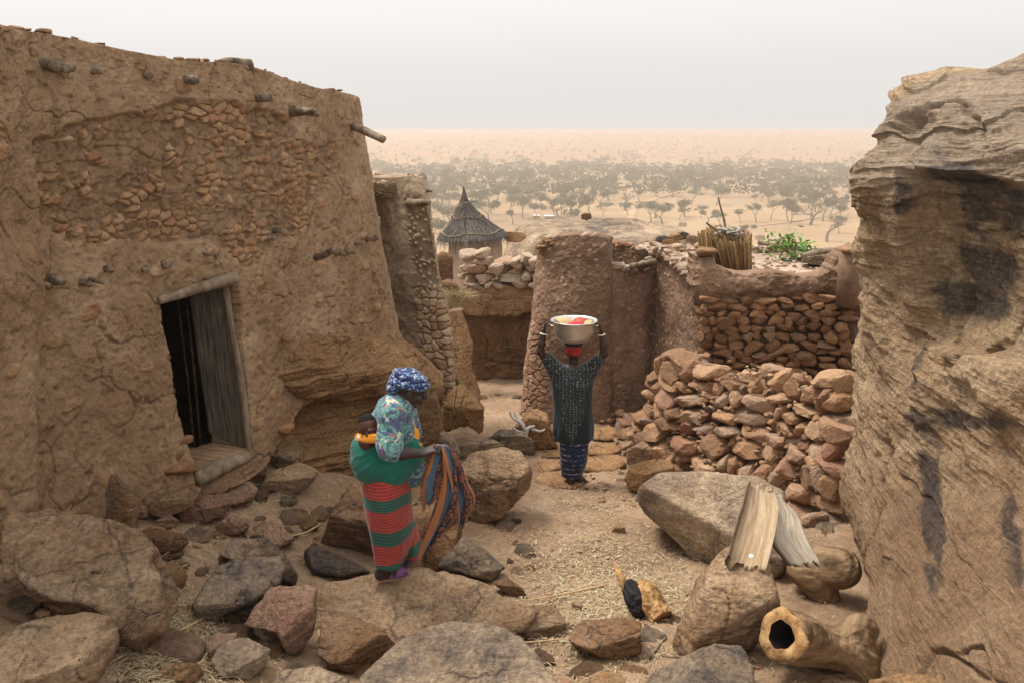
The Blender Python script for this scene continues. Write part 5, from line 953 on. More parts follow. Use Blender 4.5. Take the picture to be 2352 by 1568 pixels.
# printed cloth hanging from her hand
ch = J(1010, 1026, -.17); VV, FF_, UVs, n0 = [], [], [], 0
def panel(L, Rr, nf, amp, uo, seed):
    global n0
    nu2, nv2 = 44, 60; A = crom(np.array([J(*p) for p in L]), nv2); B = crom(np.array([J(*p) for p in Rr]), nv2); tt = np.linspace(0, 1, nv2)[:, None, None]; ss = np.linspace(0, 1, nu2)[None, :, None]
    Q = A[:, None]*(1-ss)+B[:, None]*ss; a = amp*np.sqrt(tt)*(np.sin(ss*nf*2*np.pi+seed+1.2*tt)+.4*np.sin(ss*nf*4.6*np.pi+2*tt)); a = a+.018*fbm(Q.reshape(-1, 3)*5, 2, seed).reshape(nv2, nu2, 1); Q = Q+a*np.array([.35, -1, 0])
    VV.append(Q.reshape(-1, 3)); W_ = np.linalg.norm(B-A, axis=1)[:, None]; UVs.append(np.stack([uo+ss[..., 0]*np.maximum(W_, .22)*1.6+tt[..., 0]*.12, tt[..., 0]*.9+0*ss[..., 0]], -1).reshape(-1, 2)); i = np.arange(nu2*nv2).reshape(nv2, nu2)+n0; FF_.append(np.stack([i[:-1, :-1], i[1:, :-1], i[1:, 1:], i[:-1, 1:]], -1).reshape(-1, 4)); n0 += nu2*nv2
panel([(996,1022,-.20),(975,1070,-.17),(964,1120,-.15),(968,1166,-.13),(976,1164,-.12)], [(1016,1020,-.2),(1012,1070,-.2),(1008,1105,-.18),(1006,1130,-.16),(985,1152,-.13)], 1.2, .022, 0., 1)
panel([(1000,1018,-.17),(1012,1090,-.19),(1000,1160,-.18),(978,1225,-.14),(960,1282,-.10)], [(1026,1018,-.17),(1046,1070,-.2),(1050,1130,-.2),(1040,1185,-.17),(968,1284,-.10)], 1.6, .025, .35, 4)
panel([(1012,1020,-.22),(1022,1060,-.23),(1034,1110,-.2),(1048,1160,-.16),(1052,1200,-.13)], [(1034,1024,-.2),(1058,1062,-.2),(1076,1110,-.17),(1092,1152,-.13),(1064,1212,-.11)], 1.4, .026, .8, 7)
cl = mk('printed_cloth', np.concatenate(VV), np.concatenate(FF_), M['wax'], None, ch, uv=np.concatenate(UVs)); tag(cl, 'orange and blue printed cloth hanging from the hand of the woman', 'cloth')
sm = cl.modifiers.new('thickness', 'SOLIDIFY'); sm.thickness = .006; sm.offset = 0
# ======================== woman carrying the basin
g2 = G(1318, 1114); Y2 = float(g2[1]); K2 = lambda u, v, dy=0.: P(u, v, Y2+dy)
w2 = empty('person', K2(1322, 1112)); tag(w2, 'barefoot woman seen from behind in a dark blue dress, arms raised to a basin', 'person')
sL, eL, wL, hL = K2(1277, 846), K2(1241, 808, -.02), K2(1249, 762, .0), K2(1254, 735, -.02); sR, eR, wR, hR = K2(1354, 846), K2(1388, 812, -.02), K2(1381, 764, .0), K2(1376, 738, -.02); nb = K2(1315, 846)
s = SDF(*BB(K2, 1225, 720, 1400, 1130, .35), .0065)
s.chain([K2(1316, 1000), K2(1316, 940), K2(1316, 880), nb+[0, 0, -.03]], [.135, .115, .13, .08], .05); s.chain([nb, K2(1317, 828)], [.055, .05], .03); s.cap(nb+[0, 0, -.04], sL, .07, .055, .04); s.cap(nb+[0, 0, -.04], sR, .07, .055, .04)
[s.chain([a, a*.5+b*.5, b], [.055, .052, .041], .02).chain([b, b*.6+c*.4, c], [.042, .041, .028], .015) for a, b, c in ((sL, eL, wL), (sR, eR, wR))]
R2, g2h = head(s, K2(1317, 812, .01), (0.02, 1, -.05), (0, 0, 1), .98)
hand(s, wL, hL-wL, (1, .1, .2), (-.1, -1, .2), .9, .6); hand(s, wR, hR-wR, (-1, .1, .2), (.1, -1, .2), .9, .6)
fL, fR = K2(1307, 1112, .0), K2(1336, 1103, .12); s.chain([K2(1308, 1020), K2(1308, 1060, .03), K2(1311, 1096, -.02)], [.095, .062, .036], .03); s.chain([K2(1326, 1020), K2(1328, 1060, .05), K2(1330, 1088, .06)], [.095, .062, .036], .03)
for a, hl, tl in ((K2(1311, 1096, -.02), K2(1311, 1116, -.05), K2(1303, 1110, .13)), (K2(1330, 1088, .06), K2(1330, 1105, .03), K2(1344, 1104, .17))):
    s.cap(a, hl+[0, 0, .02], .036, .033, .02); s.chain([hl, (hl+tl)/2+[0, 0, .015], tl], [.033, .036, .028], .02); sd2 = unit(np.cross(tl-hl, [0, 0, 1]))
    for j in range(5): b_ = tl+sd2*(j-2)*.017; s.cap(b_, b_+unit(tl-hl)*.026, .011, .009, .004)
put(s, 'body', M['skin'], w2)
for q_ in (-1, 1):
    D_, Fc = ico(2); mk('eye', D_*.0085+g2h(q_*.03, .088, .002), Fc, M['eye'], w2)
def _dress(N):
    v = N.coord(rnd=False); n = N.noise(v, 5, 4, .6); base = N.ramp(n, [(.3, (.006, .013, .018)), (.7, (.012, .026, .034))])
    vs = N.coord((26, 26, 26), rnd=False); sx = N.n('ShaderNodeSeparateXYZ'); N.l(vs, sx.inputs[0]); w = N.noise(v, 26, 3, .6)
    gx = N.math('FRACT', N.math('ADD', sx.outputs[0], N.math('MULTIPLY', w, 2.0))); gz_ = N.math('FRACT', N.math('ADD', N.math('MULTIPLY', sx.outputs[2], 1.25), N.math('MULTIPLY', w, 2.4)))
    ln = N.math('MAXIMUM', N.ramp(gx, [(.42, 0), (.48, 1), (.54, 0)]), N.ramp(gz_, [(.43, 0), (.48, .8), (.53, 0)])); br = N.ramp(N.noise(v, 45, 4, .7), [(.38, 0), (.5, 1)])
    k = N.math('MULTIPLY', N.math('MULTIPLY', ln, br), N.attr('pat')); return N.mix(k, base, (.46, .41, .34))
M['dress'] = cloth_mat('tie_dyed_dress', _dress)
def ring2(v, ul, ur, ry, dy=0.):
    a, b = K2(ul, v, dy), K2(ur, v, dy); return (a[2], (a[0]+b[0])/2, a[1], (b[0]-a[0])/2, ry)
q = SDF(*BB(K2, 1235, 780, 1395, 1030, .35), .007)
q.loft([ring2(1008, 1272, 1361, .17, .02), ring2(985, 1270, 1363, .175), ring2(940, 1272, 1358, .165), ring2(900, 1268, 1360, .16), ring2(872, 1264, 1364, .15), ring2(853, 1266, 1360, .11), ring2(843, 1288, 1342, .08)], .02, (6, .03, .008))
q.chain([K2(1290, 852), sL+[0, 0, -.02], sL*.45+eL*.55], [.085, .095, .075], .03); q.chain([K2(1342, 852), sR+[0, 0, -.02], sR*.45+eR*.55], [.085, .095, .075], .03); q.cap(nb+[-.08, 0, -.06], nb+[.08, 0, -.06], .08, .08, .04)
cx0 = K2(1315, 900)[0]; zh, zl = nb[2]+.02, K2(1315, 1000)[2]
def _pat(V):
    t = np.clip((zh-V[:, 2])/(zh-zl), 0, 1); hw = np.interp(t, [0, .12, .3, .7, 1], [.34, .30, .135, .115, .012]); return {'pat': sst(hw+.02, hw-.02, np.abs(V[:, 0]-cx0+.01))*(V[:, 1] < Y2+.05)}
put(q, 'dress', M['dress'], w2, attrs=_pat, disp=lambda V: V+.010*np.stack([ridged(V*np.array([9, 9, 3.]), 3, 4), fbm(V*np.array([8, 8, 3.]), 3, 5), V[:, 0]*0], -1))
def _sk2(N):
    v = N.coord(rnd=False); sx = N.n('ShaderNodeSeparateXYZ'); N.l(v, sx.inputs[0]); w = N.noise(v, 5, 4, .6); z = N.math('ADD', sx.outputs[2], N.math('MULTIPLY', w, .09)); fr = N.math('FRACT', N.math('DIVIDE', z, .062))
    br = N.ramp(N.noise(v, 22, 3, .6), [(.46, 0), (.58, 1)]); return N.mix(N.math('MULTIPLY', N.ramp(fr, [(.40, 0), (.48, 1), (.54, 1), (.62, 0)]), br), (.012, .02, .06), (.42, .42, .44))
M['skirt2'] = cloth_mat('indigo_skirt', _sk2)
q = SDF(*BB(K2, 1275, 980, 1365, 1105, .3), .0065); q.loft([ring2(1091, 1290, 1337, .11, .02), ring2(1060, 1288, 1348, .14), ring2(1020, 1286, 1352, .15), ring2(990, 1286, 1352, .15)], .01, (4, .04, .01)); put(q, 'skirt', M['skirt2'], w2)
q = SDF(*BB(K2, 1285, 775, 1350, 845, .2), .005); q.ell(g2h(0, -.015, .045), (.084, .10, .075), R2, .01)
for zz_, rr_ in ((.02, .018), (.05, .02), (.08, .018)): q.chain([g2h(.080*math.cos(a), -.012+.092*math.sin(a), zz_) for a in np.linspace(0, 6.283, 21)], [rr_]*21, .008)
M['redscarf'] = cloth_mat('red_headscarf', lambda N: N.ramp(N.noise(N.coord(rnd=False), 26, 4, .7, 1), [(.35, (.02, .015, .03)), (.46, (.30, .015, .015)), (.62, (.42, .03, .02)), (.72, (.55, .3, .1))]), bump=.5)
put(q, 'headscarf', M['redscarf'], w2)
mb = MB(); hp = g2h(0, -.01, .125); mb.tube([hp+[.075*math.cos(a), .075*math.sin(a), 0] for a in np.linspace(0, 6.283, 25)], .026, 10, .5, .15, 2); mb.build('head_ring', flat_mat('dark_teal_cloth', (.015, .04, .055), .9, .4, 30, .5), w2)
M['bangle'] = flat_mat('pale_bangle', (.7, .68, .62), .3, .1, 5, 0)
for w_, e_ in ((wL, eL), (wR, eR)):
    R_ = frame(e_-w_); c_ = w_*.9+e_*.1; mb = MB(); mb.tube([c_+R_@np.array([.034*math.cos(a), 0, .034*math.sin(a)]) for a in np.linspace(0, 6.283, 21)], .0085, 8); mb.build('bangle', M['bangle'], w2)
# basin with its load
def lathe(prof, c, seg=72, R=None):
    V, Fc = [], []; k = len(prof)
    for r, z in prof: V += [[r*math.cos(a), r*math.sin(a), z] for a in np.arange(seg)*2*math.pi/seg]
    V = np.array(V)
    if R is not None: V = V@np.asarray(R).T
    Fc = [[i*seg+j, i*seg+(j+1) % seg, (i+1)*seg+(j+1) % seg, (i+1)*seg+j] for i in range(k-1) for j in range(seg)]; return V+np.asarray(c), Fc
bt = g2h(0, -.01, .14); Wb = (K2(1368, 733)[0]-K2(1261, 733)[0])/2; RT = Rx(-.03); Hb = .235
M['alu'] = flat_mat('dull_aluminium', (.62, .60, .57), .36, .12, 12, .06, .85)
V, Fc = lathe([(.001, .0), (.12, .002), (.165, .02), (.205, .07), (.225, .13), (.232, Hb-.02), (.238, Hb-.006), (.262, Hb), (Wb, Hb+.006), (Wb+.001, Hb+.012), (Wb-.006, Hb+.013), (.245, Hb+.008), (.228, Hb-.004), (.222, .13), (.2, .075), (.16, .03), (.001, .012)], bt, R=RT)
ba = empty('basin', bt); tag(ba, 'large aluminium basin balanced on the head of the barefoot woman', 'basin'); mk('bowl', V, Fc, M['alu'], ba)
for q_ in (-1, 1):
    mb = MB(); mb.tube([bt+[q_*(.225+.045*math.sin(a)), -.02+.06*math.cos(a), Hb-.035] for a in np.linspace(0, math.pi, 13)], .007, 8); mb.build('handle', M['alu'], ba)
M['gourd'] = flat_mat('calabash', (.50, .34, .16), .5, .35, 10, .1); M['redbowl'] = flat_mat('red_enamel', (.45, .008, .02), .25, .25, 6, 0); M['gourd2'] = flat_mat('red_calabash', (.40, .06, .03), .5, .35, 10, .1)
dome = lambda r: [(.001, r*.62), (r*.35, r*.57), (r*.62, r*.42), (r*.85, r*.2), (r*.98, 0), (r*.94, -.01), (r*.8, .1*r), (r*.5, r*.4), (.001, r*.5)]
for nm, lb, mt, off, r, R_ in [('calabash_bowl', 'tan half calabash leaning inside the basin at the left', 'gourd', (-.095, .05, .185), .12, Ry(.55)), ('enamel_bowl', 'bright red bowl lying upside down in the middle of the basin', 'redbowl', (.0, -.09, .165), .125, Rx(.35)), ('calabash_bowl', 'dark red half calabash tilted inside the basin at the back', 'gourd2', (.06, .06, .19), .11, Ry(-.5)), ('calabash_bowl', 'tan and orange half calabash leaning inside the basin at the right', 'gourd', (.14, -.01, .185), .085, Ry(-.8))]:
    V, Fc = lathe(dome(r), bt+off, 40, R_); o = mk(nm, V, Fc, M[mt], None, bt+off); tag(o, lb, 'bowl')
# ======================== granary with its thatch
gr = empty('granary', P(1090, 662, 17.5)); tag(gr, 'mud granary with a pointed grey thatched hat beside the far house', 'granary')
gp = lambda u, v, y=17.5: P(u, v, y)
c0 = gp(1093, 600); wl, wr_ = gp(1026, 640, 17.0), gp(1160, 640, 17.6); fr_ = gp(1070, 640, 16.5); V = []
foot = [np.array([wl[0], 17.0]), np.array([fr_[0], 16.55]), np.array([wr_[0], 17.35]), np.array([wr_[0]-.35, 18.4]), np.array([wl[0]+.1, 18.2])]
zb, zt_ = gp(1030, 760)[2]-.3, gp(1090, 540)[2]; rings = 24; n = len(foot)*10
for i in range(rings):
    t = i/(rings-1); ctr = np.mean(foot, 0)
    for j in range(n):
        a, b = foot[j//10], foot[(j//10+1) % 5]; p = a+(b-a)*((j % 10)/10); p = ctr+(p-ctr)*(1-.10*t); V.append([p[0], p[1], zb+(zt_-zb)*t])
V = np.array(V); V = V+.02*np.stack([fbm(V*3, 3, 1), fbm(V*3, 3, 2), V[:, 0]*0], -1); Fc = [[i*n+j, i*n+(j+1) % n, (i+1)*n+(j+1) % n, (i+1)*n+j] for i in range(rings-1) for j in range(n)]
z0 = V[:, 0]*0; mk('wall', V, Fc, mud_mat('granary_mud', (.28, .205, .145), (.36, .27, .195), (.42, .33, .24)), gr, attrs={'stone': z0, 'rnd': z0, 'tone': z0})
M['thatch'] = stones_mat('grey_thatch', [(0, (.045, .038, .032)), (.5, (.12, .10, .085)), (1, (.27, .235, .2))])
ax = gp(1066, 470); apex = gp(1066, 428); prof = [(428,0.01),(440,.028),(455,.05),(466,.085),(474,.14),(490,.25),(508,.39),(524,.55),(536,.70),(545,.80)]
def hat(v, a):                       # radius of the hat at photo height v in direction a
    r = np.interp(v, [p[0] for p in prof], [p[1] for p in prof]); cu = np.interp(v, [428, 470, 545], [1065, 1067, 1086]); c = gp(cu, v, 17.45); return c+np.array([math.cos(a)*r*1.02, math.sin(a)*r, -.05*math.cos(a)*(v-470)/75.*-1 if v > 470 else 0])
mb = MB(); seg = 60; vs = np.linspace(428, 545, 26); V = np.array([hat(v, a*2*math.pi/seg) for v in vs for a in range(seg)]); Fc = [[i*seg+j, i*seg+(j+1) % seg, (i+1)*seg+(j+1) % seg, (i+1)*seg+j] for i in range(25) for j in range(seg)]; mb.add(V, Fc, .25)
rs = np.random.RandomState(6)
for k in range(5200):
    a = rs.uniform(0, 2*math.pi); v0 = 440+rs.rand()**.7*88; L = rs.uniform(18, 34); pts = [hat(min(v0+L*t, 545)+max(0, v0+L*t-545), a+rs.normal()*.01) for t in (0, .5, 1)]; out = np.array([math.cos(a), math.sin(a), 0]); lift = [.002, .012, .018+rs.rand()*.02]
    pts = [p+out*l+[0, 0, .01] for p, l in zip(pts, lift)]
    if v0+L > 545: pts[-1] = pts[-1]+[0, 0, -(v0+L-545)*.0085-.02*rs.rand()]
    sd2 = np.array([-math.sin(a), math.cos(a), 0])*.0045; mb.add(np.array([pts[0]-sd2, pts[0]+sd2, pts[1]+sd2, pts[1]-sd2, pts[2]+sd2*.4, pts[2]-sd2*.4]), [[0, 1, 2, 3], [3, 2, 4, 5]], rs.rand())
mb.build('thatch_roof', M['thatch'], gr)
for vv, rr_ in ((498, .02), (532, .026)):
    mb = MB(); mb.tube([hat(vv+2.5*math.sin(5*a), a)+np.array([math.cos(a), math.sin(a), 0])*.035 for a in np.linspace(0, 6.283, 60)], rr_*.75, 6, .0, .2, 3); mb.build('binding_rope', M['wood_dark'], gr)
stick('roof_peg', [(1045,482,17.1),(1060,470,17.2),(1075,466,17.2),(1098,462,17.2)], [.012, .014, .014, .008], 'wood_dark', gr)
# ======================== bundle of millet stalks on the terrace
M['millet'] = stones_mat('millet_stalks', [(0, (.14, .075, .03)), (.4, (.28, .17, .07)), (.75, (.42, .28, .13)), (1, (.16, .09, .04))])
bd_ = empty('millet_bundle', P(1680, 622, 10.2)); tag(bd_, 'round bundle of upright millet stalks standing on the terrace', 'millet bundle'); rs = np.random.RandomState(3); mb = MB(); bb = P(1683, 622, 10.25)
for k in range(620):
    a = rs.uniform(0, 6.283); r = .27*math.sqrt(rs.rand()) if k > 300 else .25+.03*rs.rand(); top = P(1668, 541, 10.25)+[0, 0, .03*rs.normal()+.06*(math.sin(a)-.2)]; x = np.array([math.cos(a)*r*1.1, math.sin(a)*r, 0]); b0_ = bb+x*.82+[0, 0, -.05]; t0 = top+x*1.03+[rs.normal()*.01, rs.normal()*.01, rs.rand()*.05-.02*(r > .2)]
    m_ = (b0_+t0)/2+[rs.normal()*.006, rs.normal()*.006, 0]; mb.tube([b0_, m_, t0], [.0095, .009, .008], 5, rs.rand())
mb.build('stalks', M['millet'], bd_)
mb = MB(); rs = np.random.RandomState(13)
for k in range(90):
    a = rs.uniform(0, 6.283); b0_ = P(1628, 640, 10.05); r = .09*math.sqrt(rs.rand()); x = np.array([math.cos(a)*r, math.sin(a)*r, 0]); t0 = P(1618, 540, 10.05)+x+[0, 0, rs.rand()*.06]; mb.tube([b0_+x, t0], [.009, .008], 5, rs.rand())
mb.build('side_stalks', M['millet'], bd_)
mb = MB(); mb.tube([P(1618, 566, 10.05)+[.105*math.cos(a), .105*math.sin(a), 0] for a in np.linspace(0, 6.283, 24)], .012, 6, .4); mb.build('binding', M['millet'], bd_)
loose(MB(), 40, lambda rs: P(rs.uniform(1645, 1700), 541, 10.2+rs.uniform(-.15, .15))+[0, 0, rs.uniform(0, .09)], (.02, .055), 8, .4).build('dried_pulp', flat_mat('grey_pulp', (.30, .27, .23), .9, .5, 20, .5), bd_)['kind'] = 'stuff'
o = stick('pole', [(1666,540,10.1),(1664,510,10.1),(1656,480,10.1),(1649,452,10.1)], [.014,.014,.012,.010], 'wood_old'); tag(o, 'long thin stick standing upright in the millet bundle', 'stick')
o = stick('pole', [(1660,545,9.95),(1642,527,9.9),(1622,512,9.85)], [.012,.012,.011], 'wood_old'); tag(o, 'short stick leaning left out of the millet bundle', 'stick')
for pts, rad, lab in [([(1840,590,11.4),(1890,580,11.3),(1945,576,11.2)], [.05,.06,.045], 'long bleached log lying on the terrace left of the right pillar'), ([(1900,592,10.7),(1935,590,10.6),(1960,600,10.5)], [.06,.07,.06], 'thick grey log on the terrace against the right pillar'), ([(1870,575,11.8),(1920,572,11.7),(1955,562,11.6)], [.03,.03,.02], 'thin crooked branch behind the logs on the terrace'), ([(1740,556,12.4),(1790,566,12.3),(1850,572,12.2)], [.04,.04,.035], 'pole lying along the far rim of the terrace')]:
    o = stick('log', pts, rad, 'wood_old', None, .2, len(lab)); tag(o, lab, 'log')
for pl, lab in [([(1838,602),(1850,590),(1905,584),(1935,590),(1930,604),(1880,610)], 'broad pale slab lying on the terrace by the logs')]: rock(pl, lab, 'lightrock' if 'lightrock' in M else 'rock_grey', y=10.9, sub=5, depth=.3)
for k, (u, v, lab) in enumerate([(1525,548,'flat grey stone on the dome edge nearest the tower'), (1552,545,'pale block among the stones on the dome edge'), (1570,541,'nearly black stone at the right end of the dome edge'), (1500,556,'thin slab at the left end of the dome edge'), (1540,556,'low tan stone under the pale block on the dome edge'), (1590,548,'tan stone at the right of the nearly black stone')]):
    w_ = [22, 18, 14, 20, 24, 16][k]; rock([(u-w_, v+6), (u-w_*.8, v-5), (u, v-9), (u+w_*.8, v-4), (u+w_, v+6), (u, v+10)], lab, ['rock_grey', 'rock_ochre', 'rock_dark', 'rock', 'rock_ochre', 'rock'][k], y=13.6, sub=4)
# ======================== timber in the right foreground
bB = find('sharp edged brown boulder'); bG = find('big smooth grey'); yb = vhit(bB, 1710, 1285, 20)[1]
M['wood_split'] = wood_mat('split_wood', (.36, .25, .15), (.54, .42, .28), (1, 1, 1), .85, .8, 'UV', .6); M['wood_pale'] = wood_mat('pale_dead_wood', (.50, .41, .30), (.72, .64, .52), (1, 1, 1), .85, .6, 'UV', .8); M['wood_log'] = wood_mat('brown_log', (.13, .08, .042), (.31, .205, .115), (1, 1, 1), .85, .35, 'UV', 1.); M['wood_cut'] = wood_mat('fresh_cut_wood', (.27, .145, .055), (.46, .29, .13), (1, 1, 1), .85, .45, ns=14); M['char'] = flat_mat('charcoal', (.012, .011, .012), .7, .5, 40, .8); M['hollow'] = flat_mat('hollow_painted_shade', (.008, .005, .004), .95, .5, 30, .8)  # hollow material: near-black colour paints the shade inside the log
for _m in ('wood_split', 'wood_pale'):
    _nt = M[_m].node_tree; _N = NT(_nt); _b = _nt.nodes['Principled BSDF']; _s = _b.inputs['Base Color'].links[0].from_socket; _f = _N.noise(_N.coord(), 24, 5, .7)
    _N.l(_N.mix(_N.math('MULTIPLY', _N.attr('bark'), .9), _s, _N.ramp(_f, [(.35, (.06, .038, .024)), (.65, (.2, .14, .09))])), _b.inputs['Base Color'])
def slabshape(name, mat, L, Rr, th, cup, label, seed=0, parent=None, yoff=0):
    """split half log: left and right edge as (u,v,y) from top to bottom, cupped cross section"""
    nv2, nu2 = 60, 36; A = crom(np.array([P(*p) for p in L]), nv2); B = crom(np.array([P(*p) for p in Rr]), nv2); ss = np.linspace(0, 1, nu2)[None, :, None]; Q = A[:, None]*(1-ss)+B[:, None]*ss
    T = np.gradient(Q, axis=0); U = np.gradient(Q, axis=1); n = np.cross(U, T); n /= np.linalg.norm(n, axis=2)[..., None]
    if (n*(-Q)).sum() < 0: n = -n
    w = np.linalg.norm(B-A, axis=1)[:, None, None]; gr_ = ridged(np.stack([np.broadcast_to(ss[..., 0]*9, (nv2, nu2)).ravel(), np.repeat(np.linspace(0, 1.6, nv2), nu2), np.zeros(nv2*nu2)], -1), 4, seed).reshape(nv2, nu2, 1)
    front = Q-n*cup*w*(1-(2*ss-1)**2)+n*gr_*.0012+n*.05*w*np.exp(-(ss/.07)**2)*(1+gr_); backs = Q-n*(cup*w*(1-(2*ss-1)**2)*.8+th*(.45+.55*(1-(2*ss-1)**4)))-n*gr_*.012
    jag = .05*fbm(np.stack([np.linspace(0, 9, nu2), np.zeros(nu2), np.zeros(nu2)], -1), 3, seed+3)[None, :, None]; td = unit(A[0]-A[-1]); front[:1] += jag*td; backs[:1] += jag*td; front[-1:] += jag*td*.8; backs[-1:] += jag*td*.8
    V = np.concatenate([front.reshape(-1, 3), backs.reshape(-1, 3)]); i = np.arange(nv2*nu2).reshape(nv2, nu2); N0 = nv2*nu2; Fc = [*np.stack([i[:-1, :-1], i[1:, :-1], i[1:, 1:], i[:-1, 1:]], -1).reshape(-1, 4).tolist()]; Fc += [[a+N0 for a in f[::-1]] for f in Fc]
    ring = list(i[0])+list(i[1:, -1])+list(i[-1, -2::-1])+list(i[-2:0:-1, 0]); Fc += [[ring[k], ring[(k+1) % len(ring)], ring[(k+1) % len(ring)]+N0, ring[k]+N0] for k in range(len(ring))]
    o = mk(name, V, Fc, M[mat], None, V.min(0)*[0, 0, 1]+V.mean(0)*[1, 1, 0], uv=np.tile(np.stack([np.broadcast_to(ss[..., 0]*11, (nv2, nu2)).ravel(), np.repeat(np.linspace(0, 2.2, nv2), nu2)], -1), (2, 1)), attrs={'bark': np.concatenate([np.repeat(sst(.17, .07, np.linspace(0, 1, nu2)+.03*np.sin(np.linspace(0, 20, nu2)))[None], nv2, 0).ravel(), np.ones(N0)])}); tag(o, label, 'split log'); return o
slabshape('split_log', 'wood_split', [(1718,1112,yb+.38),(1702,1170,yb+.26),(1685,1225,yb+.13),(1670,1280,yb-.02)], [(1775,1118,yb+.36),(1788,1165,yb+.25),(1780,1225,yb+.12),(1762,1300,yb-.04)], .10, .22, 'grey barked half log with a hollow pale face leaning on the boulder', 3)
slabshape('split_log', 'wood_pale', [(1776,1130,yb+.42),(1780,1180,yb+.36),(1772,1240,yb+.26),(1812,1296,yb+.18)], [(1800,1150,yb+.42),(1832,1182,yb+.36),(1852,1232,yb+.26),(1884,1290,yb+.18)], .10, -.12, 'white weathered half log lying right of the grey barked one', 8)
mb = MB(); c_ = P(1725, 1277, yb-.06); V, Fc = lathe([(.001, 0), (.012, 0), (.014, .004), (.012, .009), (.001, .01)], c_+[0, 0, .0], 20, Rx(.9)); o = mk('bottle_cap', V, Fc, flat_mat('white_cap', (.85, .85, .85), .4, .05), None, c_); tag(o, 'tiny white cap lying at the bottom of the barked half log', 'bottle cap')
def trunkshape(name, limbs, label, mat, h=.011, seed=0, nz=.02, parent=None, extra=None, cat='log'):
    pts = np.concatenate([np.array(l[0]) for l in limbs]); rm = max(max(l[1]) for l in limbs); q = SDF(pts.min(0)-rm-.03, pts.max(0)+rm+.03, h)
    for pp_, rr_ in limbs:
        K = crom(np.array(pp_), 12); r = np.interp(np.linspace(0, 1, 12), np.linspace(0, 1, len(rr_)), rr_); q.chain(list(K), list(r), .03)
    if extra: extra(q)
    V, Fc = q.mesh(); ax_ = unit(np.array(limbs[0][0][-1])-np.array(limbs[0][0][0])); t = V@ax_; a, b = np.cross(ax_, [0, 0, 1]), ax_; q3 = np.stack([V@unit(a)*14, t*2.2, V@np.cross(unit(a), ax_)*14], -1)
    V = V+unit([0, -.6, .8])*(nz*.7*ridged(q3, 4, seed)+nz*1.0*fbm(V*7, 4, seed+1)+nz*.5*fbm(V*28, 3, seed+2))[:, None]; o = mk(name, V, Fc, M[mat] if isinstance(mat, str) else mat, parent, None if parent is not None else np.r_[V.mean(0)[:2], V[:, 2].min()], uv=np.stack([q3[:, 0]*1.3+q3[:, 2]*1.1, t*2.4], -1))
    if parent is None: tag(o, label, cat)
    return o
def cut(q, c, n):                   # flat sawn end: remove everything beyond the plane
    c = np.asarray(c, float); n = unit(n); X, Y, Z = np.meshgrid(*q.ax, indexing='ij', sparse=True); d = (X-c[0])*n[0]+(Y-c[1])*n[1]+(Z-c[2])*n[2]; q.f = np.maximum(q.f, d.astype(np.float32))
def bore(q, a, b, r):
    t = SDF.__new__(SDF); t.lo, t.h, t.n, t.ax = q.lo, q.h, q.n, q.ax; t.f = np.full(q.n, 1., np.float32); t.cap(a, b, r, r*.7, .005); q.f = np.maximum(q.f, -t.f)
# forked stump at the right
y3 = G(1900, 1385)[1]+.12; L3 = lambda u, v, dy=0: P(u, v, y3+dy)
def _stump(q): cut(q, L3(1962, 1318, .0), (.9, -.25, .1))
trunkshape('forked_log', [([L3(1842,1308,.1), L3(1880,1302,.05), L3(1920,1304,-.03), L3(1932,1306,-.06)], [.115,.13,.135,.13]), ([L3(1860,1310,.05), L3(1885,1350,.0), L3(1900,1380,-.02)], [.125,.10,.08])], 'thick brown forked stump with a round worn end beside the cliff rock', 'wood_log', .009, 4, .024)
# hollow log in front
y4 = G(1850, 1560)[1]+.1; L4 = lambda u, v, dy=0: P(u, v, y4+dy)
hl_ = empty('hollow_log', L4(1870, 1540)); tag(hl_, 'hollow cut log with a dark round hole facing left, in the bottom right', 'log')
e0 = L4(1797, 1458, -.14); dir4 = unit(L4(1900, 1482, .10)-e0)
def _hol(q):
    cut(q, e0, -dir4); bore(q, e0-dir4*.1, e0+dir4*.34, .098)
trunkshape('trunk', [([L4(1775,1453,-.18), L4(1835,1466,-.07), L4(1890,1484,.03), L4(1955,1494,.07), L4(1985,1555,.02)], [.140,.134,.115,.13,.10]), ([L4(1940,1478,.08), L4(1975,1446,.1), L4(1992,1446,.1)], [.11,.075,.05]), ([L4(1960,1500,.05), L4(1995,1570,.02), L4(2015,1640,.0)], [.11,.085,.08])], '', 'wood_log', .0075, 9, .022, hl_, _hol)
mb = MB(); q = []; a_ = unit(np.cross(dir4, [0, 0, 1])); b_ = np.cross(a_, dir4); seg = 40
for r_, dz in ((.142, .01), (.134, -.014), (.10, -.018), (.076, -.012), (.073, .03), (.060, .25)):
    for j in range(seg):
        an = j*2*math.pi/seg; wv = 1+.06*math.sin(3*an+1)+.04*math.sin(7*an); q.append(e0+dir4*dz+(a_*math.cos(an)+b_*math.sin(an))*r_*wv)
q = np.array(q); mb.add(q[:4*seg], [[i*seg+j, i*seg+(j+1) % seg, (i+1)*seg+(j+1) % seg, (i+1)*seg+j] for i in range(3) for j in range(seg)]); mb.build('cut_end', M['wood_cut'], hl_)
mb = MB(); mb.add(q[3*seg:], [[i*seg+j, i*seg+(j+1) % seg, (i+1)*seg+(j+1) % seg, (i+1)*seg+j] for i in range(2) for j in range(seg)]+[[2*seg+j for j in range(seg)]]); mb.build('hollow', M['hollow'], hl_)  # liner of the bore, its shade painted in as near-black
trunkshape('dark_log', [([L4(1790,1600,.0), L4(1815,1556,.02), L4(1900,1566,.05), L4(1960,1590,.05)], [.075,.085,.07,.05])], 'dark weathered log lying under the hollow one', 'wood_dark', .009, 5, .012)
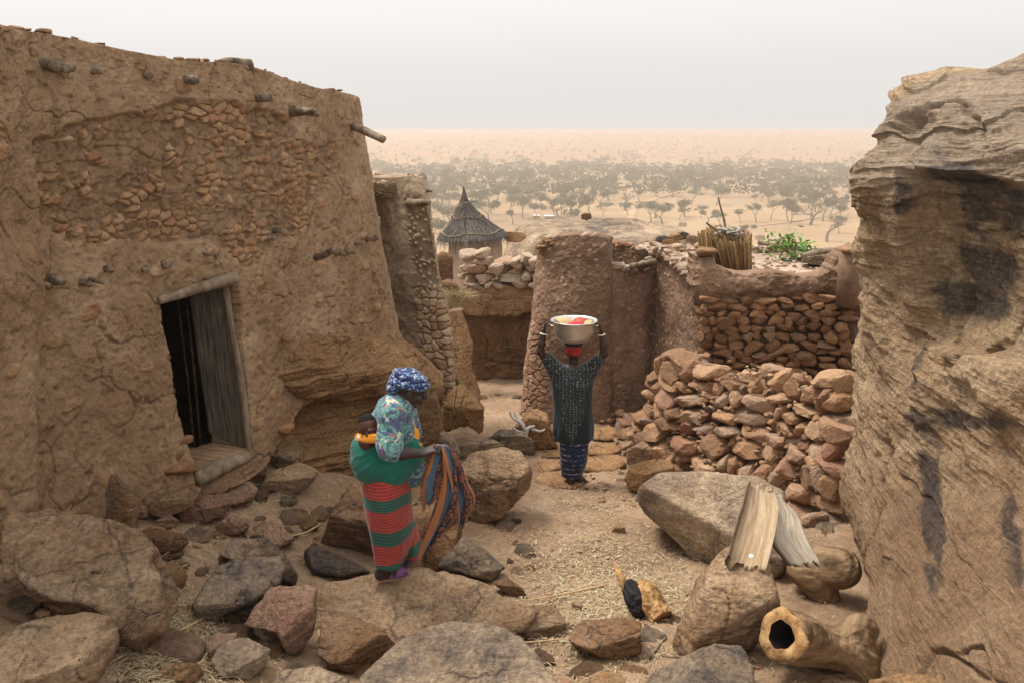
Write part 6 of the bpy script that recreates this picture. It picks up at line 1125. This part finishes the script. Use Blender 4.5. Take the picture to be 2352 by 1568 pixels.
# burnt log in the middle
y5 = G(1500, 1440)[1]+.06; L5 = lambda u, v, dy=0: P(u, v, y5+dy); bl = empty('burnt_log', L5(1485, 1440)); tag(bl, 'short yellow log with a charred black end on the straw', 'log')
trunkshape('log', [([L5(1480,1352,.2), L5(1493,1380,.12), L5(1530,1436,-.03)], [.058,.078,.07])], '', 'wood_cut', .006, 6, .034, bl, lambda q: cut(q, L5(1518, 1422, .01), unit(L5(1530,1436,-.03)-L5(1493,1380,.12))))
trunkshape('charred_end', [([L5(1448,1348,.22), L5(1458,1375,.15), L5(1468,1402,.10)], [.05,.06,.05])], '', 'char', .006, 7, .034, bl)
slab_ = MB(); slab_.tube([L5(1414,1298,.36), L5(1425,1322,.28), L5(1438,1352,.2)], [.012,.03,.034], 10, .5, .3, 3, oval=.5); slab_.build('splinter', M['wood_cut'], bl)
# bleached forked branch on the pale rock, twigs, long straws
M['bleached'] = wood_mat('bleached_branch', (.36, .33, .30), (.62, .58, .53), (1, 1, 1), .8, .6); y6 = vhit(find('pale pointed rock'), 1215, 985, 20)[1]-.05
bb_ = MB(); 
for pts, rad in [([(1208,1040,-.05),(1206,1015,-.03),(1212,985,0),(1228,978,0)], [.028,.03,.028,.018]), ([(1210,990,0),(1196,972,0),(1178,958,.02),(1170,944,.03)], [.028,.022,.018,.010]), ([(1205,978,0),(1190,962,.05),(1180,946,.1)], [.024,.02,.012]), ([(1208,994,0),(1190,990,-.04),(1176,980,-.05)], [.024,.018,.008]), ([(1222,985,0),(1240,990,-.02),(1252,985,.0)], [.022,.02,.008])]:
    bb_.tube(crom(np.array([P(u, v, y6+d) for u, v, d in pts]), 12), np.interp(np.linspace(0, 1, 12), np.linspace(0, 1, len(rad)), rad), 9, .5, .2, int(pts[0][0]))
o = bb_.build('forked_branch', M['bleached'], None, P(1208, 1035, y6)); tag(o, 'bleached forked branch lying on the pale pointed rock', 'branch')
def gstick(pts, r, label, mat, lift=.03, cat='twig', name='twig'):
    K = crom(np.array([G(*p)+[0, 0, lift] for p in pts]), 14); mb = MB(); mb.tube(K, np.linspace(r, r*.6, 14), 7, .6, .25, int(pts[0][0])); o = mb.build(name, M[mat], None, K[0]); tag(o, label, cat)
gstick([(1480,1532),(1505,1500),(1530,1470)], .011, 'dark twig standing bent between the burnt log and the bottom rock', 'wood_old'); gstick([(1608,1512),(1560,1518),(1520,1516)], .009, 'thin dark twig pointing left from the sharp edged boulder', 'wood_dark'); gstick([(1466,1430),(1475,1470),(1520,1510)], .006, 'thin crossing twig in front of the burnt log', 'wood_old'); gstick([(1500,1545),(1540,1560),(1575,1566)], .012, 'short grey stick at the bottom beside the rounded rock', 'wood_old')
M['cane'] = flat_mat('pale_cane', (.48, .33, .17), .7, .3, 20, .2)
gstick([(732,1455),(742,1500),(790,1550)], .010, 'bent pale stalk at the bottom beside the brown wedge', 'cane', cat='stalk', name='stalk'); gstick([(1392,1350),(1310,1368),(1215,1385)], .007, 'long straight millet stalk on the ground right of the women', 'cane', cat='stalk', name='stalk'); gstick([(735,1212),(700,1230),(655,1240)], .008, 'curved pale stalk on the path by the house', 'cane', cat='stalk', name='stalk'); gstick([(1190,1485),(1250,1480),(1340,1470)], .006, 'thin pale stalk beside the squat five sided stone', 'cane', cat='stalk', name='stalk'); gstick([(480,1520),(430,1548),(330,1568)], .007, 'pale stalk in the straw litter at the bottom left', 'cane', cat='stalk', name='stalk'); gstick([(370,1478),(430,1450),(492,1415)], .008, 'long stalk running under the wedge boulder', 'cane', cat='stalk', name='stalk')
# ======================== loose straw, chaff, pebbles
VV = []; rs = np.random.RandomState(44); RR = []
def bits(n, fn, L, wd_):
    for _ in range(n):
        u, v = fn()
        if not (0 < v < 1680): continue
        p = G(u, v)+[0, 0, .012+rs.rand()*.02]; a = rs.uniform(0, 6.283); el = rs.normal()*.25; l = rs.uniform(*L)*.5*(1 if rs.rand() < .9 else 2); w = rs.uniform(*wd_)*.5; d = np.array([math.cos(a)*math.cos(el), math.sin(a)*math.cos(el), math.sin(el)*.6]); s2 = unit(np.cross(d, [rs.normal()*.3, rs.normal()*.3, 1]))*w; up_ = np.array([0, 0, w*.8]); md = p+[0, 0, l*.12]
        VV.append([p-d*l-s2, p-d*l+s2, md+s2, md-s2, p+d*l+s2, p+d*l-s2, md+up_]); RR.append(rs.rand())
gs = lambda cu, cv, su, sv: (lambda: (cu+rs.normal()*su, cv+rs.normal()*sv))
bits(4300, gs(1380, 1270, 110, 110), (.012, .045), (.004, .011)); bits(3000, gs(1420, 1400, 130, 70), (.012, .05), (.004, .010)); bits(900, gs(400, 1460, 60, 60), (.02, .10), (.003, .007)); bits(500, gs(330, 1530, 50, 30), (.03, .12), (.003, .007)); bits(600, gs(520, 1490, 60, 40), (.02, .09), (.003, .007)); bits(1300, lambda: (rs.uniform(0, 1950), rs.uniform(1010, 1600)), (.01, .06), (.002, .007)); bits(500, gs(640, 1180, 120, 60), (.01, .07), (.003, .007)); bits(700, gs(1560, 1560, 140, 60), (.01, .06), (.003, .007)); bits(700, gs(1150, 990, 60, 25), (.01, .05), (.004, .01)); bits(500, gs(1330, 1150, 80, 30), (.01, .03), (.004, .01)); bits(350, gs(450, 1255, 60, 30), (.02, .10), (.003, .006)); bits(900, gs(1880, 1230, 60, 60), (.01, .06), (.003, .006))
VV = np.array(VV); k = len(VV); B0 = np.arange(k)[:, None]*7; F1_ = B0+np.array([[0, 1, 2, 3]]); F2_ = B0+np.array([[3, 2, 4, 5]])
o = mk('straw_litter', VV.reshape(-1, 3), np.concatenate([F1_, F2_]), M['straw'], None, (0, 5, -3.4), {'rnd': np.repeat(RR, 7)}, smooth=False); tag(o, 'pale chopped straw and chaff scattered over the trodden earth', 'straw', None, 'stuff')
pb = MB(); rs = np.random.RandomState(51)
for _ in range(520):
    u, v = (rs.uniform(0, 1950), rs.uniform(1000, 1600)) if rs.rand() < .6 else (1440+rs.normal()*70, 1090+rs.normal()*60)
    p = G(u, v); sz = rs.uniform(.008, .032); Vp, Fp = protos()[rs.randint(26)]
    if not hasattr(pb, 'q'): pb.q = 1
    pb.add((Vp*[sz*1.3, sz, sz*.6])@Rz(rs.uniform(0, 6)).T+p+[0, 0, .01], Fp, rs.rand())
o = pb.build('pebbles', M['drystone'], None, (0, 5, -3.4)); tag(o, 'small pebbles scattered over the trodden earth', 'pebbles', None, 'stuff')
# ======================== plants
M['green_leaf'] = flat_mat('green_leaf', (.10, .22, .03), .6, .5, 9, 0); M['dry_grass'] = stones_mat('dry_grass', [(0, (.35, .27, .13)), (.5, (.52, .42, .22)), (1, (.62, .52, .32))]); M['stem'] = flat_mat('brown_stem', (.16, .11, .06), .9, .3, 20, 0)
mb = MB(); rs = np.random.RandomState(9); g0 = P(1045, 705, 13.0)
for _ in range(380):
    a = rs.uniform(0, 6.283); l = rs.uniform(.25, .55); sp = rs.uniform(.2, 1); d = np.array([math.cos(a)*sp, math.sin(a)*sp*.6, 1]); d = unit(d); b = g0+[rs.normal()*.06, rs.normal()*.06, 0]; m_ = b+d*l*.55; t = b+d*l+[d[0]*l*.35, 0, -l*.28]; mb.tube([b, m_, t], [.0045, .004, .0015], 4, rs.rand(), cap=False)
o = mb.build('grass_tuft', M['dry_grass'], None, g0); tag(o, 'tuft of long dry yellow grass at the foot of the low stone wall', 'grass')
def sapling(root, stems, leaves, label, ls=.03, name='sapling', green='green_leaf', seed=1):
    rs = np.random.RandomState(seed); r0 = P(*root); e = empty(name, r0); tag(e, label, 'plant'); mb = MB(); lb = MB()
    for st in stems: K = crom(np.array([P(*p) for p in st]), 10); mb.tube(K, np.linspace(.009, .003, 10), 5, .5)
    mb.build('stem', M['stem'], e)
    for (u, v, y, n, sp) in leaves:
        for _ in range(n):
            c = P(u, v, y)+rs.normal(size=3)*sp; d = unit(rs.normal(size=3)*[1, 1, .5]); w = unit(np.cross(d, [rs.normal()*.5, rs.normal()*.5, 1])); l = ls*rs.uniform(.7, 1.3); lb.add(np.array([c, c+d*l*.5+w*l*.28, c+d*l, c+d*l*.5-w*l*.28]), [[0, 1, 2, 3]])
    lb.build('leaves', M[green], e, smooth=False)
sapling((1030,985,8.2), [[(1030,990,8.2),(1040,950,8.2),(1048,900,8.2),(1052,872,8.2)],[(1032,990,8.2),(1050,960,8.15),(1062,920,8.1),(1070,893,8.1)],[(1034,985,8.2),(1036,950,8.2),(1040,905,8.2)],[(1028,985,8.2),(1015,960,8.2),(1010,935,8.2)]], [(1052,876,8.2,10,.03),(1046,905,8.2,8,.03),(1062,915,8.1,8,.04),(1068,897,8.1,8,.03),(1040,930,8.2,6,.04),(1012,940,8.2,8,.03)], 'thin bare sapling with a few green leaves by the triangular boulder')
sapling((960,930,7.6), [[(958,960,7.6),(962,900,7.6),(970,850,7.6)],[(965,960,7.6),(985,920,7.6),(990,880,7.6)]], [(968,865,7.6,5,.03),(988,890,7.6,6,.03),(960,905,7.6,5,.03)], 'spindly weed behind the face of the woman with the baby', seed=4)
sapling((1820,590,11.6), [[(1790,592,11.6),(1805,570,11.6),(1815,548,11.6)],[(1822,592,11.6),(1840,578,11.6),(1850,568,11.6)],[(1770,580,11.6),(1766,556,11.6),(1764,540,11.6)]], [(1812,545,11.6,60,.07),(1808,560,11.6,50,.09),(1845,577,11.6,90,.1),(1822,582,11.6,60,.1),(1765,545,11.6,16,.05),(1780,570,11.6,26,.07),(1860,580,11.6,30,.07),(1795,585,11.6,30,.08)], 'bright green leafy seedling growing at the terrace rim', .085, seed=7)
# ---------------------------------------------------------------- the plain far below, dunes, trees, haze
ZP = -50.
def plain_z(x, y):
    q = np.stack([np.ravel(x), np.ravel(y), np.ravel(x)*0], -1)/1000.
    d = np.ravel(y); z = ZP+1.2*fbm(q*6, 3, 1)
    h = sst(1150, 2300, d+160*fbm(q*1.6, 3, 5)); z = z+h*(26+9*fbm(q*2.6, 4, 6)+4*ridged(q*np.array([2.5, 7, 1]), 3, 7))+sst(2200, 3600, d)*(17+3*fbm(q*np.array([1.5, 4, 1]), 3, 8))
    return z.reshape(np.shape(x))
ny, nx = 420, 360; yy = 26*(4200/26.)**np.linspace(0, 1, ny); s_ = np.linspace(-1, 1, nx)
X = s_[None]*(yy*1.0+60)[:, None]; Y = np.repeat(yy[:, None], nx, 1); Z = plain_z(X, Y)
Z = np.where(Y < 120, ZP+(-6-ZP)*sst(120, 26, Y), Z)
i = np.arange(ny*nx).reshape(ny, nx); Fc = np.stack([i[:-1, :-1], i[:-1, 1:], i[1:, 1:], i[1:, :-1]], -1).reshape(-1, 4)
V = np.stack([X, Y, Z], -1).reshape(-1, 3)
pu, pv = proj(V)
m, nt, b = nmat('dry_plain', .95); N = NT(nt); v = N.coord((.01, .01, .01), rnd=False)
n1 = N.noise(v, 1.2, 8, .6); n2 = N.noise(N.coord((.06, .02, .06), rnd=False), 1.0, 8, .65); n3 = N.noise(N.coord((.25, .06, .25), rnd=False), 1.2, 4, .6)
near = N.ramp(n1, [(.3, (.22, .145, .08)), (.5, (.30, .20, .11)), (.7, (.35, .25, .14))])
far = N.ramp(n2, [(.36, (.17, .12, .07)), (.5, (.31, .15, .08)), (.62, (.52, .22, .10))])
far = N.mix(N.ramp(n3, [(.50, 0), (.6, 1)]), far, (.10, .11, .06))
sx = N.n('ShaderNodeSeparateXYZ'); gm = N.n('ShaderNodeNewGeometry'); N.l(gm.outputs['Position'], sx.inputs[0])
mr = N.n('ShaderNodeMapRange'); mr.inputs[1].default_value = 1080; mr.inputs[2].default_value = 1500; N.l(sx.outputs[1], mr.inputs[0])
N.l(N.mix(mr.outputs[0], near, far), b.inputs['Base Color'])
o = mk('plain', V, Fc, m); tag(o, kind='structure')
m2, _, b2 = nmat('red_track', .95); b2.inputs['Base Color'].default_value = (.42, .26, .15, 1)
def on_plain(u, v):
    r = ray(u, v); t = ZP/r[2]; return r*t
def track(pts, w, name):
    K = crom(np.array([on_plain(*q) for q in pts]), 60); T = np.gradient(K, axis=0); n = np.stack([T[:, 1], -T[:, 0], T[:, 2]*0], -1); n /= np.linalg.norm(n, axis=1)[:, None]
    V = np.concatenate([K+n*w, K-n*w]); V[:, 2] = plain_z(V[:, 0], V[:, 1])+.5; k = len(K)
    o = mk(name, V, [[j, j+1, k+j+1, k+j] for j in range(k-1)], m2); tag(o, kind='structure')
track([(1450,530),(1448,505),(1458,480),(1490,463),(1530,450),(1575,440)], 2.2, 'path')
track([(1740,520),(1790,515),(1850,505),(1900,495),(1950,480)], 1.0, 'path')
M['leaf'] = []
for i, (a, c) in enumerate([((.045, .055, .025), (.12, .125, .06)), ((.09, .10, .05), (.18, .18, .10)), ((.15, .12, .09), (.24, .19, .15))]):
    m, nt, b = nmat('dry_foliage', .9); N = NT(nt); n = N.noise(N.coord(), 1.2, 5, .6); oi = N.n('ShaderNodeObjectInfo')
    N.l(N.mix(.7, N.ramp(n, [(.3, a), (.7, c)]), N.ramp(oi.outputs['Random'], [(0, .6), (1, 1.4)]), 'MULTIPLY'), b.inputs['Base Color']); M['leaf'].append(m)
M['bark'] = flat_mat('bark', (.13, .10, .075), .9, .4, 3, 0)
def tree_proto(kind, seed):
    """kind 0 round bushy crown, 1 flat open acacia crown, 2 bare baobab; size 10 m high"""
    rs = np.random.RandomState(seed); tb = MB(); tips = []
    def limb(p, d, L, r, lev):
        k = 4; pts = [p]
        for _ in range(k): d = unit(d+rs.normal(size=3)*.16+[0, 0, .04]); pts.append(pts[-1]+d*L/k)
        tb.tube(pts, np.linspace(r, r*.6, k+1), 6 if lev < 2 else 4, .5, cap=False); e = pts[-1]
        if lev >= (3 if kind != 2 else 4): tips.append(e); return
        if lev >= 2: tips.append(e)
        for _ in range(rs.randint(2, 4) if kind != 2 else 3):
            a = rs.uniform(0, 6.28); sp = {0: .65, 1: .95, 2: .8}[kind]; nd = unit(d+sp*np.array([math.cos(a), math.sin(a), rs.uniform(-.2, .35)])); limb(e, nd, L*rs.uniform(.6, .8), r*.55, lev+1)
    limb(np.array([0, 0, -.4]), unit([rs.normal()*.12, rs.normal()*.12, 1]), {0: 2.6, 1: 3.2, 2: 4.2}[kind], {0: .22, 1: .20, 2: .75}[kind], 0)
    V = np.concatenate(tb.V); sc = 9.3/max(V[:, 2].max(), 1); tips = np.array(tips)*sc; tb.V = [x*sc for x in tb.V]
    cb = MB(); 
    for t in tips:
        for _ in range({0: 24, 1: 18, 2: 1}[kind]):
            c = t+rs.normal(size=3)*{0: (.75, .75, .55), 1: (.95, .95, .3), 2: (.4, .4, .4)}[kind]
            for _ in range(5):
                cc = c+rs.normal(size=3)*.22; n = unit(rs.normal(size=3)); a = unit(np.cross(n, [.3, .2, 1])); b_ = np.cross(n, a); s = rs.uniform(.14, .34)*(1 if kind != 2 else .4)
                cb.V.append(np.array([cc-a*s, cc+b_*s*.6, cc+a*s, cc-b_*s*.6])); cb.F.append([cb.n, cb.n+1, cb.n+2, cb.n+3]); cb.A.append(np.zeros(4)); cb.n += 4
    return tb, cb
protos_t = {}
def get_tree(kind, var):
    k = (kind, var)
    if k not in protos_t:
        tb, cb = tree_proto(kind, kind*31+var*7+3); protos_t[k] = (tb, cb, [])
    return protos_t[k]
rs = np.random.RandomState(12); spots = []
named = [(1862,517,64,2,'large bare baobab with a fat pale trunk standing alone at the right'), (1505,500,42,2,'bare baobab beside the bend of the red track'), (1900,560,60,2,'bare grey tree standing just left of the cliff rock'), (1560,503,30,1,'small tree right of the track bend'),
 (1312,495,56,0,'dark dense tree behind the loose block on the rock dome'), (1283,498,44,2,'leafless greyish tree left of the dense dark one'), (1200,500,52,0,'bushy tree just right of the granary tip'), (1178,512,36,0,'round bushy tree behind the granary roof'),
 (1815,515,48,0,'dark rounded tree left of the big baobab'), (1700,512,34,1,'thin tree over the millet bundle sticks'), (1610,500,30,1,'little tree left of the tall bundle stick'), (1720,545,28,0,'small rounded bush above the terrace edge'), (1090,478,46,1,'flat topped tree right of the granary spike'),
 (1030,520,56,0,'dense tree between the far house and the granary'), (1015,560,60,0,'dark tree low beside the far house edge'), (1385,498,38,1,'leaning thin tree right of the loose block'), (1655,520,34,1,'slender tree behind the tall bundle stick'), (1925,540,45,1,'thin tree touching the cliff rock outline'), (1445,495,34,1,'thin tree left of the red track'), (1645,470,44,0,'broad tree above the track end')]
for (u, v, h, k, l) in named: spots.append((u, v, h, k, l, None))
for _ in range(310):
    v = 392+rs.rand()**1.25*128; u = rs.uniform(840, 2010)
    if v > 455 and 1440 < u < 1720 and rs.rand() < .8: continue
    if v > 480 and rs.rand() < .35: continue
    if v > 440 and rs.rand() < .25: continue
    h = np.interp(v, [392, 420, 460, 520], [15, 22, 36, 48])*rs.uniform(.75, 1.35); kd = rs.choice([0, 1, 2], p=[.62, .33, .05]); spots.append((u, v, h, kd, None, None))
spots = spots[:290]
LK = {0: 'bushy green tree scattered on the hazy plain', 1: 'thin open crowned tree scattered on the hazy plain', 2: 'leafless tree scattered on the hazy plain'}
for n_, (u, v, h, kd, lab, _) in enumerate(spots):
    p = on_plain(u, v); p[2] = plain_z(p[0:1], p[1:2])[0]; zc = p[1]*CP-p[2]*SP; H = h/FPX*zc; H = min(H*.9, 14)
    var = n_ % 5; tb, cb, use = get_tree(kd, var); root = empty({2: 'bare_tree'}.get(kd, 'savanna_tree'), p)
    root.scale = (H/9.8*rs.uniform(.9, 1.3),)*2+(H/9.8,); root.rotation_euler = (0, 0, rs.uniform(0, 6.28))
    zn = 'beyond the far house' if u < 1000 else 'beyond the granary' if u < 1200 else 'beyond the rock dome' if u < 1440 else 'around the red track' if u < 1640 else 'beyond the millet bundle' if u < 1840 else 'left of the cliff rock'
    rw = 'nearest' if v > 470 else 'middle distance' if v > 430 else 'far'
    tag(root, lab or '%s %s on the hazy plain %s' % (rw, {0: 'bushy green tree', 1: 'thin open crowned tree', 2: 'leafless tree'}[kd], zn), 'tree', 'trees on the plain below')
    if not use:
        a = mk('trunk', np.concatenate(tb.V), tb.F, M['bark'], None, (0, 0, 0)); c = mk('crown', np.concatenate(cb.V), cb.F, M['leaf'][kd], None, (0, 0, 0), smooth=False); use += [a, c]
    else:
        a, c = use[0].copy(), use[1].copy(); C.objects.link(a); C.objects.link(c)
    for o in (a, c): o.parent = root; o.location = (0, 0, 0)
# the wood further back reads as one mass: one mesh of many small crowns
cb = MB(); rs = np.random.RandomState(5); VV = []; 
for _ in range(2300):
    v = 362+rs.rand()**.8*92; u = rs.uniform(800, 2060); w = .5+.7*math.sin(u*.021)+.6*math.sin(u*.05+1)+.4*math.sin(u*.13)
    if v < 374+11*w or (math.sin(u*.037+v*.11)+math.sin(u*.011-v*.2) > .9 and rs.rand() < .8) or (v > 425 and rs.rand() < .6): continue
    p = on_plain(u, v)
    if p[1] > 1800: continue
    p[2] = plain_z(p[0:1], p[1:2])[0]; zc = p[1]; H = rs.uniform(6, 13); 
    for _ in range(26):
        c = p+[rs.normal()*H*.28, rs.normal()*H*.28, H*.3+rs.rand()**.6*H*.7]; n = unit(rs.normal(size=3)); a = unit(np.cross(n, [.3, .2, 1])); b_ = np.cross(n, a); s = rs.uniform(.8, 1.7); VV.append([c-a*s, c+b_*s*.7, c+a*s, c-b_*s*.7])
VV = np.array(VV).reshape(-1, 3); o = mk('far_wood', VV, np.arange(len(VV)).reshape(-1, 4), M['leaf'][0], None, (0, 900, ZP), smooth=False); tag(o, 'dense belt of hazy trees at the foot of the red dunes', 'wood', None, 'stuff')
# scrub dots on the dunes
VV = []
for _ in range(2600):
    x = rs.uniform(-1, 1); y = rs.uniform(1250, 3700); x = x*y*.55; p = np.array([x, y, float(plain_z(np.array([x]), np.array([y]))[0])]); s0 = rs.uniform(1.2, 3.2)
    for _ in range(3):
        c = p+rs.normal(size=3)*s0*.5+[0, 0, s0*.5]; n = unit(rs.normal(size=3)); a = unit(np.cross(n, [.3, .2, 1])); b_ = np.cross(n, a); s = s0; VV.append([c-a*s, c+b_*s*.8, c+a*s, c-b_*s*.8])
VV = np.array(VV).reshape(-1, 3); o = mk('dune_scrub', VV, np.arange(len(VV)).reshape(-1, 4), M['leaf'][1], None, (0, 2000, ZP), smooth=False); tag(o, 'sparse scrub dotted over the red dunes at the horizon', 'scrub', None, 'stuff')
# far huts on the plain
M['hut'] = flat_mat('far_hut_mud', (.30, .22, .15), .9, .3, 1, 0); M['tin'] = flat_mat('pale_sheet', (.75, .75, .75), .5, .1, 1, 0)
for (u, v, w, h, lab, mt) in [(1232,500,10,6,'tiny far white roofed shed on the plain left of the dome block','tin'), (1262,500,14,5,'tiny far white shed on the plain beside the other shed','tin'), (1690,556,14,12,'far mud compound wall just right of the bundle','hut'), (1568,520,10,10,'far mud huts behind the right shoulder of the dome','hut'), (1745,552,12,14,'far mud hut with two peaks under the green bush','hut'), (1785,556,18,9,'far low mud enclosure behind the green plant','hut')]:
    p = on_plain(u, v); zc = p[1]*CP-p[2]*SP; W_, H_ = w/FPX*zc*1.6, h/FPX*zc; e = empty('far_hut', p); tag(e, lab, 'hut')
    mb = MB(); mb.box(p+[0, 0, H_*.35], (W_, W_*.7, H_*.9)); mb.build('wall', M['hut'], e, smooth=False)
    mb = MB(); mb.add(np.array([[-.55, -.42, 0], [.55, -.42, 0], [.55, .42, 0], [-.55, .42, 0], [-.3, 0, .35], [.3, 0, .35]])*[W_, W_, H_]+p+[0, 0, H_*.8], [[0, 1, 5, 4], [2, 3, 4, 5], [1, 2, 5], [3, 0, 4], [3, 2, 1, 0]]); mb.build('roof', M[mt], e, smooth=False)
# haze
hz = bpy.data.materials.new('dusty_air'); hz.use_nodes = True; nt = hz.node_tree; nt.nodes.clear(); vo = nt.nodes.new('ShaderNodeVolumePrincipled'); vo.inputs['Color'].default_value = (.76, .695, .63, 1)
vo.inputs['Density'].default_value = .00074; vo.inputs['Anisotropy'].default_value = .35; ho = nt.nodes.new('ShaderNodeOutputMaterial'); nt.links.new(vo.outputs[0], ho.inputs['Volume'])
mb = MB(); mb.box((0, 2100, -26.5), (9600, 4400, 57.)); o = mb.build('haze', hz, None, (0, 2100, -26.5), smooth=False); tag(o, kind='stuff');
